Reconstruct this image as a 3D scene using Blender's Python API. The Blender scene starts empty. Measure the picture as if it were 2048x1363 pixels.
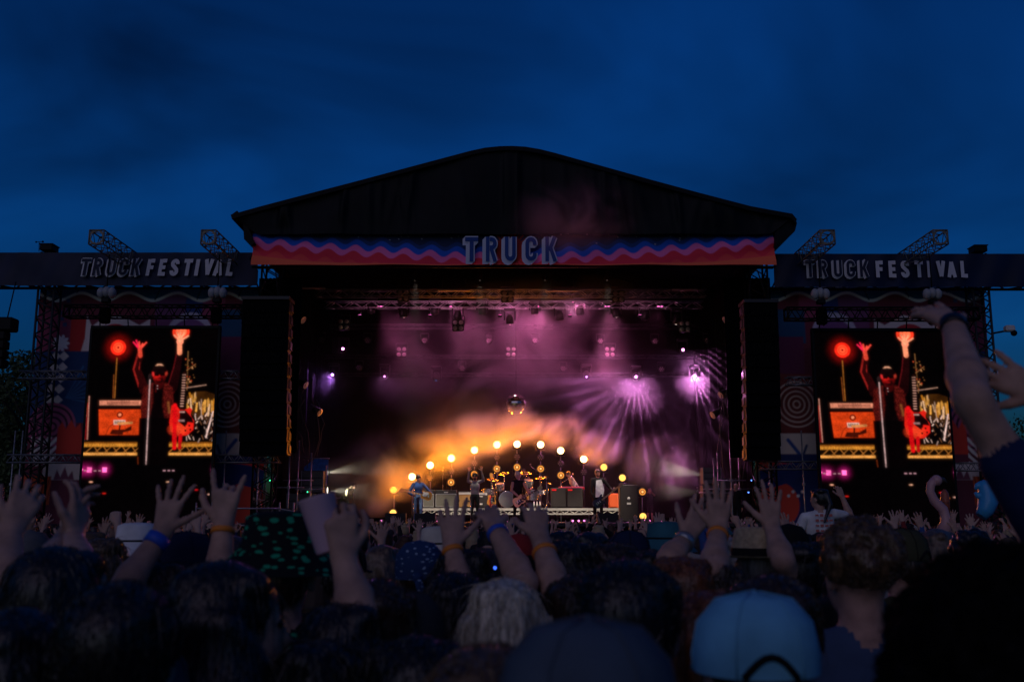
import bpy, bmesh, math, random
import numpy as np
from mathutils import Vector, Matrix

SC = bpy.context.scene
COL = SC.collection
R = math.radians
rnd = random.Random(7)

# ------------------------------------------------------------------ camera
LENS_F = 1991.0                      # focal length in photograph pixels (35 mm lens)
CX, CY, EYE = 1024.0, 681.5, 1.85
TILT = math.atan((1035.0 - CY) / LENS_F)
cam_data = bpy.data.cameras.new('camera')
cam = bpy.data.objects.new('camera', cam_data)
COL.objects.link(cam)
cam_data.lens = 35.0
cam_data.sensor_width = 36.0
cam_data.clip_start = 0.05
cam_data.clip_end = 3000.0
cam.location = (0, 0, EYE)
cam.rotation_euler = (math.pi / 2 + TILT, 0, 0)
cam_data.dof.use_dof = True
cam_data.dof.focus_distance = 34.0
cam_data.dof.aperture_fstop = 4.0
SC.camera = cam

# ------------------------------------------------------------------ dusk sky
world = bpy.data.worlds.new('World')
SC.world = world
world.use_nodes = True
wn, wl = world.node_tree.nodes, world.node_tree.links
bg = wn['Background']
sky = wn.new('ShaderNodeTexSky')
sky.sky_type = 'NISHITA'
sky.sun_disc = False
sky.sun_elevation = R(1.0)
sky.sun_rotation = R(200)
sky.ozone_density = 5.4
sky.air_density = 1.0
sky.dust_density = 0.6
tint = wn.new('ShaderNodeMix'); tint.data_type = 'RGBA'; tint.blend_type = 'MULTIPLY'
tint.inputs[0].default_value = 1.0
tint.inputs[7].default_value = (0.20, 0.78, 1.0, 1)
wl.new(sky.outputs[0], tint.inputs[6])
# thin dusk cloud: soft streaks over the whole dome
tc = wn.new('ShaderNodeTexCoord')
mp = wn.new('ShaderNodeMapping')
mp.inputs['Scale'].default_value = (1.6, 1.6, 2.8)
mp.inputs['Rotation'].default_value = (R(20), R(35), R(15))
mp.inputs['Location'].default_value = (0.35, 0.1, 0.55)
ns = wn.new('ShaderNodeTexNoise')
ns.inputs['Scale'].default_value = 1.5
ns.inputs['Detail'].default_value = 4.0
ns.inputs['Roughness'].default_value = 0.5
ns.inputs['Distortion'].default_value = 0.6
wl.new(tc.outputs['Generated'], mp.inputs['Vector'])
wl.new(mp.outputs[0], ns.inputs['Vector'])
mr = wn.new('ShaderNodeMapRange')
mr.inputs[1].default_value = 0.30; mr.inputs[2].default_value = 0.70
mr.inputs[3].default_value = 0.45; mr.inputs[4].default_value = 1.6
wl.new(ns.outputs['Fac'], mr.inputs[0])
cl = wn.new('ShaderNodeMix'); cl.data_type = 'RGBA'; cl.blend_type = 'MULTIPLY'
cl.inputs[0].default_value = 1.0
wl.new(tint.outputs[2], cl.inputs[6])
wl.new(mr.outputs[0], cl.inputs[7])
wl.new(cl.outputs[2], bg.inputs['Color'])
bg.inputs['Strength'].default_value = 0.15

# faint afterglow behind the photographer
sun_data = bpy.data.lights.new('sun', 'SUN')
sun_data.energy = 0.2
sun_data.angle = R(60)
sun_data.color = (1.0, 0.74, 0.84)
sun = bpy.data.objects.new('sun', sun_data)
COL.objects.link(sun)
sun.rotation_euler = (R(62), 0, R(-20))
sun['kind'] = 'helper'

SC.render.engine = 'CYCLES'
SC.view_settings.view_transform = 'Standard'
SC.view_settings.look = 'None'
SC.view_settings.exposure = 0.0
SC.view_settings.gamma = 1.0
SC.cycles.use_denoising = True
SC.cycles.max_bounces = 4
SC.cycles.diffuse_bounces = 2
SC.cycles.glossy_bounces = 2
SC.cycles.transmission_bounces = 3
SC.cycles.transparent_max_bounces = 8
SC.cycles.volume_bounces = 0
SC.cycles.volume_max_steps = 256
SC.cycles.sample_clamp_indirect = 4.0
SC.cycles.use_light_tree = True


# ------------------------------------------------------------------ helpers
def P(u, v, Y):
    """The point at distance Y from the camera (metres along the ground) seen at (u, v)."""
    a = (u - CX) / LENS_F
    b = (CY - v) / LENS_F
    t = Y / (math.cos(TILT) - b * math.sin(TILT))
    return Vector((a * t, Y, EYE + t * (math.sin(TILT) + b * math.cos(TILT))))


def s2l(c):
    c = c / 255.0
    return c / 12.92 if c <= 0.04045 else ((c + 0.055) / 1.055) ** 2.4


def rgb(r, g, b):
    return (s2l(r), s2l(g), s2l(b), 1.0)


MATS = {}


def mat(name, col, rough=0.7, metal=0.0, spec=0.4, noise=0.0, nscale=8.0, bump=0.0, coat=0.0, sheen=0.0):
    if name in MATS:
        return MATS[name]
    m = bpy.data.materials.new(name)
    m.use_nodes = True
    nt = m.node_tree
    p = nt.nodes['Principled BSDF']
    p.inputs['Base Color'].default_value = tuple(col[:3]) + (1,)
    p.inputs['Roughness'].default_value = rough
    p.inputs['Metallic'].default_value = metal
    p.inputs['Specular IOR Level'].default_value = spec
    if coat:
        p.inputs['Coat Weight'].default_value = coat
    if sheen:
        p.inputs['Sheen Weight'].default_value = sheen
    if noise or bump:
        t = nt.nodes.new('ShaderNodeTexCoord')
        n = nt.nodes.new('ShaderNodeTexNoise')
        n.inputs['Scale'].default_value = nscale
        n.inputs['Detail'].default_value = 4
        nt.links.new(t.outputs['Object'], n.inputs['Vector'])
        if noise:
            mrn = nt.nodes.new('ShaderNodeMapRange')
            mrn.inputs[1].default_value = 0.3; mrn.inputs[2].default_value = 0.7
            mrn.inputs[3].default_value = 1 - noise; mrn.inputs[4].default_value = 1 + noise
            mx = nt.nodes.new('ShaderNodeMix'); mx.data_type = 'RGBA'; mx.blend_type = 'MULTIPLY'
            mx.inputs[0].default_value = 1
            mx.inputs[6].default_value = tuple(col[:3]) + (1,)
            nt.links.new(n.outputs['Fac'], mrn.inputs[0])
            nt.links.new(mrn.outputs[0], mx.inputs[7])
            nt.links.new(mx.outputs[2], p.inputs['Base Color'])
        if bump:
            b = nt.nodes.new('ShaderNodeBump')
            b.inputs['Strength'].default_value = bump
            b.inputs['Distance'].default_value = 0.02
            nt.links.new(n.outputs['Fac'], b.inputs['Height'])
            nt.links.new(b.outputs[0], p.inputs['Normal'])
    MATS[name] = m
    return m


def glow(name, col, strength, sample=True):
    if name in MATS:
        return MATS[name]
    m = bpy.data.materials.new(name)
    m.use_nodes = True
    nt = m.node_tree
    nt.nodes.remove(nt.nodes['Principled BSDF'])
    e = nt.nodes.new('ShaderNodeEmission')
    e.inputs['Color'].default_value = tuple(col[:3]) + (1,)
    e.inputs['Strength'].default_value = strength
    nt.links.new(e.outputs[0], nt.nodes['Material Output'].inputs['Surface'])
    if not sample:
        m.cycles.emission_sampling = 'NONE'
    MATS[name] = m
    return m


def tag(o, label=None, cat=None, group=None, kind=None):
    if label: o['label'] = label
    if cat: o['category'] = cat
    if group: o['group'] = group
    if kind: o['kind'] = kind
    return o


def thing(name, label, cat, loc=(0, 0, 0), rz=0.0, group=None):
    o = bpy.data.objects.new(name, None)
    COL.objects.link(o)
    o.empty_display_size = 0.2
    o.location = loc
    o.rotation_euler = (0, 0, rz)
    tag(o, label, cat, group)
    return o


def link_mesh(name, me, parent=None):
    o = bpy.data.objects.new(name, me)
    COL.objects.link(o)
    if parent is not None:
        o.parent = parent
    return o


def copy_tree(src, parent=None):
    c = src.copy()
    COL.objects.link(c)
    c.parent = parent
    for ch in list(src.children):
        copy_tree(ch, c)
    return c


class MB:
    """Collects vertices and faces; build() links them as ONE mesh object."""

    def __init__(self, off=None):
        self.v, self.f, self.m, self.s = [], [], [], []
        self.off = Vector(off) if off is not None else None

    def add(self, vs, fs, mi=0, smooth=False):
        n = len(self.v)
        self.v.extend(Vector(p) for p in vs)
        self.f.extend(tuple(i + n for i in f) for f in fs)
        self.m.extend([mi] * len(fs))
        self.s.extend([smooth] * len(fs))
        return self

    def box(self, c, size, rot=None, mi=0):
        c = Vector(c)
        hx, hy, hz = size[0] / 2, size[1] / 2, size[2] / 2
        vs = [Vector((x, y, z)) for x in (-hx, hx) for y in (-hy, hy) for z in (-hz, hz)]
        if rot is not None:
            vs = [rot @ p for p in vs]
        self.add([p + c for p in vs],
                 [(0, 1, 3, 2), (4, 6, 7, 5), (0, 4, 5, 1), (2, 3, 7, 6), (0, 2, 6, 4), (1, 5, 7, 3)], mi)
        return self

    def bbox(self, c, size, bev=0.02, mi=0, rot=None):
        """box with chamfered vertical-ish edges (all 12 edges)."""
        bm = bmesh.new()
        bmesh.ops.create_cube(bm, size=1.0)
        for w in bm.verts:
            w.co = Vector((w.co.x * size[0], w.co.y * size[1], w.co.z * size[2]))
        bmesh.ops.bevel(bm, geom=list(bm.edges), offset=bev, segments=1, affect='EDGES')
        bm.verts.ensure_lookup_table()
        c = Vector(c)
        vs = [((rot @ w.co) if rot is not None else w.co.copy()) + c for w in bm.verts]
        bm.verts.index_update()
        self.add(vs, [tuple(w.index for w in f.verts) for f in bm.faces], mi)
        bm.free()
        return self

    def tube(self, pts, rad, n=8, mi=0, cap=True, smooth=True):
        pts = [Vector(p) for p in pts]
        if not hasattr(rad, '__len__'):
            rad = [rad] * len(pts)
        vs, fs = [], []
        ref = None
        for i, p in enumerate(pts):
            d = (pts[min(i + 1, len(pts) - 1)] - pts[max(i - 1, 0)])
            d = d.normalized() if d.length > 1e-9 else Vector((0, 0, 1))
            if ref is None:
                ref = d.orthogonal().normalized()
            ref = (ref - d * ref.dot(d))
            ref = ref.normalized() if ref.length > 1e-6 else d.orthogonal().normalized()
            b = d.cross(ref)
            for k in range(n):
                a = 2 * math.pi * k / n
                vs.append(p + (ref * math.cos(a) + b * math.sin(a)) * rad[i])
        for i in range(len(pts) - 1):
            for k in range(n):
                k2 = (k + 1) % n
                fs.append((i * n + k, i * n + k2, (i + 1) * n + k2, (i + 1) * n + k))
        self.add(vs, fs, mi, smooth)
        if cap:
            base = len(self.v) - len(vs)
            self.f.append(tuple(base + k for k in reversed(range(n)))); self.m.append(mi); self.s.append(False)
            self.f.append(tuple(base + (len(pts) - 1) * n + k for k in range(n))); self.m.append(mi); self.s.append(False)
        return self

    def bar(self, a, b, r, n=6, mi=0):
        return self.tube([a, b], r, n, mi)

    def lathe(self, prof, n=16, c=(0, 0, 0), axis=(0, 0, 1), mi=0, smooth=True):
        """prof: (radius, height) pairs turned about axis through c."""
        c = Vector(c)
        ax = Vector(axis).normalized()
        e1 = ax.orthogonal().normalized()
        e2 = ax.cross(e1)
        vs, fs = [], []
        for (r, h) in prof:
            for k in range(n):
                a = 2 * math.pi * k / n
                vs.append(c + ax * h + (e1 * math.cos(a) + e2 * math.sin(a)) * r)
        for i in range(len(prof) - 1):
            for k in range(n):
                k2 = (k + 1) % n
                fs.append((i * n + k, i * n + k2, (i + 1) * n + k2, (i + 1) * n + k))
        self.add(vs, fs, mi, smooth)
        return self

    def prism(self, poly, depth, M=None, mi=0, mi_side=None):
        """poly: 2-D outline in x,z; extruded along y by depth (front face at y=0)."""
        n = len(poly)
        vs = [Vector((x, 0, z)) for x, z in poly] + [Vector((x, depth, z)) for x, z in poly]
        if M is not None:
            vs = [M @ p for p in vs]
        base = len(self.v)
        self.add(vs, [(i, (i + 1) % n, (i + 1) % n + n, i + n) for i in range(n)], mi if mi_side is None else mi_side)
        self.f.append(tuple(base + i for i in reversed(range(n)))); self.m.append(mi); self.s.append(False)
        self.f.append(tuple(base + n + i for i in range(n))); self.m.append(mi if mi_side is None else mi_side); self.s.append(False)
        return self

    def ball(self, c, r, n=12, m=8, mi=0, sc=(1, 1, 1)):
        c = Vector(c)
        vs, fs = [], []
        for i in range(m + 1):
            th = math.pi * i / m
            for k in range(n):
                a = 2 * math.pi * k / n
                vs.append(c + Vector((r * sc[0] * math.sin(th) * math.cos(a), r * sc[1] * math.sin(th) * math.sin(a), r * sc[2] * math.cos(th))))
        for i in range(m):
            for k in range(n):
                k2 = (k + 1) % n
                fs.append((i * n + k, (i + 1) * n + k, (i + 1) * n + k2, i * n + k2))
        self.add(vs, fs, mi, True)
        return self

    def mesh(self, name, mats):
        me = bpy.data.meshes.new(name)
        vs = self.v if self.off is None else [p - self.off for p in self.v]
        me.from_pydata(vs, [], self.f)
        if not isinstance(mats, (list, tuple)):
            mats = [mats]
        for m in mats:
            me.materials.append(m)
        me.polygons.foreach_set('material_index', self.m)
        me.polygons.foreach_set('use_smooth', self.s)
        me.update()
        return me

    def build(self, name, mats, parent=None):
        if parent is not None and self.off is None:
            pass
        return link_mesh(name, self.mesh(name, mats), parent)


def WB(parent):
    """builder taking world coordinates for a part of an unrotated thing."""
    return MB(off=parent.location)


# ---- flat print: a colour raster drawn by code onto a cloth or LED grid
class Canvas:
    def __init__(self, nx, ny, x0, x1, y0, y1, col=(0, 0, 0)):
        self.nx, self.ny = nx, ny
        self.X, self.Y = np.meshgrid(np.linspace(x0, x1, nx), np.linspace(y0, y1, ny))
        self.px = max(abs(x1 - x0) / nx, abs(y1 - y0) / ny)
        self.C = np.zeros((ny, nx, 3)) + np.array([s2l(c) for c in col])

    def put(self, d, col, gain=1.0, soft=1.0):
        """d: signed distance (inside < 0)."""
        a = np.clip(0.5 - d / (self.px * soft), 0, 1)[..., None]
        self.C = self.C * (1 - a) + np.array([s2l(c) for c in col]) * gain * a

    def glow(self, d, col, width, gain=1.0):
        a = np.exp(-np.maximum(d, 0) ** 2 / (width * width))[..., None]
        self.C = self.C + np.array([s2l(c) for c in col]) * gain * a

    def circle(self, x, y, r):
        return np.hypot(self.X - x, self.Y - y) - r

    def ell(self, x, y, rx, ry, rot=0.0):
        c, s = math.cos(rot), math.sin(rot)
        dx, dy = self.X - x, self.Y - y
        return (np.hypot((c * dx + s * dy) / rx, (-s * dx + c * dy) / ry) - 1) * min(rx, ry)

    def rect(self, x0, y0, x1, y1):
        return np.maximum(np.maximum(x0 - self.X, self.X - x1), np.maximum(y0 - self.Y, self.Y - y1))

    def seg(self, x0, y0, x1, y1, w0, w1=None):
        w1 = w0 if w1 is None else w1
        dx, dy = x1 - x0, y1 - y0
        t = np.clip(((self.X - x0) * dx + (self.Y - y0) * dy) / (dx * dx + dy * dy + 1e-9), 0, 1)
        return np.hypot(self.X - x0 - t * dx, self.Y - y0 - t * dy) - (w0 + (w1 - w0) * t) / 2

    def line(self, pts, w):
        d = None
        for (a, b) in zip(pts[:-1], pts[1:]):
            e = self.seg(a[0], a[1], b[0], b[1], w)
            d = e if d is None else np.minimum(d, e)
        return d

    def poly(self, pts):
        X, Y = self.X, self.Y
        d = np.full(X.shape, 1e18)
        ins = np.zeros(X.shape, bool)
        n = len(pts)
        for i in range(n):
            x0, y0 = pts[i]; x1, y1 = pts[(i + 1) % n]
            dx, dy = x1 - x0, y1 - y0
            t = np.clip(((X - x0) * dx + (Y - y0) * dy) / (dx * dx + dy * dy + 1e-12), 0, 1)
            d = np.minimum(d, (X - x0 - t * dx) ** 2 + (Y - y0 - t * dy) ** 2)
            cond = (y0 > Y) != (y1 > Y)
            with np.errstate(divide='ignore', invalid='ignore'):
                xi = x0 + (Y - y0) * dx / (dy if dy != 0 else 1e-12)
            ins ^= cond & (X < xi)
        d = np.sqrt(d)
        return np.where(ins, -d, d)


def print_mesh(name, cv, pos, mt):
    """pos: array (ny, nx, 3) of vertex positions."""
    ny, nx = cv.ny, cv.nx
    idx = np.arange(nx * ny).reshape(ny, nx)
    q = np.stack([idx[:-1, :-1], idx[1:, :-1], idx[1:, 1:], idx[:-1, 1:]], -1).reshape(-1, 4)
    me = bpy.data.meshes.new(name)
    me.vertices.add(nx * ny)
    me.vertices.foreach_set('co', np.asarray(pos, np.float32).reshape(-1))
    me.loops.add(q.size)
    me.loops.foreach_set('vertex_index', q.reshape(-1).astype(np.int32))
    me.polygons.add(len(q))
    me.polygons.foreach_set('loop_start', np.arange(0, q.size, 4, dtype=np.int32))
    me.polygons.foreach_set('use_smooth', np.ones(len(q), bool))
    me.update(calc_edges=True)
    at = me.color_attributes.new('Print', 'FLOAT_COLOR', 'POINT')
    c = np.ones((nx * ny, 4), np.float32)
    c[:, :3] = np.clip(cv.C.reshape(-1, 3), 0, 50)
    at.data.foreach_set('color', c.reshape(-1))
    me.materials.append(mt)
    return me


def print_mat(name, emit=0.0, rough=0.75):
    m = bpy.data.materials.new(name)
    m.use_nodes = True
    nt = m.node_tree
    p = nt.nodes['Principled BSDF']
    a = nt.nodes.new('ShaderNodeVertexColor'); a.layer_name = 'Print'
    if emit:
        p.inputs['Base Color'].default_value = (0.002, 0.002, 0.002, 1)
        p.inputs['Roughness'].default_value = 0.9
        p.inputs['Specular IOR Level'].default_value = 0.03
        nt.links.new(a.outputs[0], p.inputs['Emission Color'])
        p.inputs['Emission Strength'].default_value = emit
        m.cycles.emission_sampling = 'NONE'
    else:
        nt.links.new(a.outputs[0], p.inputs['Base Color'])
        p.inputs['Roughness'].default_value = rough
        p.inputs['Specular IOR Level'].default_value = 0.3
    return m


# ---- block letters as flat strokes (x right, z up, height 1)
def stroke_poly(pts, w):
    """outline of a thick open polyline with mitred joints and butt ends."""
    pts = [Vector((p[0], p[1])) for p in pts]
    L, Rr = [], []
    n = len(pts)
    for i, p in enumerate(pts):
        d0 = (p - pts[i - 1]).normalized() if i > 0 else None
        d1 = (pts[i + 1] - p).normalized() if i < n - 1 else None
        d0 = d0 or d1
        d1 = d1 or d0
        n0, n1 = Vector((-d0.y, d0.x)), Vector((-d1.y, d1.x))
        mm = (n0 + n1)
        mm = mm.normalized() if mm.length > 1e-6 else n0
        k = w / 2 / max(0.35, mm.dot(n0))
        L.append(p + mm * k); Rr.append(p - mm * k)
    return L, Rr


def arc(cx, cy, rx, ry, a0, a1, n=6):
    return [(cx + rx * math.cos(R(a0 + (a1 - a0) * i / n)), cy + ry * math.sin(R(a0 + (a1 - a0) * i / n))) for i in range(n + 1)]


_W = 0.2
_h = _W / 2
LETTERS = {
    'T': (0.56, [[(0, 1 - _h), (0.56, 1 - _h)], [(0.28, 1 - _W), (0.28, 0)]]),
    'R': (0.54, [[(_h, 0), (_h, 1)], [(_W, 1 - _h)] + arc(0.28, 0.73, 0.16, 0.17, 90, -90) + [(_W, 0.56)], [(0.27, 0.5), (0.45, 0)]]),
    'U': (0.54, [[(_h, 1), (_h, 0.26)] + arc(0.27, 0.26, 0.17, 0.16, 180, 360)[1:] + [(0.44, 1)]]),
    'C': (0.52, [arc(0.27, 0.74, 0.17, 0.16, 0, 180)[0:0] + [(0.44, 0.66)] + arc(0.27, 0.74, 0.17, 0.16, 0, 180) + arc(0.27, 0.26, 0.17, 0.16, 180, 360) + [(0.44, 0.34)]]),
    'K': (0.56, [[(_h, 0), (_h, 1)], [(_W, 0.42), (0.46, 1)], [(0.25, 0.58), (0.47, 0)]]),
    'F': (0.46, [[(_h, 0), (_h, 1)], [(_W, 1 - _h), (0.46, 1 - _h)], [(_W, 0.5), (0.42, 0.5)]]),
    'E': (0.46, [[(_h, 0), (_h, 1)], [(_W, 1 - _h), (0.46, 1 - _h)], [(_W, 0.5), (0.42, 0.5)], [(_W, _h), (0.46, _h)]]),
    'S': (0.52, [[(0.43, 0.70)] + arc(0.265, 0.75, 0.165, 0.15, 0, 180, 6) + [(0.13, 0.64), (0.40, 0.38)] + arc(0.265, 0.25, 0.165, 0.15, 0, -180, 6) + [(0.10, 0.31)]]),
    'I': (0.2, [[(_h, 0), (_h, 1)]]),
    'V': (0.58, [[(0.10, 1), (0.29, 0.06)], [(0.48, 1), (0.29, 0.06)]]),
    'A': (0.58, [[(0.10, 0), (0.29, 0.94)], [(0.48, 0), (0.29, 0.94)], [(0.19, 0.27), (0.39, 0.27)]]),
    'L': (0.44, [[(_h, 0), (_h, 1)], [(_W, _h), (0.44, _h)]]),
}


def letter_strokes(mb, ch, M, w, mi=0, dx=0.0, dz=0.0, y=0.0):
    for k, st in enumerate(LETTERS[ch][1]):
        L, Rr = stroke_poly(st, w)
        vs = [M @ Vector((p.x + dx, y - k * 0.004, p.y + dz)) for p in L] + [M @ Vector((p.x + dx, y - k * 0.004, p.y + dz)) for p in Rr]
        n = len(L)
        mb.add(vs, [(i, i + 1, n + i + 1, n + i) for i in range(n - 1)], mi)


def aim(o, target):
    d = Vector(target) - o.matrix_world.translation if False else Vector(target) - Vector(o.location)
    o.rotation_euler = d.to_track_quat('-Z', 'Y').to_euler()


def spot(name, loc, target, col, energy, angle, blend=0.3, soft=0.04, parent=None):
    ld = bpy.data.lights.new(name, 'SPOT')
    ld.energy = energy
    ld.color = col
    ld.spot_size = R(angle)
    ld.spot_blend = blend
    ld.shadow_soft_size = soft
    o = bpy.data.objects.new(name, ld)
    COL.objects.link(o)
    d = Vector(target) - Vector(loc)
    o.rotation_euler = d.to_track_quat('-Z', 'Y').to_euler()
    o.location = Vector(loc)
    if parent is not None:
        o.parent = parent
        o.location = Vector(loc) - Vector(parent.location)
    return o


ORD = ['first', 'second', 'third', 'fourth', 'fifth', 'sixth', 'seventh', 'eighth', 'ninth', 'tenth', 'eleventh', 'twelfth', 'thirteenth', 'fourteenth']

# ------------------------------------------------------------------ materials
BLACK = mat('black_cloth', (0.003, 0.003, 0.0035), 0.95, spec=0.03, noise=0.3, nscale=3, bump=0.2)
BLACKM = mat('black_metal', (0.006, 0.006, 0.007), 0.5, metal=0.0, spec=0.12)
TARP = mat('roof_tarpaulin', (0.0045, 0.006, 0.008), 0.5, spec=0.10, noise=0.35, nscale=1.2, bump=0.25)
ALU = mat('aluminium', (0.42, 0.42, 0.43), 0.38, metal=0.85, noise=0.2, nscale=5)
ALUD = mat('weathered_aluminium', (0.20, 0.20, 0.21), 0.5, metal=0.6, noise=0.3, nscale=5)
STEEL = mat('galvanised_steel', (0.30, 0.31, 0.32), 0.45, metal=0.7, noise=0.3, nscale=9)
DECK = mat('stage_deck', (0.018, 0.017, 0.017), 0.6, noise=0.4, nscale=3)
RUBBER = mat('rubber_cable', (0.008, 0.008, 0.008), 0.6)
WHITEBAG = mat('white_rain_bag', (0.30, 0.31, 0.33), 0.55, noise=0.2, nscale=6, bump=0.5)
CLEAR = mat('lens_glass', (0.25, 0.24, 0.22), 0.12, spec=0.7)
GRASSD = mat('trodden_grass', (0.035, 0.04, 0.018), 0.95, noise=0.5, nscale=2.0, bump=0.5)
CASE = mat('flight_case', (0.015, 0.016, 0.02), 0.5)
CHROME = mat('chrome', (0.75, 0.75, 0.76), 0.16, metal=1.0)

YF = 31.0          # front edge of the stage
DK = 1.70          # deck height

# ground
g = MB()
N = 24
for i in range(N):
    for j in range(N):
        x0, x1 = -300 + 600 * i / N, -300 + 600 * (i + 1) / N
        y0, y1 = -60 + 500 * j / N, -60 + 500 * (j + 1) / N
        g.add([(x0, y0, 0), (x1, y0, 0), (x1, y1, 0), (x0, y1, 0)], [(0, 1, 2, 3)])
tag(g.build('ground', GRASSD), kind='structure')


# ------------------------------------------------------------------ trusses
def rot_from_x(d, up=Vector((0, 0, 1))):
    x = Vector(d).normalized()
    if abs(x.dot(up)) > 0.95:
        up = Vector((0, 1, 0))
    z = (up - x * up.dot(x)).normalized()
    y = z.cross(x)
    return Matrix((x, y, z)).transposed()


def truss(name, label, cat, a, b, w, h, bay, mt, r=0.024, rb=None, group=None, split=True, plates=False, flat=False):
    """box truss from a to b; local X along it, local -Y faces the audience when it runs across."""
    a, b = Vector(a), Vector(b)
    o = thing(name, label, cat, a, 0, group)
    o.rotation_euler = rot_from_x(b - a).to_euler()
    L = (b - a).length
    rb = rb or r * 0.6
    n = max(1, round(L / bay))
    bay = L / n
    ys = (-w / 2,) if flat else (-w / 2, w / 2)
    chord = None
    for y in ys:
        for z in (-h / 2, h / 2):
            if chord is None:
                chord = MB().bar((0, 0, 0), (L, 0, 0), r, 8).mesh('chord', mt)
            c = link_mesh('chord', chord, o)
            c.location = (0, y, z)
    up = MB().bar((0, 0, -h / 2), (bay / 2, 0, h / 2), rb, 6).mesh('brace', mt)
    dn = MB().bar((bay / 2, 0, h / 2), (bay, 0, -h / 2), rb, 6).mesh('brace', mt)
    if split:
        for i in range(n):
            for m_ in (up, dn):
                c = link_mesh('brace', m_, o)
                c.location = (i * bay, -w / 2, 0)
    lac = MB()
    for i in range(n):
        x0, x1, x2 = i * bay, (i + 0.5) * bay, (i + 1) * bay
        if not split:
            lac.bar((x0, -w / 2, -h / 2), (x1, -w / 2, h / 2), rb, 5)
            lac.bar((x1, -w / 2, h / 2), (x2, -w / 2, -h / 2), rb, 5)
        if not flat:
            lac.bar((x0, w / 2, -h / 2), (x1, w / 2, h / 2), rb, 5)
            lac.bar((x1, w / 2, h / 2), (x2, w / 2, -h / 2), rb, 5)
            for z in (-h / 2, h / 2):
                lac.bar((x0, -w / 2, z), (x1, w / 2, z), rb, 5)
                lac.bar((x1, w / 2, z), (x2, -w / 2, z), rb, 5)
    if lac.v:
        tag(lac.build('lacing', mt, o), kind='stuff')
    if plates:
        for x in (0.0, L):
            p = MB()
            for (y0, z0, y1, z1) in ((-1, -1, 1, -1), (1, -1, 1, 1), (1, 1, -1, 1), (-1, 1, -1, -1)):
                p.bar((x, y0 * w / 2, z0 * h / 2), (x, y1 * w / 2, z1 * h / 2), r * 1.1, 6)
            # ring gusset in the end frame
            ri = min(w, h) / 2 * 0.82
            k = 12
            vs = []
            for i in range(k):
                t = 2 * math.pi * i / k
                c_, s_ = math.cos(t), math.sin(t)
                q = 1 / max(abs(c_), abs(s_))
                vs.append((x, c_ * ri, s_ * ri))
                vs.append((x, c_ * q * w / 2, s_ * q * h / 2))
            p.add(vs, [(2 * i, 2 * i + 1, (2 * i + 3) % (2 * k), (2 * i + 2) % (2 * k)) for i in range(k)])
            p.build('end_plate', mt, o)
    return o


# ------------------------------------------------------------------ stage platform
st = thing('stage_platform', 'long black stage deck with dark cloth skirt facing the crowd', 'stage', (0, YF, 0))
xl, xr = P(600, 900, YF + 1).x - 1.6, P(1450, 900, YF + 1).x + 1.6
mb = WB(st)
for i in range(9):
    x0 = xl + (xr - xl) * i / 9; x1 = xl + (xr - xl) * (i + 1) / 9
    for j in range(4):
        d = WB(st)
        y0 = YF + 12 * j / 4; y1 = YF + 12 * (j + 1) / 4
        d.box(((x0 + x1) / 2, (y0 + y1) / 2, DK - 0.05), (x1 - x0 - 0.012, y1 - y0 - 0.012, 0.1))
        d.build('deck_panel', DECK, st)
sk = WB(st)
n = 160
vs, fs = [], []
for i in range(n + 1):
    x = xl + (xr - xl) * i / n
    y = YF + 0.03 + 0.03 * math.sin(i * 1.3) + 0.015 * math.sin(i * 2.9)
    vs += [(x, y, 0.0), (x, y, DK - 0.11)]
    if i:
        fs.append((2 * i - 2, 2 * i, 2 * i + 1, 2 * i - 1))
sk.add(vs, fs, 0, True)
sk.build('skirt', BLACK, st)
lg = WB(st)
for i in range(10):
    for y in (YF + 0.5, YF + 6, YF + 11.5):
        lg.bar((xl + 0.15 + (xr - xl - 0.3) * i / 9, y, 0), (xl + 0.15 + (xr - xl - 0.3) * i / 9, y, DK - 0.1), 0.03)
tag(lg.build('supports', STEEL, st), kind='stuff')

# ------------------------------------------------------------------ roof
YR = 30.6
prof_px = [(463, 431), (520, 415), (600, 394), (700, 368), (790, 344), (880, 320), (940, 304), (970, 297.5), (1000, 294.5), (1024, 294),
           (1050, 295.5), (1080, 300.5), (1110, 308), (1200, 333), (1300, 361), (1400, 388), (1500, 414), (1560, 425), (1583, 429), (1592, 440)]
bot_px = [(486, 452), (505, 467), (1550, 467), (1563, 460)]
prof = [P(u, v, YR) for u, v in prof_px]
roof = thing('stage_roof', 'black pitched tarpaulin roof covering the main stage', 'stage roof', (0, YR, prof[9].z))
w_ = WB(roof)
nx, nz = 220, 18
px = [p.x for p in prof]; pz = [p.z for p in prof]
x0, x1 = px[0] + 0.15, px[-1] - 0.15
zb = P(1024, 467, YR).z
vs, fs = [], []
rs = random.Random(3)
folds = [(rs.uniform(x0, x1), rs.uniform(0.05, 0.16), rs.uniform(0.01, 0.05), rs.uniform(-0.35, 0.35)) for _ in range(40)]
folds += [(P(u, 400, YR).x, 0.07, 0.16, s) for u, s in ((1012, 0.0), (1022, 0), (1034, 0), (1208, 0.02), (1232, 0.25), (565, -0.05), (572, 0.1), (690, -0.06), (825, -0.15), (1355, 0.05))]
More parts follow.
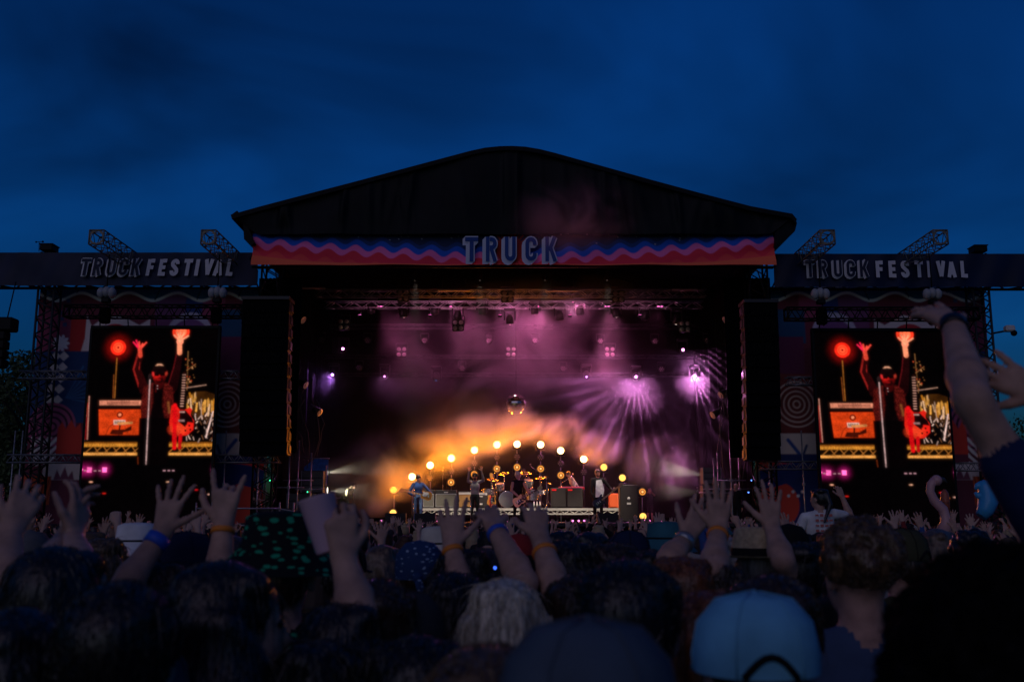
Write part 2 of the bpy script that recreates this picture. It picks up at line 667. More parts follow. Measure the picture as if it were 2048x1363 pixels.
for i in range(nx + 1):
    x = x0 + (x1 - x0) * i / nx
    zt = float(np.interp(x, px, pz)) - 0.02
    edge = min((x - x0), (x1 - x)) / 0.7
    zbb = zb + (max(0, 1 - edge) ** 1.3) * (zt - zb) * 0.85
    for j in range(nz + 1):
        t = j / nz
        z = zt + (zbb - zt) * t
        y = YR + 0.05
        for (fx, fw, fa, fs_) in folds:
            dx = x - (fx + fs_ * t * 1.5)
            y -= fa * math.exp(-(dx / fw) ** 2) * (0.35 + 0.65 * math.sin(math.pi * min(1, t * 1.2)))
        y += 0.05 * math.sin(x * 1.7 + t * 2)
        vs.append((x, y, z))
for i in range(nx):
    for j in range(nz):
        a = i * (nz + 1) + j
        fs.append((a, a + 1, a + nz + 2, a + nz + 1))
w_.add(vs, fs, 0, True)
w_.build('front_gable', TARP, roof)
tp = WB(roof)
YB = 44.0
k = len(prof)
tp.add([(p.x, YR - 0.1, p.z) for p in prof] + [(p.x, YB, p.z) for p in prof],
       [(i, i + 1, k + i + 1, k + i) for i in range(k - 1)], 0, False)
tp.add([(p.x * 0.995, YR - 0.1, p.z - 0.14) for p in prof] + [(p.x * 0.995, YB, p.z - 0.14) for p in prof],
       [(i, k + i, k + i + 1, i + 1) for i in range(k - 1)], 0, False)
tp.add([(p.x, YR - 0.1, p.z) for p in prof] + [(p.x * 0.995, YR - 0.1, p.z - 0.14) for p in prof],
       [(i, k + i, k + i + 1, i + 1) for i in range(k - 1)], 0, False)
tp.build('roof_sheet', TARP, roof)
# eave flaps on both ends
for sgn, tip, pts in ((-1, prof[0], [(463, 429), (474, 421), (490, 437), (509, 486), (503, 489), (488, 478), (486, 448), (472, 434)]),
                      (1, prof[-1], [(1548, 445), (1575, 428), (1589, 432), (1594, 446), (1590, 462), (1568, 482), (1551, 491)])):
    q = [P(u, v, YR + 0.1) for u, v in pts]
    e = WB(roof)
    if sgn < 0:
        q.reverse()
    kk = len(q)
    e.add(q + [p + Vector((0, 6.0, 0)) for p in q],
          [tuple(range(kk))] + [(i, i + kk, (i + 1) % kk + kk, (i + 1) % kk) for i in range(kk)], 0)
    e.build('eave_flap', TARP, roof)
# rear and side blacks close the stage box
zr = prof[4].z
bw = WB(roof)
bw.add([(xl - 1, 43.2, 0), (xr + 1, 43.2, 0), (xr + 1, 43.2, zr + 2.2), (xl - 1, 43.2, zr + 2.2)], [(0, 1, 2, 3)])
bw.build('back_drape', BLACK, roof)
for s, x in ((-1, P(585, 700, 33).x), (1, P(1466, 700, 33).x)):
    dm = WB(roof)
    n = 60
    vs, fs = [], []
    for i in range(n + 1):
        y = 33.2 + 9.8 * i / n
        xx = x + s * (0.5 + 0.06 * math.sin(i * 1.9) + 0.04 * math.sin(i * 3.1))
        vs += [(xx, y, DK), (xx, y, P(1024, 531, YF).z + 0.5)]
        if i:
            fs.append((2 * i - 2, 2 * i, 2 * i + 1, 2 * i - 1))
    dm.add(vs, fs, 0, True)
    dm.build('side_drape', BLACK, roof)
# roof towers
for s, u in ((-1, 540), (1, 1518)):
    base = P(u, 700, YF + 0.9)
    truss('roof_tower', ('black truss tower holding the roof beside the %s loudspeaker hang' % ('left' if s < 0 else 'right')), 'tower',
          (base.x, YF + 0.9, 0), (base.x, YF + 0.9, P(1024, 480, YF).z), 0.6, 0.6, 0.7, BLACKM, r=0.035, split=False, group='roof towers')
    lgd = thing('tower_drape', 'black drape hung around the tower inside the %s loudspeaker hang' % ('left' if s < 0 else 'right'), 'drape', (base.x, YF + 1.3, DK))
    ua, ub = (512, 600) if s < 0 else (1452, 1546)
    d = WB(lgd)
    n = 40
    vs, fs = [], []
    for i in range(n + 1):
        x = P(ua + (ub - ua) * i / n, 700, YF + 1.35).x
        y = YF + 1.35 + 0.06 * math.sin(i * 1.7) + 0.04 * math.sin(i * 2.7)
        z0 = P(1024, 905 if s < 0 else 915, YF + 1.35).z
        vs += [(x, y, z0), (x, y, P(1024, 536, YF).z)]
        if i:
            fs.append((2 * i - 2, 2 * i, 2 * i + 1, 2 * i - 1))
    d.add(vs, fs, 0, True)
    d.build('cloth', BLACK, lgd)
    top = WB(lgd)
    top.bar(P(ua, 536, YF + 1.35), P(ub, 536, YF + 1.35), 0.03)
    top.build('rail', BLACKM, lgd)
# front roof beam behind the banner
truss('front_roof_truss', 'black box truss under the roof behind the wavy banner', 'truss',
      P(505, 498, YF + 0.45), P(1550, 498, YF + 0.45), 0.5, 0.8, 0.8, BLACKM, r=0.035, split=False)

# ------------------------------------------------------------------ centre banner
YBN = YF - 0.1
cv = Canvas(620, 60, 505, 1550, 466, 531, (28, 46, 84))
X, Y = cv.X, cv.Y
dist = np.abs(X - 1027)
drop = np.interp(dist, [0, 120, 300, 420, 523], [38, 37, 24, 16, 8])


def wav(off, amp, ph=0.0, per=50.0):
    return 466 + drop + off - amp * np.sin((dist + ph) * 2 * math.pi / per)


cv.put(wav(-13, 5.5) - Y, (26, 62, 124))
cv.put(wav(-5, 5.5) - Y, (28, 92, 208))
cv.put(wav(6, 6.0, -3) - Y, (250, 118, 186))
cv.put(wav(18, 6.0, -7) - Y, (238, 54, 76))
cv.put(wav(28, 6.0, -12) + np.interp(dist, [0, 300, 523], [14, 10, 0]) - Y, (246, 78, 78))
cv.put(530.0 - np.interp(dist, [0, 250, 400, 523], [0, 1.5, 6, 20]) - Y, (250, 112, 76))
ang = np.degrees(np.arctan2(500 - Y, X - 1020))
rr = np.hypot(X - 1020, Y - 500)
ray = np.abs(((ang + 6) % 12) - 6) * rr * math.pi / 180
cv.put(np.maximum(np.maximum(ray - 1.3, rr - 40), 18 - rr), (196, 66, 42))
cv.put(np.maximum(rr - 28, -1), (170, 44, 40))
rs = random.Random(5)
for i in range(34):
    cv.put(cv.circle(rs.uniform(700, 1400), 466 + abs(rs.gauss(0, 8)), 0.9), (205, 205, 215))
pos = np.zeros((cv.ny, cv.nx, 3))
cpl, cpr = P(505, 498, YBN), P(1550, 498, YBN)
zt_, zb_ = P(1027, 466, YBN).z, P(1027, 531, YBN).z
tx = (X - 505) / 1045.0
ty = (Y - 466) / 65.0
pos[..., 0] = cpl.x + (cpr.x - cpl.x) * tx
pos[..., 2] = zt_ + (zb_ - zt_) * ty
pos[..., 1] = YBN + 0.03 * np.sin(tx * 40) * ty + 0.05 * np.sin(tx * 24 + ty * 5) * ty * np.exp(-((tx - .5) / .3) ** 2) \
    + 0.06 * np.sin((np.minimum(tx, 1 - tx) * 26 - ty * 9)) * np.exp(-np.minimum(tx, 1 - tx) * 8) - 0.10 * ty ** 6
bn = thing('wavy_banner', 'wide banner of blue pink and red waves above the stage opening', 'banner', (0, YBN, zb_))
cloth = link_mesh('cloth', print_mesh('cloth', cv, pos - np.array([0, YBN, zb_]), print_mat('banner_print')), bn)
e = WB(bn)
e.bar((cpl.x, YBN + 0.06, zb_ - 0.03), (cpr.x, YBN + 0.06, zb_ - 0.03), 0.035, 8)
e.build('hem_tube', BLACKM, bn)
LET_W = mat('letter_pale', rgb(196, 204, 226), 0.7)
LET_B = mat('letter_blue', rgb(26, 66, 138), 0.7)
LET_G = mat('letter_grey', rgb(205, 206, 214), 0.7)
LET_D = mat('letter_navy', rgb(22, 32, 58), 0.7)


def big_letter(parent, ch, u, v0, v1, Yd, uw, pale, dark, depth_dx=-0.11, depth_dz=-0.10, shear=0.0, inner=True, w=0.2):
    """u: left edge px, v0 top, v1 bottom."""
    a, b = P(u, v1, Yd), P(u, v0, Yd)
    H = b.z - a.z
    lw = LETTERS[ch][0]
    Wm = (P(u + uw, v1, Yd).x - a.x)
    M = Matrix.Translation(Vector((a.x, Yd, a.z)) - Vector(parent.location)) @ Matrix(((Wm / lw, 0, shear * H, 0), (0, 1, 0, 0), (0, 0, H, 0), (0, 0, 0, 1)))
    m_ = MB()
    if inner:
        for s in range(5):
            letter_strokes(m_, ch, M, w + 0.09, 0, depth_dx * (1 - s / 4), depth_dz * (1 - s / 4), -s * 0.0001)
        letter_strokes(m_, ch, M, w + 0.09, 0, 0, 0, -0.02)
        letter_strokes(m_, ch, M, w - 0.02, 1, 0, 0, -0.05)
    else:
        letter_strokes(m_, ch, M, w, 0)
    return m_.build('letter', [pale, dark], parent)


for ch, u, uw in (('T', 930, 26), ('R', 971, 23), ('U', 1009, 23), ('C', 1050, 23), ('K', 1090, 24)):
    big_letter(bn, ch, u, 474, 523, YBN - 0.20, uw, LET_W, LET_B, w=0.185)

# ------------------------------------------------------------------ side wings
YW = 31.6


def wing(s):
    """s = -1 left, +1 right. Everything that frames one video screen."""
    side = 'left' if s < 0 else 'right'
    off = 0 if s < 0 else 2.5       # the right wing sits a touch lower in the photograph

    def U(u):                        # mirror a left-hand pixel column to the right-hand wing
        return u if s < 0 else 2054 - u

    # header band
    ua, ub = (-60, 514) if s < 0 else (1546, 2110)
    vt, vb = 505 + off, 571 + off
    cvb = Canvas(260, 26, 0, 1, 0, 1, (12, 26, 58))
    cvb.C *= (1 + 0.25 * np.sin(cvb.X * 55 + cvb.Y * 3) * np.sin(cvb.X * 17))[..., None]
    pa, pb = P(ua, vt, YW), P(ub, vb, YW)
    ps = np.zeros((26, 260, 3))
    ps[..., 0] = pa.x + (pb.x - pa.x) * cvb.X
    ps[..., 2] = pa.z + (pb.z - pa.z) * cvb.Y
    ps[..., 1] = YW + 0.02 * np.sin(cvb.X * 60 + 3 * cvb.Y) + 0.02 * np.sin(cvb.X * 23 - 4 * cvb.Y)
    hb = thing('header_banner', 'navy lettered header banner above the %s video screen' % side, 'banner', (0, YW, pb.z), group='navy header banners')
    link_mesh('cloth', print_mesh('cloth', cvb, ps - np.array([0, YW, pb.z]), print_mat('navy_print_' + side, rough=0.55)), hb)
    o = 157 if s < 0 else 1611
    vo = 0 if s < 0 else 3.5
    sc_ = 1.0 if s < 0 else 327 / 308.0
    for ch, u, uw in (('T', 0, 19), ('R', 25, 17), ('U', 53, 17), ('C', 77, 17), ('K', 102, 18)):
        big_letter(hb, ch, o + u * sc_ + (2 if s < 0 else 0), 517 + vo, 551 + vo, YW - 0.12, uw, LET_G, LET_D, depth_dx=-0.07, depth_dz=-0.05, shear=0.12 if s < 0 else 0.0, w=0.19)
    for ch, u, uw in (('F', 134, 14), ('E', 158, 14), ('S', 181, 16), ('T', 207, 17), ('I', 231, 6.5), ('V', 248, 18), ('A', 268, 18), ('L', 294, 13)):
        big_letter(hb, ch, o + u * sc_, 518 + vo, 551 + vo, YW - 0.12, uw, LET_G, LET_D, shear=0.12 if s < 0 else 0.0, inner=False, w=0.23)
    # header truss behind the band, its lower chord showing under it
    truss('header_truss', 'black box truss carrying the %s navy header banner' % side, 'truss',
          P(ua, 542 + off, YW + 0.45), P(ub, 542 + off, YW + 0.45), 0.6, 1.02, 1.0, BLACKM, r=0.045, split=False, group='header trusses')
    # outer tower
    tx_ = P(U(90), 700, YW + 0.5).x
    truss('wing_tower', 'dark lattice tower at the outer end of the %s wing' % side, 'tower',
          (tx_, YW + 0.5, 0), (tx_, YW + 0.5, P(1024, 500 + off, YW).z), 0.52, 0.52, 0.55, mat('dark_steel', (0.03, 0.032, 0.035), 0.5, metal=0.5), r=0.04, rb=0.024, split=True, group='wing towers')
    # small box on the header
    tb = thing('cable_box', 'dark box standing on the %s header banner' % side, 'box', P(U(98), 503 + off, YW + 0.4), group='boxes on the headers')
    MB().bbox((0, 0, 0.09), (0.42, 0.5, 0.2), 0.02).build('body', BLACKM, tb)
    MB().box((0, 0, 0.2), (0.46, 0.54, 0.03)).build('lid', BLACKM, tb)
    if s < 0:
        wv = thing('weather_vane', 'small wind gauge on a mast at the outer end of the left header', 'wind gauge', P(78, 503, YW + 0.4))
        MB().bar((0, 0, 0), (-0.02, 0, 0.32), 0.012).build('mast', BLACKM, wv)
        MB().bar((-0.12, 0, 0.33), (0.1, 0, 0.34), 0.01).ball((0.1, 0, 0.34), 0.035).ball((-0.12, 0, 0.33), 0.03).build('cups', BLACKM, wv)
    # four cantilever trusses on top, two a side
    for k, (u0, v0) in enumerate(((193, 474), (417, 474)) if s < 0 else ((1655, 474), (1881, 474))):
        a = P(u0, v0, 29.2)
        truss('cantilever_truss', 'cantilever box truss jutting over the %s header, %s the wavy banner' % (side, 'farther from' if (k == 0) == (s < 0) else 'nearer'), 'truss',
              a, a + Vector((0, 5.0, 0)), 0.44, 0.44, 0.5, mat('truss_dull', (0.16, 0.15, 0.12), 0.5, metal=0.3), r=0.022, group='cantilever trusses on the wings', plates=True)
        # chain hoist in a white rain bag below it
        hu = a.x
        zt = P(1024, 571 + off, 30.4).z
        ho = thing('chain_hoist', 'chain hoist in a white rain bag over the %s screen, %s the wavy banner' % (side, 'farther from' if (k == 0) == (s < 0) else 'nearer'), 'hoist',
                   (P(u0 + (12 if s < 0 else -8), 700, 30.4).x, 30.4, zt - 0.5), group='bagged chain hoists')
        bg_ = MB()
        for dx in (-0.17, 0, 0.17):
            bg_.ball((dx, 0, 0.27 + 0.03 * (dx == 0)), 0.17, 12, 8, sc=(0.75, 0.9, 1.05))
        bg_.build('rain_bag', WHITEBAG, ho)
        MB().bbox((0, 0, 0.02), (0.26, 0.2, 0.16), 0.03).build('motor', BLACKM, ho)
        MB().bar((0, 0, 0.4), (0, 0, 1.5), 0.02).bar((0.05, 0, -0.05), (0.05, 0, -0.75), 0.015).build('chain', BLACKM, ho)
        MB().bbox((0, 0, -0.45), (0.3, 0.26, 0.5), 0.04).build('chain_bag', BLACK, ho)
    # screen truss
    v0 = 623 if s < 0 else 628
    truss('screen_truss', 'black box truss hanging above the %s video screen' % side, 'truss',
          P(133, v0, 30.9) if s < 0 else P(1572, v0, 30.9), P(486, v0, 30.9) if s < 0 else P(1953, v0, 30.9),
          0.4, 0.36, 0.42, BLACKM, r=0.028, rb=0.016, group='screen trusses', plates=True)
    # ladder beams tying the wing together
    LB = ((40, 176, 750), (440, 480, 750), (18, 162, 917), (424, 560, 917)) if s < 0 else \
        ((1572, 1632, 762), (1520, 1640, 930), (1915, 2022, 933))
    for k, (u0, u1, v) in enumerate(LB):
        truss('ladder_beam', 'silver ladder beam at the %s of the %s video screen, %s' % (
            'inner side' if (u0 > 300) == (s < 0) else 'outer side', side, 'level with its middle' if v < 800 else 'near its foot'), 'beam',
            P(u0, v, YW - 0.1), P(u1, v, YW - 0.1), 0.3, 0.24, 0.36, ALUD, r=0.022, rb=0.013, group='silver ladder beams')
    # uprights behind the beams
    for k, u in enumerate((35, 50, 455, 522) if s < 0 else (1533, 1600, 2006, 2020)):
        x = P(u, 800, YW + 0.2).x
        o_ = thing('scaffold_pole', 'thin scaffold upright, %s from the outer end of the %s wing' % (ORD[k if s < 0 else 3 - k], side), 'pole', (x, YW + 0.25, 0), group='scaffold uprights')
        MB().bar((0, 0, 0), (0, 0, 4.6), 0.024, 8).build('tube', STEEL, o_)
        MB().box((0, 0, 0.01), (0.15, 0.15, 0.02)).bbox((0, 0, 2.9), (0.09, 0.09, 0.1), 0.015).build('fittings', STEEL, o_)


wing(-1)
wing(1)

# ------------------------------------------------------------------ artwork scrims (same print, mirrored)
cs = Canvas(230, 260, 62, 535, 575, 1052, (78, 34, 46))
X, Y = cs.X, cs.Y
cs.put(cs.rect(62, 575, 535, 700), (92, 38, 50))
cs.put(cs.rect(300, 590, 360, 660), (92, 52, 84))
cs.put(cs.rect(360, 590, 395, 660), (40, 52, 100))
cs.put(cs.rect(395, 590, 440, 640), (126, 54, 78))
cs.put(cs.rect(430, 620, 535, 690), (28, 62, 92))
cs.put(cs.rect(435, 676, 535, 752), (82, 36, 62))
wl_ = 592 - 8 * np.cos((X - 245) * 2 * math.pi / 98)
cs.put(Y - wl_, (28, 66, 96))
cs.put(np.abs(Y - wl_ - 2) - 3, (188, 182, 186))
for k in range(6):
    cs.put(np.abs(((X + Y * 0.4 + k * 83) % 83) - 40) - 0.8 + np.maximum(0, Y - wl_), (14, 30, 44))
cs.put(cs.rect(62, 620, 131, 706), (104, 44, 66))
for (a, b) in ((122, 602), (124, 622), (112, 640), (119, 652), (108, 628)):
    cs.put(cs.rect(a - 4, b - 4, a + 4, b + 4), (40, 56, 86))
an = np.arctan2(Y - 690, X - 113)
cs.put(np.hypot(X - 113, Y - 690) - (11 + 7 * np.abs(np.cos(an * 5))), (176, 170, 176))
cs.put(cs.rect(131, 640, 166, 706), (140, 34, 34))
cs.put(cs.poly([(160, 630), (172, 655), (190, 640), (230, 632), (268, 652), (290, 640), (292, 706), (154, 706), (160, 680)]), (172, 160, 158))
cs.put(cs.circle(220, 690, 40), (150, 40, 46))
cs.put(cs.circle(372, 672, 46), (150, 142, 158))
cs.put(cs.circle(372, 680, 40), (96, 60, 100))
cs.put(cs.rect(62, 706, 300, 850), (24, 46, 82))
for k in range(7):
    t = -0.2 + k * 0.22
    cs.put(cs.seg(130, 800, 130 + 70 * math.cos(t), 800 - 70 * math.sin(t), 0.5, 4), (40, 78, 116))
for i in range(2):
    for j in range(5):
        cxx, cyy = 105 + i * 16 - j * 1.5, 716 + j * 22
        cs.put(np.abs(X - cxx) + np.abs(Y - cyy) - 10, (178, 166, 160) if True else (0, 0, 0))
cs.put(cs.rect(86, 757, 128, 812) + 100 * 0, (122, 40, 40), 0.0) if False else None
r1 = np.hypot(X - 108, Y - 858)
cs.put(r1 - 48, (126, 62, 88))
for k in range(4):
    cs.put(np.abs(r1 - 8 - k * 11) - 2.2, (46, 24, 40))
cs.put(cs.poly([(118, 912), (120, 860), (128, 848), (136, 862), (146, 844), (156, 860), (166, 850), (176, 912)]), (160, 46, 36))
for k in range(5):
    cs.put(np.maximum(cs.rect(70, 878, 118, 934), np.abs(((X + Y) % 16) - 8) - 3.5), (168, 162, 158))
cs.put(cs.rect(96, 930, 178, 962), (160, 150, 146))
cs.put(cs.poly([(118, 962), (124, 942), (132, 956), (140, 936), (148, 956), (156, 944), (160, 962)]), (90, 50, 66))
cs.put(cs.rect(62, 955, 114, 1010), (150, 62, 34))
for k in range(7):
    cs.put(np.maximum(np.abs(X - 66 - k * 8 + (Y - 980) * 0.25) - 0.9, cs.rect(62, 955, 114, 1010)), (40, 24, 24))
# inner strip
cs.put(cs.rect(425, 752, 535, 872), (96, 44, 42))
r2 = np.hypot(X - 455, Y - 813)
for k in range(5):
    cs.put(np.abs(r2 - 7 - k * 9.5) - 1.5, (176, 156, 142))
cs.put(cs.rect(420, 871, 535, 912), (172, 162, 152))
cs.put(cs.seg(455, 912, 476, 884, 7), (34, 64, 120))
cs.put(cs.seg(447, 912, 440, 895, 5), (50, 62, 92))
cs.put(cs.rect(415, 912, 535, 1052), (28, 40, 84))
cs.put(cs.poly([(470, 930), (535, 925), (535, 945), (500, 955)]), (176, 56, 48))
cs.put(cs.circle(505, 1010, 46), (182, 58, 44))
cs.put(cs.ell(505, 955, 62, 20, 0.25), (26, 40, 90))
for k in range(4):
    cs.put(cs.circle(452 + 9 * k, 985 + 8 * (k % 2), 3), (186, 180, 176))
cs.C = np.clip(cs.C * 1.9, 0, 0.8)
YS = 32.7
dz_s = P(1024, 575, YS).z
PM = print_mat('scrim_print', rough=0.8)
for s in (-1, 1):
    side = 'left' if s < 0 else 'right'
    a, b = P(62, 800, YS), P(535, 800, YS)
    zt, zb2 = P(1024, 575, YS).z, P(1024, 1052, YS).z
    pos = np.zeros((cs.ny, cs.nx, 3))
    tX = (X - 62) / (535 - 62.0)
    tY = (Y - 575) / (1052 - 575.0)
    pos[..., 0] = (a.x + (b.x - a.x) * tX) * (-s)
    pos[..., 2] = zt + (zb2 - zt) * tY
    pos[..., 1] = YS + 0.03 * np.sin(tX * 31 + tY * 6) + 0.02 * np.sin(tX * 12 - tY * 17)
    cx_ = (a.x + b.x) / 2 * (-s)
    tg = thing('artwork_scrim', 'colourful printed cloth with waves and circles behind the %s video screen' % side, 'cloth', (cx_, YS, zb2), group='printed scrims')
    link_mesh('print_cloth', print_mesh('print_cloth', cs, pos - np.array([cx_, YS, zb2]), PM), tg)
    e = WB(tg)
    for vv in (575, 800):
        q = P(1024, vv, YS + 0.15).z
        e.bar((pos[0, 0, 0], YS + 0.15, q), (pos[0, -1, 0], YS + 0.15, q), 0.03)
    e.bar((pos[0, 0, 0], YS + 0.15, 0), (pos[0, 0, 0], YS + 0.15, zt), 0.03)
    e.bar((pos[0, -1, 0], YS + 0.15, 0), (pos[0, -1, 0], YS + 0.15, zt), 0.03)
    e.build('frame', STEEL, tg)

# ------------------------------------------------------------------ LED video screens
cd = Canvas(256, 384, 0, 255, 0, 385, (3, 2, 3))
X, Y = cd.X, cd.Y


def Z(zx, zy):      # zoomed study coordinates -> canvas units
    v = 640 + zy / 3.245
    u = zx / 3.245
    uL = 187 - 27 * (v - 655) / 285.0
    uR = 434 - 11 * (v - 655) / 230.0
    return ((u - uL) / (uR - uL) * 255, v - 657)


def zseg(x0, y0, x1, y1, w, w1=None):
    a, b = Z(x0, y0), Z(x1, y1)
    return cd.seg(a[0], a[1], b[0], b[1], w, w1)


def zpoly(pts):
    return cd.poly([Z(*p) for p in pts])


def zrect(x0, y0, x1, y1):
    return zpoly([(x0, y0), (x1, y0), (x1, y1), (x0, y1)])


rs = random.Random(11)
RED = (255, 40, 30)
# stage floor glow + dark
cd.glow(cd.ell(*Z(767, 180), 17, 17), (150, 16, 10), 9, 0.5)
lx, ly = Z(767, 180)
cd.put(cd.circle(lx, ly, 15.5), (235, 44, 24), 1.5)
cd.put(cd.circle(lx, ly, 10), (255, 92, 52), 1.7)
cd.put(np.abs(cd.circle(lx, ly, 7)) - 0.8, (255, 40, 20), 1.2)
cd.put(cd.circle(lx, ly, 2.4), (120, 14, 12))
cd.put(np.abs(cd.circle(lx, ly, 19)) - 0.5, (90, 18, 10))
hx, hy = Z(1170, 82)
cd.put(cd.circle(hx, hy - 2, 17), (255, 70, 40), 1.6)
cd.put(cd.circle(hx, hy - 2, 11), (255, 130, 84), 2.0)
# lamp stand
cd.put(zseg(757, 250, 738, 512, 1.2), (214, 150, 60))
cd.put(zseg(736, 360, 728, 512, 1.0), (196, 120, 50))
# amp
cd.put(zrect(625, 520, 915, 575), (20, 10, 8))
cd.put(zrect(640, 528, 910, 558), (244, 176, 140), 1.2)
for i in range(26):
    x = 690 + i * 8
    cd.put(zseg(x, 536, x, 552, 1.2), (90, 20, 16))
cd.put(zrect(634, 586, 908, 750), (226, 78, 24), 1.1)
a_ = (np.sin(X * 3.1) * np.sin(Y * 3.3))
msk = (zrect(634, 586, 908, 750) < 0)
cd.C[msk] *= (1 + 0.25 * a_[msk])[:, None]
ex, ey = Z(770, 620)
cd.put(np.abs(cd.circle(ex, ey, 5.0)) - 1.1, (60, 16, 8))
cd.put(cd.circle(ex, ey, 2.6), (250, 190, 140))
cd.put(zrect(729, 654, 806, 684), (238, 226, 206))
for i in range(6):
    x = 737 + i * 11
    cd.put(zrect(x, 660, x + 6, 678), (40, 30, 26))
cd.put(zseg(760, 677, 846, 672, 5), (226, 170, 96), 1.1)
cd.put(zseg(770, 690, 762, 745, 3), (18, 8, 6))
cd.put(zpoly([(700, 745), (720, 715), (800, 715), (846, 690), (846, 720), (790, 735), (790, 748), (740, 748)]), (70, 20, 8))
cd.put(cd.line([Z(728, 678), Z(700, 700), Z(676, 748)], 1), (40, 14, 8))
cd.put(zpoly([(536, 545), (570, 540), (555, 780), (530, 778)]), (126, 16, 22))
cd.put(zseg(574, 500, 556, 778, 1.4), (240, 190, 170))
# riser
for (x0, x1) in ((530, 880), (1072, 1376)):
    cd.put(zrect(x0, 797, x1, 826), (226, 172, 60), 1.15)
    cd.put(zrect(x0, 797, x1, 806), (160, 104, 30))
    cd.put(zrect(x0 - 4, 864, x1, 880), (246, 196, 96), 1.3)
    n = int((x1 - x0) / 58)
    for i in range(n):
        xx = x0 + 10 + i * 62
        cd.put(zseg(xx, 866, xx + 44, 828, 1.3), (206, 148, 62))
        cd.put(zseg(xx + 62, 828, xx + 88, 866, 1.3), (206, 148, 62)) if i < n - 1 else None
msk = (np.minimum(zrect(530, 797, 880, 826), zrect(1072, 797, 1376, 826)) < 0)
rn = np.random.RandomState(2).rand(*X.shape)
cd.C[msk] *= (0.55 + 0.7 * rn[msk])[:, None]
# drums
cd.put(zpoly([(1205, 500), (1260, 470), (1330, 468), (1392, 490), (1372, 650), (1300, 652), (1200, 600)]), (70, 46, 12))
for i in range(26):
    x = rs.uniform(1205, 1385); y = rs.uniform(475, 590)
    cd.put(zseg(x, y, x + rs.uniform(-8, 8), y + rs.uniform(20, 70), rs.uniform(1.5, 4)), (rs.choice([(250, 206, 92), (206, 150, 40), (255, 236, 180)])), rs.uniform(.7, 1.4))
for i in range(60):
    x = rs.uniform(1195, 1385); y = rs.uniform(600, 775)
    cd.put(zseg(x, y, x + rs.uniform(-16, 16), y + rs.uniform(2, 26), rs.uniform(0.8, 1.8)), (rs.choice([(255, 246, 226), (220, 214, 200), (120, 90, 60)])), rs.uniform(.5, 1.5))
cd.put(zseg(1196, 446, 1330, 426, 1.2), (220, 196, 170))
cd.put(zseg(1300, 640, 1300, 520, 1.2), (230, 220, 190))
cd.put(zseg(1215, 205, 1206, 460, 1.2), (150, 120, 70))
cd.put(zseg(1330, 765, 1375, 600, 2.4), (255, 250, 240), 1.3)
for i in range(26):
    x = rs.uniform(1195, 1260); y = rs.uniform(240, 440)
    cd.put(cd.circle(*Z(x, y), rs.uniform(0.7, 1.8)), (rs.choice([(244, 200, 130), (200, 90, 50), (140, 110, 60)])), rs.uniform(.6, 1.3))
cd.put(zseg(1206, 330, 1262, 290, 1), (200, 150, 90))
# performer: raised arms in dark sleeves, face half lit, cardigan mottled red
rn2 = np.random.RandomState(4).rand(*X.shape)


def taper(pts, ws, col, gain=1.0, mott=0.0):
    d = None
    for k in range(len(pts) - 1):
        a, b = Z(*pts[k]), Z(*pts[k + 1])
        e_ = cd.seg(a[0], a[1], b[0], b[1], ws[k], ws[k + 1])
        d = e_ if d is None else np.minimum(d, e_)
    cd.put(d, col, gain, soft=2.0)
    if mott:
        m_ = d < 0
        cd.C[m_] *= (1 - mott + 2 * mott * rn2[m_])[:, None]
    return d


da = taper([(905, 228), (882, 322), (930, 455), (985, 500)], [12, 15, 20, 24], (46, 9, 11), 1.0, 0.5)
shade = np.clip((X - Z(905, 300)[0]) / 9.0, -1, 1)
cd.C[(da < 0) & (da > -3.5) & (shade < 0)] += np.array([0.30, 0.018, 0.014])
db = taper([(1160, 212), (1142, 318), (1112, 440), (1062, 495)], [13, 16, 21, 24], (30, 6, 9), 1.0, 0.5)
cd.C[(db < 0) & (db > -2.2) & (X < Z(1135, 300)[0])] += np.array([0.10, 0.006, 0.008])
tors = zpoly([(928, 440), (985, 412), (1075, 412), (1114, 446), (1120, 560), (1100, 655), (910, 655), (904, 560)])
cd.put(tors, (92, 26, 22), 1.0, soft=2.5)
msk = tors < 0
cd.C[msk] *= (0.25 + 2.2 * rn2[msk] ** 2.2)[:, None]
cd.put(zpoly([(988, 420), (1058, 420), (1048, 560), (1066, 660), (955, 660), (986, 540)]), (9, 3, 5), 1.0, soft=4)
cd.put(zseg(1010, 430, 1004, 470, 3), (70, 14, 14))
cd.put(zpoly([(896, 640), (1104, 640), (1082, 940), (880, 940)]), (5, 2, 3), 1.0, soft=3)
cd.put(zseg(1085, 540, 1092, 605, 4), (150, 100, 50), soft=3)
cd.put(zseg(1030, 395, 1030, 430, 14), (70, 10, 12), soft=3)
cd.put(cd.ell(*Z(1030, 358), 13, 18), (120, 16, 17), soft=3)
cd.put(cd.ell(*Z(1014, 368), 6, 9), (214, 34, 28), soft=6)
cd.put(cd.ell(*Z(1030, 398), 10, 6), (40, 7, 9), soft=4)
cd.put(cd.ell(*Z(1021, 392), 4.5, 2.0), (176, 26, 26), soft=2)
cd.put(zseg(1010, 394, 1032, 393, 1.0), (70, 6, 9))
cd.put(cd.ell(*Z(990, 352), 2.6, 5), (232, 60, 60), soft=2)
cd.put(cd.ell(*Z(1073, 350), 2.6, 5), (190, 66, 50), soft=2)
cd.put(zpoly([(994, 346), (1066, 344), (1064, 366), (1038, 368), (1030, 358), (1022, 369), (998, 368)]), (8, 2, 4), soft=1.5)
cd.put(zpoly([(982, 338), (992, 306), (1012, 292), (1050, 292), (1070, 308), (1080, 338), (1052, 350), (1006, 350)]), (20, 6, 8), soft=2)
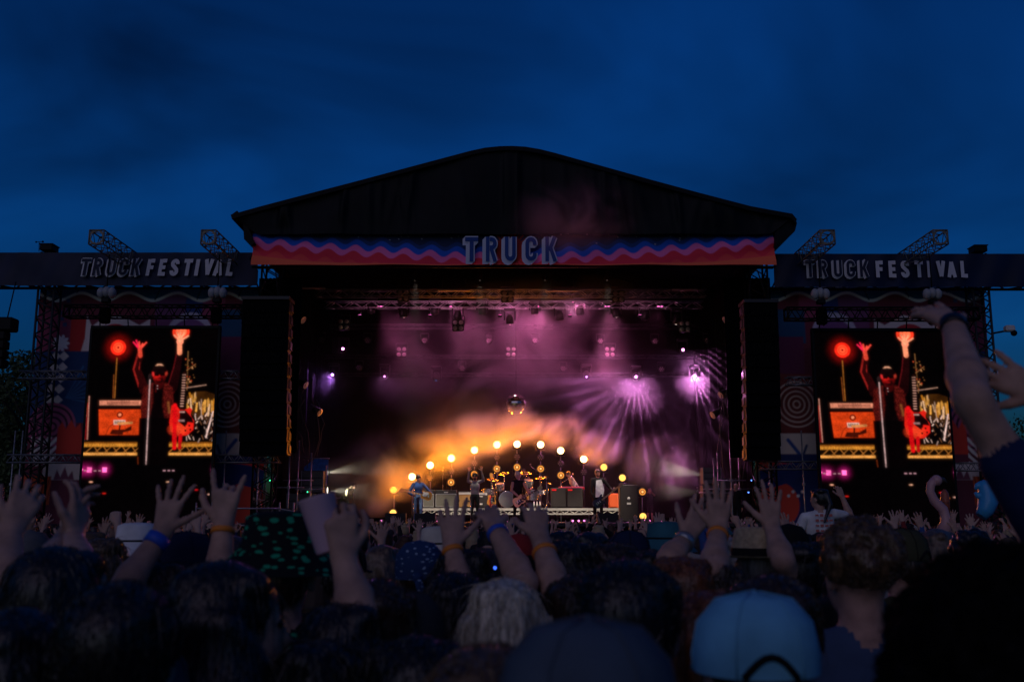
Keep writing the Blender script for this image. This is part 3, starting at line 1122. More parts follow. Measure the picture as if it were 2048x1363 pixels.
cd.put(zpoly([(1006, 300), (1018, 289), (1044, 289), (1056, 300), (1030, 297)]), (240, 200, 160), 1.2, soft=2)
# hands
for (cx_, cy_, sc2, fl) in ((905, 195, 1.0, ((-40, -50), (-22, -62), (-4, -52), (18, -40), (42, -48))),):
    b = (cx_, cy_)
    cd.put(zseg(908, 235, 905, 190, 8), (250, 96, 70), 1.1)
    for i, (dx, dy) in enumerate(fl):
        cd.put(zseg(cx_, cy_ - 5, cx_ + dx, cy_ + dy, 4.5, 3), (255, 40, 90) if i < 2 else (255, 92, 74), 1.2)
cd.put(zseg(1160, 215, 1160, 150, 9.5), (255, 176, 130), 1.2)
cd.put(cd.ell(*Z(1163, 138), 7, 8), (255, 170, 130), 1.3)
for (dx, dy) in ((-36, -40), (-16, -58), (4, -60), (26, -55), (54, -36)):
    cd.put(zseg(1163, 135, 1163 + dx, 138 + dy, 4.4, 3), (255, 186, 140), 1.5)
# mic stand
cd.put(zseg(968, 385, 938, 936, 2.0), (226, 214, 214), 1.1)
cd.put(cd.ell(*Z(968, 372), 3.6, 6), (40, 34, 36))
cd.put(cd.circle(*Z(1016, 432), 0.9), (240, 220, 220))
cd.put(cd.circle(*Z(1016, 450), 0.9), (240, 220, 220))
# guitar
cd.put(zseg(1192, 352, 1172, 590, 7.5), (38, 10, 8))
for i in range(13):
    y = 360 + i * 17
    cd.put(zseg(1181 - i * 1.4 + 0, y, 1198 - i * 1.4, y, 1.4), (246, 214, 190), 1.1)
cd.put(zpoly([(1100, 600), (1108, 560), (1135, 556), (1160, 588), (1190, 590), (1225, 570), (1240, 585), (1228, 620), (1252, 660), (1248, 715), (1210, 752), (1150, 756), (1100, 725), (1092, 670)]), (238, 40, 28), 1.1)
cd.put(cd.ell(*Z(1150, 715), 17, 11), (255, 84, 44), 1.0, soft=9)
cd.put(zpoly([(1160, 592), (1198, 592), (1240, 640), (1250, 672), (1212, 668), (1194, 700), (1155, 668)]), (20, 4, 6))
cd.put(zrect(1158, 598, 1192, 606), (220, 190, 180))
cd.put(zrect(1150, 652, 1190, 664), (170, 150, 150))
for (x, y) in ((1202, 680), (1222, 690), (1196, 722), (1228, 716)):
    cd.put(cd.circle(*Z(x, y), 2), (30, 8, 8))
cd.put(zseg(1128, 560, 1124, 832, 8.5), (244, 20, 28), 1.1)
cd.put(zseg(1164, 752, 1158, 832, 7), (222, 14, 26), 1.0)
# floor lights at the stage lip in the picture
for (x, y, r) in ((566, 973, 15), (666, 973, 14), (519, 972, 5)):
    cx_, cy_ = Z(x, y)
    cd.glow(cd.circle(cx_, cy_, 3), (190, 30, 140), 8, 0.6)
    cd.put(cd.rect(cx_ - r / 3.2, cy_ - r / 3.0, cx_ + r / 3.2, cy_ + r / 3.0), (255, 120, 214), 2.0)
for (x, y) in ((538, 978), (603, 979), (634, 979), (1058, 978), (1088, 978), (1116, 978)):
    cx_, cy_ = Z(x, y)
    cd.put(cd.rect(cx_ - 2.4, cy_ - 0.8, cx_ + 2.4, cy_ + 0.8), (226, 196, 214))
for (x, y, c) in ((575, 1050, (255, 206, 170)), (660, 1122, (226, 40, 30)), (1082, 1050, (255, 220, 180)), (1268, 1100, (226, 30, 40)), (1306, 1134, (255, 150, 60)), (1354, 1128, (255, 220, 200)), (1268, 1284, (255, 40, 70))):
    cx_, cy_ = Z(x, y)
    cd.put(cd.ell(cx_, cy_, 3.5, 1.2), c, 1.2)
cd.put(zrect(882, 890, 888, 938), (130, 60, 20))
# LED pitch: faint pixel grid
rp = np.random.RandomState(9)


def soft_noise(n):
    g_ = rp.rand(cd.ny // n + 3, cd.nx // n + 3)
    yy, xx = np.arange(cd.ny) / n, np.arange(cd.nx) / n
    y0, x0_ = yy.astype(int), xx.astype(int)
    fy, fx = (yy - y0)[:, None], (xx - x0_)[None, :]
    return (g_[y0][:, x0_] * (1 - fy) * (1 - fx) + g_[y0 + 1][:, x0_] * fy * (1 - fx) + g_[y0][:, x0_ + 1] * (1 - fy) * fx + g_[y0 + 1][:, x0_ + 1] * fy * fx)


def blur3(a):
    a = (np.roll(a, 1, 0) + 2 * a + np.roll(a, -1, 0)) / 4
    return (np.roll(a, 1, 1) + 2 * a + np.roll(a, -1, 1)) / 4


bl_ = blur3(cd.C)
wide = bl_.copy()
for _ in range(14):
    wide = blur3(wide)
grain = (0.45 + 0.55 * soft_noise(22) + 0.45 * (soft_noise(7) - 0.3) + 0.35 * (soft_noise(2) - 0.5))[..., None]
cd.C = np.maximum(0, (bl_ * grain * 0.95 + wide * 0.10) * np.array([0.82, 0.56, 0.54]))
cd.C[:2] = 0; cd.C[-2:] = 0
SCREEN = print_mat('led_picture', emit=1.0)
YSC = 31.0
for s in (-1, 1):
    side = 'left' if s < 0 else 'right'
    tl, tr = (P(186, 656, YSC), P(437, 656, YSC)) if s < 0 else (P(1627, 661, YSC), P(1885, 661, YSC))
    W = tr.x - tl.x
    zt = tl.z
    zb3 = P(1024, 1046, YSC).z if s < 0 else P(1024, 1052, YSC).z
    sc = thing('video_screen', 'tall lit video screen on the %s showing a performer with raised arms' % side, 'screen', (tl.x + W / 2, YSC, zb3), group='video screens')
    pos = np.zeros((cd.ny, cd.nx, 3))
    H = zt - zb3
    pos[..., 0] = -W / 2 + W * X / 255.0
    pos[..., 2] = H - 0.02 - (H - 0.05) * Y / 385.0
    pos[..., 1] = -0.012
    link_mesh('picture', print_mesh('picture', cd, pos, SCREEN), sc)
    # cabinets behind the picture: each LED panel its own piece
    nxp, nzp = 4, 6
    pm = MB().box((0, 0, 0), (W / nxp - 0.006, 0.12, H / nzp - 0.006)).mesh('led_panel', BLACKM)
    for i in range(nxp):
        for j in range(nzp):
            c = link_mesh('led_panel', pm, sc)
            c.location = (-W / 2 + W * (i + .5) / nxp, 0.055, H * (j + .5) / nzp)
    fr = MB()
    fr.box((0, 0.05, H + 0.04), (W + 0.12, 0.16, 0.08))
    fr.box((-W / 2 - 0.035, 0.05, H / 2), (0.07, 0.16, H)).box((W / 2 + 0.035, 0.05, H / 2), (0.07, 0.16, H))
    fr.build('frame', BLACKM, sc)
    for i in range(5):
        MB().bar((-W / 2 + 0.2 + (W - .4) * i / 4, 0.05, H + 0.08), (-W / 2 + 0.2 + (W - .4) * i / 4, -0.05, H + 0.40), 0.02).build('hanging_strap', BLACKM, sc)
    for x in (-W / 2 + 0.3, 0, W / 2 - 0.3):
        MB().box((x, 0.3, -zb3 / 2), (0.2, 0.5, zb3)).build('base_block', BLACKM, sc)

# ------------------------------------------------------------------ loudspeaker line arrays
for s in (-1, 1):
    side = 'left' if s < 0 else 'right'
    ua, ub, vt, vb = (485, 567, 600, 908) if s < 0 else (1487, 1570, 606, 918)
    YA = 30.3
    a, b = P(ua, vt, YA), P(ub, vb, YA)
    W = b.x - a.x
    H = a.z - b.z
    la = thing('line_array', 'tall black hanging loudspeaker column beside the %s edge of the stage' % side, 'loudspeaker', ((a.x + b.x) / 2, YA, b.z), group='hanging loudspeaker columns')
    n = 12
    GR = mat('speaker_grille', (0.004, 0.004, 0.0045), 0.9, spec=0.03, noise=0.2, nscale=40, bump=0.15)
    y, ang = 0.0, 0.0
    for i in range(n):
        hh = H / n
        z = H - (i + .5) * hh
        ang = -R(0.5) * i * 0.6
        yb = 0.25 + 0.0035 * i * i
        cab = MB().bbox((0, yb, z), (W, 0.5, hh - 0.008), 0.015, rot=Matrix.Rotation(ang, 3, 'X')).build('cabinet', mat('cabinet_paint', (0.014, 0.014, 0.016), 0.5, spec=0.2), la)
        MB().box((0, yb - 0.26, z), (W - 0.03, 0.02, hh - 0.02), rot=Matrix.Rotation(ang, 3, 'X')).build('grille', GR, cab)
        # rear amplifier panel, visible from the stage side
        MB().bbox((-s * (W / 2 + 0.01), yb + 0.1, z), (0.03, 0.3, hh * 0.6), 0.008).bar((-s * (W / 2 + 0.03), yb - 0.05, z - hh * .3), (-s * (W / 2 + 0.03), yb + 0.25, z - hh * .3), 0.012).build('side_plate', mat('speaker_hardware', (0.05, 0.05, 0.055), 0.35, metal=0.4), cab)
    MB().box((0, 0.3, H + 0.06), (W * 1.02, 0.8, 0.1)).build('fly_frame', mat('fly_frame', (0.02, 0.02, 0.022), 0.5), la)
    MB().bar((-0.3, 0.3, H + 0.1), (-0.1, 0.6, H + 1.2), 0.02).bar((0.3, 0.3, H + 0.1), (0.1, 0.6, H + 1.2), 0.02).build('chain', BLACKM, la)

# small hanging speaker cluster at the far left edge
hs = thing('hanging_speaker', 'small dark speaker cluster hanging at the far left edge', 'loudspeaker', P(4, 735, 30.5))
z = 0.0
MB().bbox((0, 0, 1.35), (0.6, 0.5, 0.42), 0.04).build('motor_box', BLACKM, hs)
for i in range(4):
    MB().bbox((-0.12, 0, 1.0 - i * 0.29), (0.42, 0.4, 0.27), 0.03).build('cabinet', BLACKM, hs)
MB().bar((0.02, 0, 1.5), (0.04, 0.3, 2.8), 0.02).build('chain', BLACKM, hs)

# surveillance camera on the right tower
cc = thing('security_camera', 'white dome camera fixed to the right wing tower', 'camera', P(2022, 660, 31.4))
MB().bbox((-0.05, 0, 0.05), (0.3, 0.25, 0.2), 0.04).build('housing', mat('white_plastic', (0.6, 0.6, 0.6), 0.4), cc)
MB().ball((0.06, -0.05, -0.1), 0.1).build('dome', BLACKM, cc)
MB().bar((-0.1, 0.1, 0.0), (-0.35, 0.6, 0.0), 0.03).build('bracket', BLACKM, cc)

# ------------------------------------------------------------------ riser on stage
YRI = 36.0
RZ = P(1024, 1015, YRI).z                     # riser top
rl, rr_ = P(845, 1015, YRI).x, P(1262, 1015, YRI).x
ri = thing('riser', 'low band riser with a white zigzag truss front on the stage', 'riser', ((rl + rr_) / 2, YRI, DK))
t_ = WB(ri)
nd = 6
for i in range(nd):
    x0 = rl + (rr_ - rl) * i / nd; x1 = rl + (rr_ - rl) * (i + 1) / nd
    WB(ri).box(((x0 + x1) / 2, YRI + 1.6, RZ - 0.035), (x1 - x0 - 0.01, 3.2, 0.07)).build('deck_panel', DECK, ri)
PALE = mat('pale_aluminium', (0.52, 0.50, 0.44), 0.45, metal=0.25)
zb_r = P(1024, 1027, YRI).z
WB(ri).box(((rl + rr_) / 2, YRI - 0.03, RZ - 0.05), (rr_ - rl, 0.05, 0.085)).build('upper_rail', PALE, ri)
WB(ri).box(((rl + rr_) / 2, YRI - 0.03, zb_r), (rr_ - rl, 0.05, 0.05)).build('lower_rail', PALE, ri)
nb = 22
bay = (rr_ - rl) / nb
zz0, zz1 = zb_r + 0.02, RZ - 0.09
b1 = MB().bar((0, 0, zz0 - DK), (bay * .5, 0, zz1 - DK), 0.016).mesh('brace', PALE)
b2 = MB().bar((bay * .5, 0, zz1 - DK), (bay, 0, zz0 - DK), 0.016).mesh('brace', PALE)
for i in range(nb):
    for b_ in (b1, b2):
        c = link_mesh('brace', b_, ri)
        c.location = (rl + bay * i - ri.location.x, -0.03, 0)
for i in range(nd + 1):
    x = rl + 0.05 + (rr_ - rl - 0.1) * i / nd
    for y in (YRI + 0.1, YRI + 3.1):
        WB(ri).bar((x, y, DK), (x, y, RZ - 0.07), 0.025).build('leg', ALU, ri)

# ------------------------------------------------------------------ warm lamp poles (the arc)
WARM_HI = glow('lamp_white_hot', (1.0, 0.66, 0.26), 9.0)
WARM_MID = glow('lamp_amber', (1.0, 0.52, 0.10), 1.9)
WARM_LOW = glow('lamp_dim_amber', (1.0, 0.36, 0.06), 0.85)
WARM_RING = glow('lamp_dim_ring', (1.0, 0.26, 0.04), 0.32)
WARM_DOT = glow('lamp_filament', (1.0, 0.5, 0.2), 2.0)
FIX = mat('fixture_black', (0.012, 0.012, 0.013), 0.4)
YL = 38.6
COLS = [(788, 979, 1025, 2), (825, 953, 0, 1), (861, 930, 0, 1), (903, 916, 964, 1), (949, 900, 948, 1), (994, 889, 937, 1), (1034, 888, 934, 1),
        (1081, 889, 937, 1), (1121, 901, 950, 1), (1167, 918, 0, 1), (1207, 934, 0, 2), (1244, 955, 0, 2), (1284, 983, 1032, 3)]


def lamp_parts(parent, z, level, dy=0.0):
    """a round reflector lamp at height z on a pole, facing the crowd."""
    rad = 0.128
    h = MB().lathe([(rad + 0.035, -0.12), (rad + 0.035, 0.02), (0.10, 0.14), (0.05, 0.2), (0.0, 0.2)], 20, (0, -0.06, z), (0, 1, 0)).build('lamp_housing', FIX, parent)
    MB().bar((-rad - 0.05, 0.0, z), (-rad - 0.05, 0.04, z - 0.2), 0.012).bar((rad + 0.05, 0.0, z), (rad + 0.05, 0.04, z - 0.2), 0.012).bar((-rad - 0.05, 0.04, z - 0.2), (rad + 0.05, 0.04, z - 0.2), 0.012).build('yoke', FIX, h)
    y = -0.16
    if level in (1, 2):
        MB().lathe([(0.0, 0.0), (rad * 0.5, 0.012), (rad, 0.035)], 20, (0, y - 0.01, z), (0, 1, 0)).build('lens', WARM_HI if level == 1 else WARM_MID, h)
    else:
        MB().lathe([(0.03, 0.0), (rad * 0.42, 0.012)], 20, (0, y, z), (0, 1, 0)).build('lens_inner', WARM_LOW, h)
        MB().lathe([(rad * 0.42, 0.012), (rad * 0.62, 0.02)], 20, (0, y, z), (0, 1, 0)).build('lens_ring', WARM_RING, h)
        MB().lathe([(rad * 0.62, 0.02), (rad, 0.035)], 20, (0, y, z), (0, 1, 0)).build('lens_outer', WARM_LOW, h)
        MB().lathe([(0.0, -0.004), (0.03, 0.0)], 10, (0, y, z), (0, 1, 0)).build('filament', WARM_DOT, h)
    return h


HEX = mat('led_cell_off', (0.20, 0.19, 0.18), 0.3, spec=0.5)


def hex_cells(parent, c, r=0.10, name='led_cell'):
    MB().lathe([(0.0, 0.08), (r * 0.9, 0.08), (r * 1.35, 0.0), (r * 1.35, -0.03), (0.0, -0.02)], 14, c, (0, 1, 0)).build('led_housing', FIX, parent)
    cell = MB().lathe([(0.0, -0.012), (r * 0.27, 0.0)], 7, (0, 0, 0), (0, 1, 0)).mesh(name, HEX)
    for k in range(7):
        o = link_mesh(name, cell, parent)
        a = k * math.pi / 3
        q = 0 if k == 6 else r * 0.72
        o.location = Vector(c) + Vector((q * math.cos(a), -0.045, q * math.sin(a)))


for k, (u, v, vl, lev) in enumerate(COLS):
    p = P(u, v, YL)
    base = RZ if rl < p.x < rr_ and YL < YRI + 3.2 else DK
    lab = 'lamp pole with a %s round lamp, %s from the left in the lamp arc' % ({1: 'white-hot', 2: 'glowing yellow', 3: 'dim amber'}[lev], ORD[k])
    lp = thing('lamp_pole', lab, 'stage lamp', (p.x, YL, base), group='lamps of the warm arc')
    MB().bar((0, 0.06, 0), (0, 0.06, p.z - base - 0.18), 0.022, 8).build('pole', ALUD, lp)
    MB().lathe([(0.22, 0.0), (0.22, 0.02), (0.04, 0.05), (0.0, 0.05)], 16, (0, 0.06, 0)).build('base_plate', FIX, lp)
    lamp_parts(lp, p.z - base, lev)
    if vl:
        lamp_parts(lp, P(u, vl, YL).z - base, 3 if vl < 1000 else 2)
    if 1 < k < 11:
        hex_cells(lp, (0.0, -0.05, P(u, v + 26, YL).z - base))
    e = {1: 165.0, 2: 75.0, 3: 20.0}[lev] * (2.2 if k < 3 else 1.0)
    spot('lamp_light', (p.x, YL - 0.25, p.z), (p.x * 0.6, YL - 3, p.z + 0.25), (1.0, 0.24, 0.008), e, 130, 0.35, 0.1, lp)

# ------------------------------------------------------------------ lighting trusses inside the stage
TR = mat('lit_truss', (0.50, 0.50, 0.52), 0.4, metal=0.5)
TRD = mat('shaded_truss', (0.05, 0.05, 0.055), 0.5, metal=0.4)  # darker truss copy, the dark of the stage rear put into its colour
TY = {1: 35.0, 2: 37.2, 3: 39.4, 4: 41.2}
TROWS = {1: 587, 2: 610, 3: 652, 4: 712}
truss('lighting_truss', 'silver lighting truss nearest the wavy banner inside the stage', 'truss', P(632, 587, TY[1]), P(1412, 587, TY[1]), 0.3, 0.24, 0.62, TR, r=0.018, rb=0.010, group='lighting trusses over the stage')
truss('lighting_truss', 'pink-lit silver truss, second behind the wavy banner', 'truss', P(650, 610, TY[2]), P(1405, 610, TY[2]), 0.3, 0.24, 0.72, TR, r=0.018, rb=0.011, group='lighting trusses over the stage')
truss('lighting_truss', 'dark truss hung third behind the wavy banner', 'truss', P(655, 653, TY[3]), P(1400, 653, TY[3]), 0.3, 0.16, 0.8, TRD, r=0.016, rb=0.008, group='lighting trusses over the stage', split=False)
truss('lighting_truss', 'dark truss at the back of the stage with hanging lamps', 'truss', P(630, 713, TY[4]), P(1410, 713, TY[4]), 0.3, 0.12, 0.8, TRD, r=0.014, rb=0.008, group='lighting trusses over the stage', split=False)
truss('lighting_truss', 'lowest dark bar truss at the back of the stage', 'truss', P(630, 749, 41.8), P(1410, 749, 41.8), 0.3, 0.12, 0.8, TRD, r=0.014, rb=0.008, group='lighting trusses over the stage', split=False)
for k, (u, v) in enumerate(((908, 580), (1125, 581), (625, 576), (1370, 579))):
    b = thing('batten', 'thin light batten above the front lighting truss, %s from the left' % ORD[(1, 2, 0, 3)[k]], 'light', P(u, v, 34.4), group='battens')
    MB().bbox((0, 0, 0), (1.15 if k < 2 else 0.9, 0.1, 0.055), 0.012).build('body', TR, b)
    MB().bar((-0.4, 0, 0.02), (-0.4, 0.05, 0.4), 0.01).build('clamp', FIX, b)
    MB().bar((0.4, 0, 0.02), (0.4, 0.05, 0.4), 0.01).build('clamp', FIX, b)

# four-lamp blinders
BL = [(806, 590, 35), (1015, 592, 35), (1237, 592, 35), (687, 648, 37), (916, 650, 37), (1370, 652, 37), (803, 703, 40), (1022, 703, 40), (1220, 703, 40)]
CELL = mat('blinder_lens', (0.40, 0.37, 0.36), 0.3, spec=0.6)
for k, (u, v, y) in enumerate(BL):
    b = thing('blinder', 'unlit four-lamp blinder, %s from the left in the %s row over the stage' % (ORD[k % 3], ('front', 'middle', 'back')[k // 3]), 'light', P(u, v, y), group='four-lamp blinders')
    MB().bbox((0, 0.08, 0), (0.44, 0.12, 0.44), 0.03).build('body', FIX, b)
    lens = MB().lathe([(0.0, -0.02), (0.05, -0.012), (0.078, 0.01), (0.09, 0.03)], 14, (0, 0, 0), (0, 1, 0)).mesh('lamp_cell', CELL)
    for x in (-0.11, 0.11):
        for z in (-0.11, 0.11):
            o = link_mesh('lamp_cell', lens, b)
            o.location = (x, 0, z)
    MB().bar((-0.24, 0.1, 0), (-0.24, 0.1, 0.36), 0.014).bar((0.24, 0.1, 0), (0.24, 0.1, 0.36), 0.014).bar((-0.24, 0.1, 0.36), (0.24, 0.1, 0.36), 0.014).build('yoke', FIX, b)

# seven-cell wash lights
WA = [(642, 679), (735, 680), (849, 681), (978, 681), (1070, 681), (1201, 682), (1310, 682), (1415, 681), (718, 735), (924, 736), (1126, 737), (1323, 738)]
for k, (u, v) in enumerate(WA):
    b = thing('wash_light', 'unlit round wash light, %s from the left in the %s row' % (ORD[k if k < 8 else k - 8], 'upper' if k < 8 else 'lower'), 'light', P(u, v, 39.5 if k < 8 else 41), group='round wash lights')
    hex_cells(b, (0, 0, 0), 0.105)
    MB().bar((-0.16, 0.05, 0), (-0.16, 0.05, 0.3), 0.014).bar((0.16, 0.05, 0), (0.16, 0.05, 0.3), 0.014).bar((-0.16, 0.05, 0.3), (0.16, 0.05, 0.3), 0.02).build('yoke', FIX, b)


def gobo(light, count, inner=0.05, soft=0.5, seed=0.0, power=6.0):
    """rotating-prism gobo: thin spokes of light round the beam axis."""
    ld = light.data
    ld.use_nodes = True
    nt = ld.node_tree
    em = nt.nodes['Emission']
    tcx = nt.nodes.new('ShaderNodeTexCoord')
    sp = nt.nodes.new('ShaderNodeSeparateXYZ')
    nt.links.new(tcx.outputs['Normal'], sp.inputs[0])
    at = nt.nodes.new('ShaderNodeMath'); at.operation = 'ARCTAN2'
    nt.links.new(sp.outputs[1], at.inputs[0]); nt.links.new(sp.outputs[0], at.inputs[1])
    mu = nt.nodes.new('ShaderNodeMath'); mu.operation = 'MULTIPLY_ADD'
    mu.inputs[1].default_value = count / 2.0
    mu.inputs[2].default_value = seed
    nt.links.new(at.outputs[0], mu.inputs[0])
    si = nt.nodes.new('ShaderNodeMath'); si.operation = 'SINE'
    nt.links.new(mu.outputs[0], si.inputs[0])
    ab = nt.nodes.new('ShaderNodeMath'); ab.operation = 'ABSOLUTE'
    nt.links.new(si.outputs[0], ab.inputs[0])
    pw = nt.nodes.new('ShaderNodeMath'); pw.operation = 'POWER'
    pw.inputs[1].default_value = power * 2
    nt.links.new(ab.outputs[0], pw.inputs[0])
    ad = nt.nodes.new('ShaderNodeMath'); ad.operation = 'MULTIPLY_ADD'
    ad.inputs[1].default_value = 5.0; ad.inputs[2].default_value = soft
    nt.links.new(pw.outputs[0], ad.inputs[0])
    hl = nt.nodes.new('ShaderNodeMapRange')          # mask added to the light, fading out the upper half of the fan
    hl.inputs[1].default_value = 0.15; hl.inputs[2].default_value = -0.25
    nt.links.new(sp.outputs[1], hl.inputs[0])
    mk = nt.nodes.new('ShaderNodeMath'); mk.operation = 'MULTIPLY'
    nt.links.new(ad.outputs[0], mk.inputs[0]); nt.links.new(hl.outputs[0], mk.inputs[1])
    nt.links.new(mk.outputs[0], em.inputs['Strength'])


# moving heads
def moving_head(u, v, Y, label, lit=None, tgt=None, energy=0.0, angle=30, fan=0, hang=True, lens_r=0.05, strength=8.0, group='moving head lights'):
    p = P(u, v, Y)
    o = thing('moving_head', label, 'light', p, group=group)
    tgt = Vector(tgt) if tgt is not None else p + Vector((0, -1.0, -2.0))
    d = (tgt - p).normalized()
    up = 1 if hang else -1
    h = MB().lathe([(0.0, -0.36), (0.10, -0.34), (0.15, -0.2), (0.15, 0.0), (0.115, 0.02)], 16, -d * 0.02, d).build('head', FIX, o)
    m_ = lit if lit is not None else CELL
    MB().lathe([(lens_r, 0.012), (0.0, 0.018)], 14, (0, 0, 0), d).build('lens', m_, h)
    MB().lathe([(0.115, 0.0), (lens_r, 0.012)], 14, (0, 0, 0), d).build('lens_bezel', FIX, h)
    for s in (-1, 1):
        MB().box(Vector((s * 0.2, 0, 0.14 * up)) - d * 0.18, (0.05, 0.12, 0.36)).build('arm', FIX, o)
    MB().bbox(Vector((0, 0, 0.38 * up)) - d * 0.18, (0.44, 0.26, 0.13), 0.03).build('base', FIX, o)
    if energy:
        l = spot('beam', p + d * 0.06, tgt, tuple(lit_col(lit)), energy, angle, 0.25, 0.03, o)
        if fan:
            gobo(l, fan, seed=u * 0.1, soft=0.06)
    return o


def lit_col(m):
    c = m.node_tree.nodes['Emission'].inputs['Color'].default_value
    return (c[0], c[1], c[2])


MAG = glow('lens_magenta', (0.85, 0.24, 0.72), 14.0)
VIO = glow('lens_violet', (0.55, 0.20, 1.0), 14.0)
WHT = glow('lens_soft_white', (1.0, 0.86, 0.74), 2.0)
BLU = glow('lens_blue', (0.1, 0.3, 1.0), 3.0)
cen = Vector((0, 34, 2))


def toward(u, v, Y0, u2, v2, Y2):
    return P(u2, v2, Y2)


moving_head(686, 697, 39.6, 'magenta moving head glowing high on the left of the stage', MAG, P(640, 760, 33), 90, 40)
moving_head(665, 749, 40.5, 'violet moving head with a short beam at the left of the stage', VIO, P(600, 810, 36), 420, 42)
moving_head(769, 752, 40.8, 'small magenta moving head right of the violet one', MAG, P(770, 860, 36), 120, 50, lens_r=0.028)
moving_head(1173, 753, 40.8, 'small violet moving head right of the mirror ball', VIO, P(1180, 830, 38), 60, 60, lens_r=0.03)
moving_head(1272, 753, 40.6, 'magenta moving head throwing a wide fan of thin rays', MAG, P(1276, 800, 30), 560, 176, fan=30)
moving_head(1366, 699, 39.8, 'magenta moving head, upper of the two throwing fans on the right', MAG, P(1440, 790, 30), 640, 176, fan=28)
moving_head(1389, 752, 40.6, 'brightest magenta moving head at the right of the stage', MAG, P(1410, 810, 30), 560, 176, fan=26, lens_r=0.075)
moving_head(872, 760, 41, 'tiny blue indicator lamp at the back of the stage', BLU, None, 0, lens_r=0.02)
for k, (u, v) in enumerate(((743, 626), (808, 634), (870, 628), (916, 640), (965, 628), (1020, 648), (1070, 628), (1120, 640), (1160, 630), (1233, 634), (1290, 640), (1352, 648))):
    wh = u in (808, 916, 1020, 1233, 1352)
    p = P(u, v, 37.3)
    tx = p + Vector((0.25 if u < 1300 else -0.6, 0.3, -4))
    if wh:
        moving_head(u, v, 37.3, 'moving head with a faint white beam, %s from left under the pink-lit truss' % ORD[k], WHT, tx, 260, 14, lens_r=0.035, group='hanging moving heads')
    else:
        moving_head(u, v, 37.3, 'dark moving head, %s from left under the pink-lit truss' % ORD[k], None, tx, group='hanging moving heads')

# magenta wash fixtures over the stage that colour the smoke
for k, (u, v, Y, tu, tv, tY, en) in enumerate(((760, 608, 37.9, 860, 720, 39.5, 800), (905, 608, 37.9, 980, 720, 39.5, 900), (1010, 600, 37.9, 1060, 700, 36.5, 1300), (1075, 608, 37.9, 1080, 690, 39.5, 1300),
                                               (1150, 600, 37.9, 1180, 700, 36.5, 1300), (1215, 608, 37.9, 1230, 790, 39.5, 1500), (1320, 608, 37.9, 1250, 830, 39.0, 700))):
    o = thing('wash_bar', 'small magenta wash lamp between the two front trusses, %s from the left' % ORD[k], 'light', P(u, v, Y), group='magenta wash lamps')
    MB().bbox((0, 0, 0), (0.3, 0.16, 0.16), 0.03).build('body', FIX, o)
    MB().box((0, 0.02, -0.085), (0.22, 0.08, 0.012)).build('lens', glow('wash_lens', (0.9, 0.16, 0.55), 3.0), o)
    MB().bar((0, 0, 0.08), (0, 0.02, 0.3), 0.015).build('clamp', FIX, o)
    spot('wash', P(u, v, Y) - Vector((0, 0, 0.12)), P(tu, tv, tY), (0.80, 0.15, 0.40), en * 0.84, 104, 1.0, 0.1, o)

# small added uplights that tint the two front trusses pink
for k, u in enumerate((720, 860, 1000, 1140, 1280)):
    o = thing('added_truss_light', 'added magenta uplight under the front trusses, %s from the left' % ORD[k], 'light', P(u, 632, 35.9), group='added truss uplights')
    MB().bbox((0, 0, 0), (0.16, 0.12, 0.08), 0.02).build('body', FIX, o)
    MB().box((0, 0, 0.045), (0.1, 0.06, 0.012)).build('lens', MATS['wash_lens'], o)
    MB().bar((0, 0.06, 0), (0, 0.3, 0.3), 0.012).build('clamp', FIX, o)
    spot('graze', o.location + Vector((0, 0, 0.08)), o.location + Vector((0.25, 0.45, 1.0)), (1.0, 0.30, 0.55), 90 if 0 < k < 4 else 40, 150, 0.8, 0.05, o)

# pink floor lights along the lip
PK = glow('floor_pink', (1.0, 0.22, 0.62), 2.6)
for k, u in enumerate((742, 763, 876, 886, 1015, 1023, 1145, 1157, 1168, 1288, 1298, 1322)):
    v = 1032 if u != 742 else 1031
    o = thing('floor_light', 'small pink floor light at the stage lip, %s from the left' % ORD[k], 'light', (P(u, v, YF + 0.9).x, YF + 0.9, DK), group='pink floor lights')
    MB().bbox((0, 0, 0.05), (0.16, 0.14, 0.1), 0.02).build('body', FIX, o)
    MB().lathe([(0.0, -0.01), (0.034, 0.0)], 10, (0, -0.075, 0.06), (0, 1, 0)).build('lens', PK, o)
    MB().box((0, 0.03, 0.11), (0.1, 0.05, 0.02)).build('bracket', FIX, o)
    if k == 4:
        spot('added_front_beam', (o.location.x, YF + 0.5, DK + 0.2), P(1150, 425, 29.4), (0.95, 0.22, 0.50), 2600, 30, 0.9, 0.05, o)  # added beam that lights the smoke in front of the gable
    if k in (0, 3, 5, 7, 10):
        spot('up_light', (o.location.x, YF + 0.95, DK + 0.16), (o.location.x + (0.6 if k else -0.4), YF + 5.0, DK + (2.2 if k else 3.4)), (1.0, 0.22, 0.65), 22 if k else 170, 40 if k else 26, 0.4, 0.04, o)

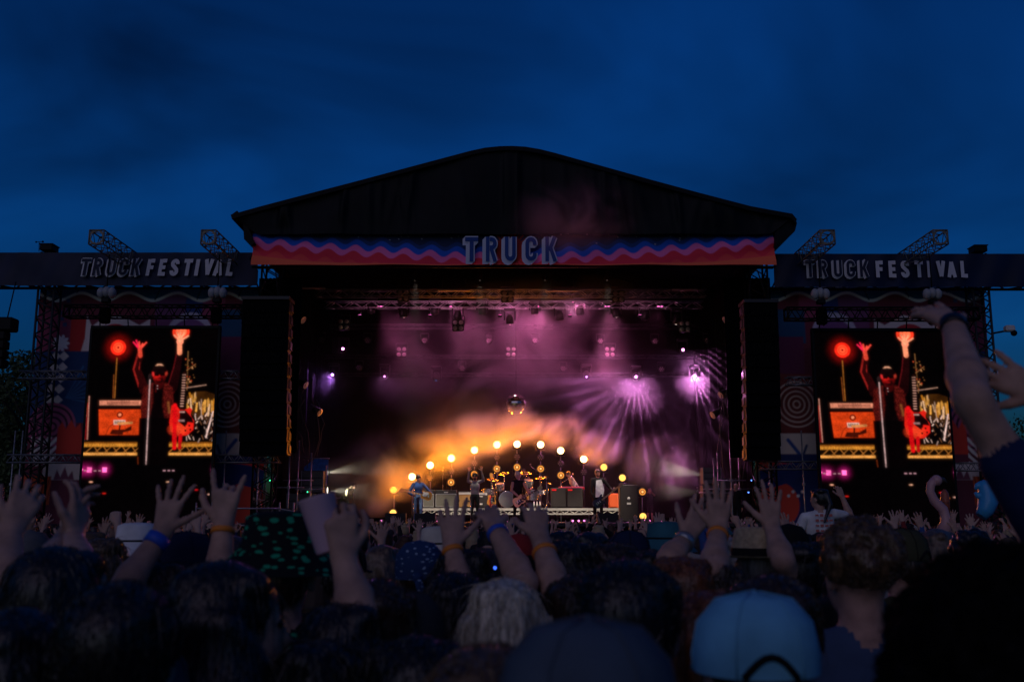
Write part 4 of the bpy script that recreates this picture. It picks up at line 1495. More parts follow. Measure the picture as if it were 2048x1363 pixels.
# side spots
for k, (u, v, tu, tv) in enumerate(((655, 944, 800, 920), (655, 980, 760, 985), (1412, 951, 1300, 930), (1412, 985, 1300, 985))):
    s = -1 if k < 2 else 1
    p = P(u, v, 35.5)
    o = thing('side_spot', 'white side lamp at the %s of the stage, %s of its pair' % ('left' if s < 0 else 'right', 'upper' if k % 2 == 0 else 'lower'), 'light', (p.x, p.y, p.z), group='white side lamps')
    ax = Vector((-s, 0, 0))
    MB().lathe([(0.0, -0.35), (0.09, -0.34), (0.12, -0.05), (0.13, 0.0)], 14, (0, 0, 0), ax).build('housing', FIX, o)
    MB().lathe([(0.12, 0.0), (0.0, 0.02)], 14, (0, 0, 0), ax).build('lens', glow('side_white', (1.0, 0.93, 0.72), 2.4), o)
    MB().bar((s * 0.15, 0, 0), (s * 0.15, 0, -(p.z - DK) if k % 2 else -0.4), 0.02).build('stand', FIX, o)
    t2 = P(tu, tv, 35.8)
    spot('beam', p + ax * 0.05, t2, (1.0, 0.90, 0.66), 430 if s > 0 else 340, 30, 0.35, 0.04, o)

# key lamps added to brighten the band (warm white, so the players read)
for k, u in enumerate((830, 960, 1090, 1215)):
    p = P(u, 560, 32.6)
    o = thing('added_key_lamp', 'added front lamp under the wavy banner, %s from the left' % ORD[k], 'light', p, group='added key lamps')
    d = (Vector((p.x, 35.4, 2.6)) - p).normalized()
    MB().lathe([(0.0, -0.3), (0.08, -0.28), (0.1, 0.0)], 12, (0, 0, 0), d).build('housing', FIX, o)
    MB().lathe([(0.1, 0.0), (0.0, 0.015)], 12, (0, 0, 0), d).build('lens', WHT, o)
    MB().bar((0, 0, 0), (0, 0, 0.35), 0.015).build('clamp', FIX, o)
    spot('key', p + d * 0.05, (p.x, 35.4, 2.6), (1.0, 0.84, 0.70), 4600, 22, 0.8, 0.1, o)

# mirror ball
mbp = P(1032, 808, 37.5)
ball = thing('mirror_ball', 'large mirror ball hanging over the drums', 'mirror ball', mbp)
m_ = MB()
n1, n2, rad = 36, 18, 0.42
for i in range(n2):
    t0, t1 = math.pi * i / n2, math.pi * (i + 1) / n2
    k_ = max(6, int(n1 * math.sin((t0 + t1) / 2)))
    for j in range(k_):
        a0, a1 = 2 * math.pi * j / k_, 2 * math.pi * (j + 0.94) / k_
        t1b = t0 + (t1 - t0) * 0.94
        sph = lambda t, a: Vector((rad * math.sin(t) * math.cos(a), rad * math.sin(t) * math.sin(a), rad * math.cos(t)))
        m_.add([sph(t0, a0), sph(t1b, a0), sph(t1b, a1), sph(t0, a1)], [(0, 1, 2, 3)])
tag(m_.build('mirror_facets', mat('mirror', (0.55, 0.53, 0.5), 0.10, metal=1.0), ball), kind='stuff')
MB().ball((0, 0, 0), rad * 0.985, 24, 16).build('core', mat('ball_core', (0.05, 0.05, 0.05), 0.4, metal=0.6), ball)
MB().bar((0, 0, rad), (0, 0, P(1032, 610, 37.5).z - mbp.z), 0.008).build('cable', FIX, ball)


# ------------------------------------------------------------------ smoke
def smoke_mat(name, groups, base, noise_scale, org, col=(0.9, 0.9, 0.92)):
    m = bpy.data.materials.new(name)
    m.use_nodes = True
    nt = m.node_tree
    for n_ in list(nt.nodes):
        if n_.type != 'OUTPUT_MATERIAL':
            nt.nodes.remove(n_)
    out = nt.nodes['Material Output']
    tcx = nt.nodes.new('ShaderNodeTexCoord')
    src = tcx.outputs['Object']
    # warp
    n0 = nt.nodes.new('ShaderNodeTexNoise')
    n0.inputs['Scale'].default_value = noise_scale
    n0.inputs['Detail'].default_value = 3.5
    n0.inputs['Roughness'].default_value = 0.58
    n0.inputs['Distortion'].default_value = 0.9
    nt.links.new(src, n0.inputs['Vector'])
    tot = None
    for (blobs, lo, hi) in groups:
      mrn = nt.nodes.new('ShaderNodeMapRange')
      mrn.interpolation_type = 'SMOOTHSTEP'
      mrn.inputs[1].default_value = lo; mrn.inputs[2].default_value = hi
      nt.links.new(n0.outputs['Fac'], mrn.inputs[0])
      acc = None
      for (c, r, amp) in blobs:
        c = Vector(c) - org
        mp_ = nt.nodes.new('ShaderNodeVectorMath'); mp_.operation = 'SUBTRACT'
        mp_.inputs[1].default_value = c
        nt.links.new(src, mp_.inputs[0])
        dv = nt.nodes.new('ShaderNodeVectorMath'); dv.operation = 'DIVIDE'
        dv.inputs[1].default_value = r
        nt.links.new(mp_.outputs[0], dv.inputs[0])
        ln = nt.nodes.new('ShaderNodeVectorMath'); ln.operation = 'LENGTH'
        nt.links.new(dv.outputs[0], ln.inputs[0])
        f = nt.nodes.new('ShaderNodeMapRange'); f.interpolation_type = 'SMOOTHSTEP'
        f.inputs[1].default_value = 1.0; f.inputs[2].default_value = 0.1
        f.inputs[3].default_value = 0.0; f.inputs[4].default_value = amp
        nt.links.new(ln.outputs['Value'], f.inputs[0])
        if acc is None:
            acc = f.outputs[0]
        else:
            ad = nt.nodes.new('ShaderNodeMath'); ad.operation = 'ADD'
            nt.links.new(acc, ad.inputs[0]); nt.links.new(f.outputs[0], ad.inputs[1])
            acc = ad.outputs[0]
      mu = nt.nodes.new('ShaderNodeMath'); mu.operation = 'MULTIPLY_ADD'
      mu.inputs[2].default_value = base
      nt.links.new(acc, mu.inputs[0]); nt.links.new(mrn.outputs[0], mu.inputs[1])
      if tot is not None:
          nt.links.new(tot, mu.inputs[2])
      tot = mu.outputs[0]
    vs_ = nt.nodes.new('ShaderNodeVolumeScatter')
    vs_.inputs['Color'].default_value = tuple(col) + (1,)
    vs_.inputs['Anisotropy'].default_value = 0.15
    nt.links.new(mu.outputs[0], vs_.inputs['Density'])
    nt.links.new(vs_.outputs[0], out.inputs['Volume'])
    m.cycles.volume_sampling = 'MULTIPLE_IMPORTANCE'
    m.cycles.volume_step_rate = 0.9
    return m


so = Vector((0, 37.2, 6.0))
PLUME = [
    (P(725, 1000, 36.9), (1.4, 1.5, 0.9), 1.2), (P(795, 955, 37.2), (1.7, 1.5, 1.0), 1.3), (P(880, 905, 37.3), (1.8, 1.5, 1.1), 1.2),
    (P(960, 868, 37.4), (1.7, 1.5, 1.0), 1.2), (P(1035, 848, 37.5), (1.6, 1.5, 1.0), 1.0), (P(1115, 862, 37.5), (1.5, 1.5, 1.0), 0.7), (P(1195, 895, 37.5), (1.3, 1.4, 0.9), 0.4),
    (P(1330, 930, 36.2), (1.8, 1.7, 1.5), 0.60), (P(690, 955, 35.8), (1.4, 1.5, 0.9), 0.35), (P(1225, 850, 38.8), (0.8, 1.3, 1.5), 0.24),
]
VEIL = [
    (P(1040, 680, 39.0), (5.0, 3.0, 3.2), 0.21), (P(850, 720, 39.0), (3.2, 2.4, 2.6), 0.17), (P(1190, 770, 39.0), (2.0, 2.2, 2.2), 0.19),
    (P(1120, 575, 36.4), (5.0, 3.6, 2.4), 0.12), (P(1275, 790, 39.9), (1.35, 1.2, 1.25), 0.24), (P(1400, 760, 39.8), (1.35, 1.2, 1.2), 0.24), (P(660, 760, 40.2), (1.4, 1.2, 1.3), 0.16), (P(770, 780, 40.2), (1.0, 1.2, 1.0), 0.10),
    (P(930, 850, 37.2), (3.6, 1.8, 2.0), 0.10), (P(780, 930, 37.0), (2.2, 1.8, 1.7), 0.14),
]
sm = MB()
sm.box((0, 0, 0), (17.0, 9.6, 8.3))
smo = sm.build('smoke', smoke_mat('stage_smoke', [(PLUME, 0.39, 0.66), (VEIL, 0.34, 0.70)], 0.0015, 0.45, so))
smo.location = so
tag(smo, 'orange and purple lit smoke drifting over the stage', 'smoke', kind='stuff')
so2 = P(1150, 430, 29.4)
sm2 = MB().ball((0, 0, 0), 1.0, 24, 14, sc=(2.6, 0.95, 1.6)).build('smoke', smoke_mat('escaped_smoke', [([(so2, (2.4, 0.9, 1.5), 0.22)], 0.35, 0.7)], 0.0, 0.6, so2))
sm2.location = so2
tag(sm2, 'thin purple smoke drifting up in front of the roof gable', 'smoke', kind='stuff')

# ------------------------------------------------------------------ people: bodies grown from blended limbs
class Sdf:
    def __init__(self):
        self.p = []

    def cap(self, a, b, ra, rb=None, mi=0, k=0.02):
        self.p.append(('c', np.array(a, float), np.array(b, float), ra, ra if rb is None else rb, mi, k))
        return self

    def ell(self, c, r, mi=0, k=0.02, rot=None):
        self.p.append(('e', np.array(c, float), np.array(r, float), rot, None, mi, k))
        return self

    def mesh(self, h):
        lo, hi = np.full(3, 1e9), np.full(3, -1e9)
        for t, a, b, ra, rb, mi, k in self.p:
            if t == 'c':
                r = max(ra, rb)
                lo = np.minimum(lo, np.minimum(a, b) - r); hi = np.maximum(hi, np.maximum(a, b) + r)
            else:
                r = b.max() if ra is not None else b
                lo = np.minimum(lo, a - r); hi = np.maximum(hi, a + r)
        lo -= 3 * h; hi += 3 * h
        n = np.ceil((hi - lo) / h).astype(int) + 1
        D = np.full(n, 0.05, np.float32)
        M = np.zeros(n, np.int8)
        ax = [lo[i] + h * np.arange(n[i]) for i in range(3)]
        for t, a, b, ra, rb, mi, k in self.p:
            mg = k + 2.6 * h
            if t == 'c':
                r = max(ra, rb)
                l2, h2 = np.minimum(a, b) - r - mg, np.maximum(a, b) + r + mg
            else:
                r = b.max() if ra is not None else b
                l2, h2 = a - r - mg, a + r + mg
            i0 = np.maximum(0, np.floor((l2 - lo) / h).astype(int)); i1 = np.minimum(n, np.ceil((h2 - lo) / h).astype(int) + 1)
            x = ax[0][i0[0]:i1[0], None, None]; y = ax[1][None, i0[1]:i1[1], None]; z = ax[2][None, None, i0[2]:i1[2]]
            if t == 'c':
                ab = b - a
                L2 = max(1e-12, float(ab @ ab))
                tt = np.clip(((x - a[0]) * ab[0] + (y - a[1]) * ab[1] + (z - a[2]) * ab[2]) / L2, 0, 1)
                d = np.sqrt((x - a[0] - tt * ab[0]) ** 2 + (y - a[1] - tt * ab[1]) ** 2 + (z - a[2] - tt * ab[2]) ** 2) - (ra + (rb - ra) * tt)
            else:
                dx, dy, dz = x - a[0], y - a[1], z - a[2]
                if ra is not None:
                    Q = ra
                    dx, dy, dz = (Q[0][0] * dx + Q[1][0] * dy + Q[2][0] * dz, Q[0][1] * dx + Q[1][1] * dy + Q[2][1] * dz, Q[0][2] * dx + Q[1][2] * dy + Q[2][2] * dz)
                k0 = np.sqrt((dx / b[0]) ** 2 + (dy / b[1]) ** 2 + (dz / b[2]) ** 2)
                k1 = np.sqrt((dx / b[0] ** 2) ** 2 + (dy / b[1] ** 2) ** 2 + (dz / b[2] ** 2) ** 2) + 1e-9
                d = k0 * (k0 - 1) / k1
            sl = tuple(slice(i0[q], i1[q]) for q in range(3))
            old = D[sl]
            M[sl] = np.where(d < old, mi, M[sl])
            if k > 0:
                hh = np.maximum(k - np.abs(old - d), 0) / k
                D[sl] = np.minimum(old, d) - hh * hh * k * 0.25
            else:
                D[sl] = np.minimum(old, d)
        np.clip(D, -2 * h, 2 * h, out=D)
        # surface nets
        S = D < 0
        c8 = sum(S[i:n[0] - 1 + i, j:n[1] - 1 + j, k_:n[2] - 1 + k_].astype(np.int8) for i in (0, 1) for j in (0, 1) for k_ in (0, 1))
        ci, cj, ck = np.nonzero((c8 > 0) & (c8 < 8))
        nv = len(ci)
        vid = np.full((n[0] - 1, n[1] - 1, n[2] - 1), -1, np.int32)
        vid[ci, cj, ck] = np.arange(nv)
        acc = np.zeros((nv, 3)); cnt = np.zeros(nv)
        corners = [(i, j, k_) for i in (0, 1) for j in (0, 1) for k_ in (0, 1)]
        for A in corners:
            for axis in range(3):
                if A[axis]:
                    continue
                B = list(A); B[axis] = 1
                da = D[ci + A[0], cj + A[1], ck + A[2]]; db = D[ci + B[0], cj + B[1], ck + B[2]]
                m = (da < 0) != (db < 0)
                tt = np.where(m, da / np.where(m, da - db, 1), 0)
                for q in range(3):
                    acc[:, q] += np.where(m, A[q] + (tt if q == axis else 0), 0)
                cnt += m
        V = (np.stack([ci, cj, ck], 1) + acc / cnt[:, None]) * h + lo
        vm = np.zeros(nv, np.int8)
        best = np.full(nv, 9.0)
        for A in corners:
            dd = D[ci + A[0], cj + A[1], ck + A[2]]
            w = dd < best
            vm = np.where(w, M[ci + A[0], cj + A[1], ck + A[2]], vm); best = np.where(w, dd, best)
        F = []
        for axis in range(3):
            sa = [slice(None)] * 3; sb = [slice(None)] * 3
            sa[axis] = slice(0, -1); sb[axis] = slice(1, None)
            A_, B_ = S[tuple(sa)], S[tuple(sb)]
            e = np.stack(np.nonzero(A_ != B_), 1)
            o1, o2 = [q for q in range(3) if q != axis]
            ok = (e[:, o1] > 0) & (e[:, o2] > 0) & (e[:, o1] < n[o1] - 1) & (e[:, o2] < n[o2] - 1)
            e = e[ok]
            ins = A_[tuple(e.T)]
            q = []
            for (d1, d2) in ((0, 0), (1, 0), (1, 1), (0, 1)):
                c = e.copy(); c[:, o1] -= d1; c[:, o2] -= d2
                q.append(vid[c[:, 0], c[:, 1], c[:, 2]])
            q = np.stack(q, 1)
            flip = ins if axis != 1 else ~ins
            q[~flip] = q[~flip][:, ::-1]
            F.append(q)
        F = np.concatenate(F)
        F = F[(F >= 0).all(1)][:, ::-1]
        return V, F, vm[F[:, 0]]


def np_mesh(name, pieces, mats):
    V = np.concatenate([p[0] for p in pieces])
    off = np.cumsum([0] + [len(p[0]) for p in pieces[:-1]])
    F = np.concatenate([p[1] + o for p, o in zip(pieces, off)])
    MI = np.concatenate([p[2] for p in pieces])
    me = bpy.data.meshes.new(name)
    me.vertices.add(len(V))
    me.vertices.foreach_set('co', V.astype(np.float32).reshape(-1))
    me.loops.add(F.size)
    me.loops.foreach_set('vertex_index', F.reshape(-1).astype(np.int32))
    me.polygons.add(len(F))
    me.polygons.foreach_set('loop_start', np.arange(0, F.size, 4, dtype=np.int32))
    me.polygons.foreach_set('use_smooth', np.ones(len(F), bool))
    me.polygons.foreach_set('material_index', MI.astype(np.int32))
    for m in mats:
        me.materials.append(m)
    me.update(calc_edges=True)
    return me


def nrm(v):
    v = np.array(v, float)
    return v / (np.linalg.norm(v) + 1e-12)


POSES = {   # per finger: index..little (splay degrees, curl per joint degrees), thumb (splay, curl)
    'open': ([(13, 6), (4, 4), (-5, 5), (-15, 8)], (1.0, 8)),
    'spread': ([(20, 4), (5, 3), (-9, 4), (-24, 6)], (1.25, 4)),
    'relaxed': ([(6, 22), (2, 26), (-3, 30), (-8, 34)], (0.8, 22)),
    'rock': ([(12, 3), (2, 88), (-2, 88), (-20, 5)], (1.1, 20)),
    'point': ([(2, 4), (0, 85), (-2, 88), (-4, 88)], (0.6, 40)),
    'grip': ([(4, 52), (1, 54), (-2, 54), (-5, 56)], (0.9, 35)),
    'fist': ([(3, 84), (1, 86), (-1, 86), (-3, 86)], (0.5, 50)),
}


def hand(sd, w, d, nml, thumb, pose='open', sc=1.0, mi=0, fat=1.0):
    """w wrist, d towards the fingers, nml out of the palm, thumb = +1/-1 which side of nml x d."""
    d = nrm(d); nml = np.array(nml, float); nml = nrm(nml - d * (nml @ d))
    l = np.cross(nml, d) * thumb
    fing, th = POSES[pose]
    jr = random.Random(int(abs(w[0] * 977 + w[2] * 3571 + w[1] * 131)))
    fing = [(a_ + jr.uniform(-4, 4), max(2, b_ + jr.uniform(-5, 12))) for a_, b_ in fing]
    xs = (0.031, 0.011, -0.010, -0.029)
    ln = (0.078, 0.087, 0.081, 0.064)
    kn = (0.092, 0.096, 0.091, 0.082)
    for i in range(4):
        b = w + (d * kn[i] + l * xs[i]) * sc
        sd.cap(w + (d * 0.012 + l * xs[i] * 0.45) * sc, b, 0.0155 * sc, 0.0125 * sc * fat, mi, 0.012)
        a = math.radians(fing[i][0]); cur = math.radians(fing[i][1])
        dd = d * math.cos(a) + l * math.sin(a)
        p = b
        ang = cur * 0.7
        for q, fr in enumerate((0.46, 0.30, 0.24)):
            di = dd * math.cos(ang) + nml * math.sin(ang)
            p2 = p + di * ln[i] * fr * sc
            r0 = (0.0098, 0.0090, 0.0082, 0.0072)
            sd.cap(p, p2, r0[q] * sc * fat * 0.96, r0[q + 1] * sc * fat * 0.96, mi, 0.004)
            if q < 2:
                sd.ell(p2, np.array((1, 1, 1)) * r0[q + 1] * sc * fat * 1.08, mi, 0.003)
            p = p2
            ang += cur
    b = w + (d * 0.026 + l * 0.026) * sc
    p = b
    sp = th[0]; cu = math.radians(th[1])
    dirn = nrm(d * 0.75 + l * 0.75 * sp + nml * 0.25)
    for q, fr in enumerate((0.042, 0.034, 0.028)):
        p2 = p + dirn * fr * sc
        sd.cap(p, p2, (0.0150, 0.0115, 0.0100)[q] * sc * fat, (0.0115, 0.0100, 0.0085)[q] * sc * fat, mi, 0.007)
        p = p2
        dirn = nrm(dirn * math.cos(cu) + (d * 0.6 + nml * 0.6 - l * 0.5) * math.sin(cu))
    return sd


SKIN, HAIR, SHIRT, PANTS, SHOE, DARK = range(6)


def build_person(height=1.72, arms=(), hair='short', sleeve='short', face=False, glasses=False, lean=0.0, hb=0.016, ha=0.0075, fat=1.0, legs=(0, 0),
                 build=1.0, head_dir=(0, 0), beard=False, hat=False, shorts=False, seat=False, hair_r=1.0, seed=0, vest=False):
    """arms: list of dicts side, elbow, wrist (local, metres), pose, fdir, palm. Faces +Y. Returns mesh pieces."""
    s = height / 1.75
    rr = random.Random(seed)
    B = Sdf()
    w = build

    def L(x, y, z):      # lean the upper body forward about the hips
        if z > 0.95 and lean:
            dz = z - 0.95
            y, z = y + dz * math.sin(lean), 0.95 + dz * math.cos(lean)
        return np.array((x, y, z)) * s
    for sx, dy in ((-1, legs[0]), (1, legs[1])):
        hip, knee, ank = np.array((sx * 0.092, 0, 0.90)), np.array((sx * 0.105, 0.02 + dy * 0.5, 0.49)), np.array((sx * 0.115, -0.02 + dy, 0.085))
        if seat:
            knee, ank = np.array((sx * 0.13, 0.40, 0.80)), np.array((sx * 0.12, 0.36, 0.38))
        B.cap(hip * s, knee * s, 0.088 * s * w, 0.060 * s, PANTS, 0.03)
        B.cap(knee * s, ank * s, 0.058 * s, 0.042 * s, SKIN if shorts else PANTS, 0.02)
        B.cap((ank + (0, -0.02, -0.04)) * s, (ank + (0, 0.16, -0.05)) * s, 0.040 * s, 0.034 * s, SHOE, 0.01)
    B.ell(np.array((0, -0.01, 0.96)) * s, np.array((0.165, 0.115, 0.13)) * s * w, PANTS, 0.03)
    B.ell(L(0, 0, 1.10), np.array((0.158, 0.108, 0.19)) * s * w, SHIRT, 0.03)
    B.ell(L(0, 0.005, 1.28), np.array((0.180, 0.120, 0.20)) * s * w, SHIRT, 0.03)
    sh = {}
    for sx in (-1, 1):
        up = 0.0
        for a in arms:
            if a['side'] == sx and a['elbow'][2] > 1.42 * s:
                up = 0.045
        sh[sx] = L(sx * (0.185 * w - up * 0.4), 0.0, 1.415 + up)
        B.cap(L(sx * 0.05, -0.005, 1.445), sh[sx], 0.058 * s, 0.060 * s * w, SHIRT, 0.035)
    B.cap(L(0, -0.005, 1.45), L(0, 0.015, 1.57), 0.060 * s, 0.054 * s, SKIN, 0.02)
    # head (optionally turned: yaw, pitch)
    yaw, pit = head_dir
    cy, sy, cp, sp = math.cos(yaw), math.sin(yaw), math.cos(pit), math.sin(pit)
    Rz = np.array(((cy, -sy, 0), (sy, cy, 0), (0, 0, 1))); Rx = np.array(((1, 0, 0), (0, cp, -sp), (0, sp, cp)))
    Q = Rz @ Rx
    hc = L(0, 0.02, 1.625)

    def Hd(x, y, z):
        return hc + (Q @ np.array((x, y, z))) * s
    E = Sdf()
    E.cap(L(0, 0.0, 1.47), Hd(0, -0.01, -0.03), 0.056 * s, 0.055 * s, SKIN, 0.02)
    E.ell(Hd(0, -0.008, 0.028), np.array((0.076, 0.096, 0.096)) * s, SKIN, 0.02, Q)
    E.ell(Hd(0, 0.030, -0.045), np.array((0.056, 0.062, 0.066)) * s, HAIR if beard else SKIN, 0.02, Q)
    E.ell(Hd(0, 0.045, -0.01), np.array((0.055, 0.050, 0.060)) * s, SKIN, 0.02, Q)
    E.cap(Hd(0, 0.092, 0.018), Hd(0, 0.106, -0.014), 0.009 * s, 0.013 * s, SKIN, 0.012)
    for sx in (-1, 1):
        E.ell(Hd(sx * 0.079, -0.005, -0.005), np.array((0.012, 0.022, 0.032)) * s, SKIN, 0.006, Q)
    if face:
        for sx in (-1, 1):
            E.ell(Hd(sx * 0.030, 0.088, 0.018), np.array((0.013, 0.008, 0.007)) * s, DARK, 0.0, Q)
            E.cap(Hd(sx * 0.016, 0.097, 0.034), Hd(sx * 0.045, 0.088, 0.034), 0.005 * s, 0.004 * s, HAIR, 0.004)
        E.cap(Hd(-0.022, 0.092, -0.045), Hd(0.022, 0.092, -0.045), 0.006 * s, 0.006 * s, DARK, 0.002)
    if glasses:
        for sx in (-1, 1):
            E.ell(Hd(sx * 0.032, 0.098, 0.016), np.array((0.027, 0.010, 0.020)) * s, DARK, 0.003, Q)
        E.cap(Hd(-0.076, 0.03, 0.02), Hd(-0.06, 0.09, 0.02), 0.004 * s, None, DARK, 0.002)
        E.cap(Hd(0.076, 0.03, 0.02), Hd(0.06, 0.09, 0.02), 0.004 * s, None, DARK, 0.002)
    hr = hair_r * (0.9 if hat else 1.0)
    if hat and hair in ('curly', 'afro'):
        hair = 'short'
    if hair in ('short', 'long', 'bob', 'bun', 'pony'):
        E.ell(Hd(0, -0.026, 0.048), np.array((0.086 * hr, 0.098 * hr, 0.088 * hr)) * s, HAIR, 0.012, Q)
        E.ell(Hd(0, -0.050, 0.0), np.array((0.080 * hr, 0.070, 0.075)) * s, HAIR, 0.02, Q)
        for _ in range(0 if hat else 10):
            a = rr.uniform(0, 6.28)
            E.ell(Hd(0.06 * math.cos(a), -0.02 + 0.07 * math.sin(a), 0.075 + rr.uniform(-.01, .03)), np.array((0.034, 0.036, 0.028)) * s * rr.uniform(.8, 1.2), HAIR, 0.012, Q)
    if hair in ('long', 'bob'):
        n_ = 9
        bot = 1.25 if hair == 'long' else 1.46
        for i in range(n_):
            a = math.pi * (1.05 + 0.9 * i / (n_ - 1))
            x, y = 0.088 * hr * math.cos(a), 0.105 * math.sin(a)
            x2 = x * (1.25 if hair == 'long' else 1.15) + rr.uniform(-.012, .012)
            zz = (bot + rr.uniform(-0.05, 0.05) + 0.06 * abs(math.cos(a)))
            top = Hd(x * 0.95, y * 0.9 - 0.01, 0.03)
            mid = L(x * 1.12, y * 1.05 - 0.01, 1.50)
            if hair == 'long':
                E.cap(top, mid, 0.030 * s, 0.031 * s, HAIR, 0.014)
                E.cap(mid, L(x2, y * 1.1 - 0.045, zz), 0.031 * s, 0.016 * s, HAIR, 0.014)
            else:
                E.cap(top, L(x2, y * 1.0 - 0.01, zz), 0.032 * s, 0.022 * s, HAIR, 0.014)
    if hair == 'bun':
        E.ell(Hd(0, -0.06, 0.135), np.array((0.045, 0.045, 0.04)) * s, HAIR, 0.015, Q)
    if hair == 'pony':
        E.cap(Hd(0, -0.115, 0.05), Hd(0, -0.15, -0.06), 0.03 * s, 0.03 * s, HAIR, 0.015)
        E.cap(Hd(0, -0.15, -0.06), L(0, -0.15, 1.36), 0.03 * s, 0.012 * s, HAIR, 0.015)
    if hair in ('curly', 'afro'):
        R0 = 0.094 if hair == 'curly' else 0.15
        E.ell(Hd(0, -0.03, 0.045), np.array((R0 * 0.9, R0 * 1.02, R0 * 0.92)) * s * hr, HAIR, 0.012, Q)
        for i in range(150 if hair == 'curly' else 420):
            th = rr.uniform(0, 6.28); ph = math.acos(rr.uniform(-0.45, 1.0))
            v = np.array((math.sin(ph) * math.cos(th), math.sin(ph) * math.sin(th), math.cos(ph)))
            if v[1] > 0.45 and v[2] < 0.35:
                continue
            c = Hd(*(np.array((0, -0.03, 0.045)) + v * R0 * hr * np.array((0.92, 1.02, 0.95))))
            E.ell(c, np.array((1, 1, 1)) * rr.uniform(0.010, 0.020) * s * rr.choice((0.8, 1.0, 1.25)), HAIR, 0.008)
    pieces = [B.mesh(hb), E.mesh(min(hb, 0.0085))]
    for a in arms:
        A = Sdf()
        sx = a['side']
        S0, el, wr = sh[sx], np.array(a['elbow'], float), np.array(a['wrist'], float)
        m1 = SHIRT if sleeve in ('short', 'long') else SKIN
        m2 = SHIRT if sleeve == 'long' else SKIN
        r1 = 0.050 * s * (w * .5 + .5)
        mid = S0 + (el - S0) * 0.58
        A.cap(S0, mid, r1 + (0.012 if sleeve != 'none' else 0) * s, r1 + (0.012 if sleeve == 'short' else 0.004) * s, m1, 0.02)
        A.cap(mid, el, r1 * 0.92, 0.041 * s, m2, 0.012)
        fo = el + (wr - el) * 0.28
        A.cap(el, fo, 0.042 * s, 0.044 * s, m2, 0.015)
        A.cap(fo, wr, 0.044 * s, 0.028 * s, m2, 0.015)
        fd = a.get('fdir')
        fd = nrm(wr - el) if fd is None else nrm(fd)
        A.cap(wr, wr + fd * 0.02 * s, 0.027 * s, 0.023 * s, SKIN, 0.012)
        pn = a.get('palm', (0, 1, 0))
        hand(A, wr, fd, pn, a.get('thumb', -sx), a.get('pose', 'open'), s * a.get('hs', 1.0), SKIN, fat)
        pieces.append(A.mesh(ha))
    for sx in (-1, 1):
        if not any(a['side'] == sx for a in arms) and not seat:
            A = Sdf()
            S0 = sh[sx]
            el = S0 + np.array((sx * 0.05, -0.03, -0.29)) * s
            wr = el + np.array((sx * -0.01, 0.08, -0.25)) * s
            m1 = SHIRT if sleeve != 'none' else SKIN
            A.cap(S0, S0 + (el - S0) * .6, 0.06 * s, 0.058 * s, m1, 0.02)
            A.cap(S0 + (el - S0) * .6, el, 0.045 * s, 0.040 * s, SHIRT if sleeve == 'long' else SKIN, 0.015)
            A.cap(el, wr, 0.041 * s, 0.027 * s, SHIRT if sleeve == 'long' else SKIN, 0.015)
            hand(A, wr, (0, 0.15, -1), (-sx, 0, 0), 1 if sx > 0 else -1, 'relaxed', s, SKIN, max(fat, 1.1))
            pieces.append(A.mesh(max(ha, 0.012)))
    info = {'sh': sh, 'head': hc, 'Q': Q, 's': s}
    return pieces, info


def add_strands(o, n, length, seed=0, droop=0.75, curl=0.0, width=0.0011, fuzz=0.35):
    """loose hair strands growing out of the hair surface, one child mesh."""
    me = o.data
    nv = len(me.vertices)
    co = np.empty(nv * 3, np.float32); me.vertices.foreach_get('co', co); co = co.reshape(-1, 3)
    no = np.empty(nv * 3, np.float32); me.vertices.foreach_get('normal', no); no = no.reshape(-1, 3)
    mi = np.empty(len(me.polygons), np.int32); me.polygons.foreach_get('material_index', mi)
    lv = np.empty(len(me.loops), np.int32); me.loops.foreach_get('vertex_index', lv)
    q = lv.reshape(-1, 4)[mi == HAIR]
    if len(q) == 0:
        return
    rs_ = np.random.RandomState(seed + 100)
    f = q[rs_.randint(0, len(q), n)]
    wt = rs_.dirichlet((1, 1, 1, 1), n)[..., None]
    p0 = (co[f] * wt).sum(1); nn = no[f[:, 0]]
    L_ = (length * (0.5 + rs_.rand(n) * 0.9))[:, None]
    down = np.array([0, 0, -1.0])
    flow = down - nn * (nn @ down)[:, None]
    d1 = nn * fuzz + flow * droop + rs_.normal(size=(n, 3)) * 0.22
    d1 /= np.linalg.norm(d1, axis=1)[:, None] + 1e-9
    d2 = nn * fuzz * 0.4 + down * droop + rs_.normal(size=(n, 3)) * 0.3
    d2 /= np.linalg.norm(d2, axis=1)[:, None] + 1e-9
    side = np.cross(d1, rs_.normal(size=(n, 3))); side /= np.linalg.norm(side, axis=1)[:, None] + 1e-9
    K = 5 if curl else 3
    pts = []
    for k in range(K):
        t = k / (K - 1.0)
        p = p0 - nn * 0.004 + d1 * L_ * t * (1 - 0.4 * t) + d2 * L_ * 0.4 * t * t
        if curl:
            ph = rs_.rand(n)[:, None] * 0 + t * 9.0
            p = p + (side * np.sin(ph) + np.cross(side, d1) * np.cos(ph)) * curl * (0.3 + t)
        pts.append((p, width * (1 - 0.75 * t)))
    V = []
    for (p, w_) in pts:
        V += [p - side * w_, p + side * w_]
    V = np.stack(V, 1).reshape(-1, 3)
    base = np.arange(n)[:, None] * (2 * K)
    F = np.concatenate([base + np.array([[2 * k, 2 * k + 1, 2 * k + 3, 2 * k + 2]]) for k in range(K - 1)])
    h = link_mesh('hair', np_mesh('hair', [(V, F, np.zeros(len(F), np.int32))], [me.materials[HAIR]]), o)
    tag(h, kind='stuff')
    return h


# ---- cloth, skin and hair materials
def skin_mat(name, col):
    m = mat(name, col, 0.55, spec=0.3, noise=0.22, nscale=22, bump=0.12)
    m.node_tree.nodes['Principled BSDF'].inputs['Subsurface Weight'].default_value = 0.0
    return m


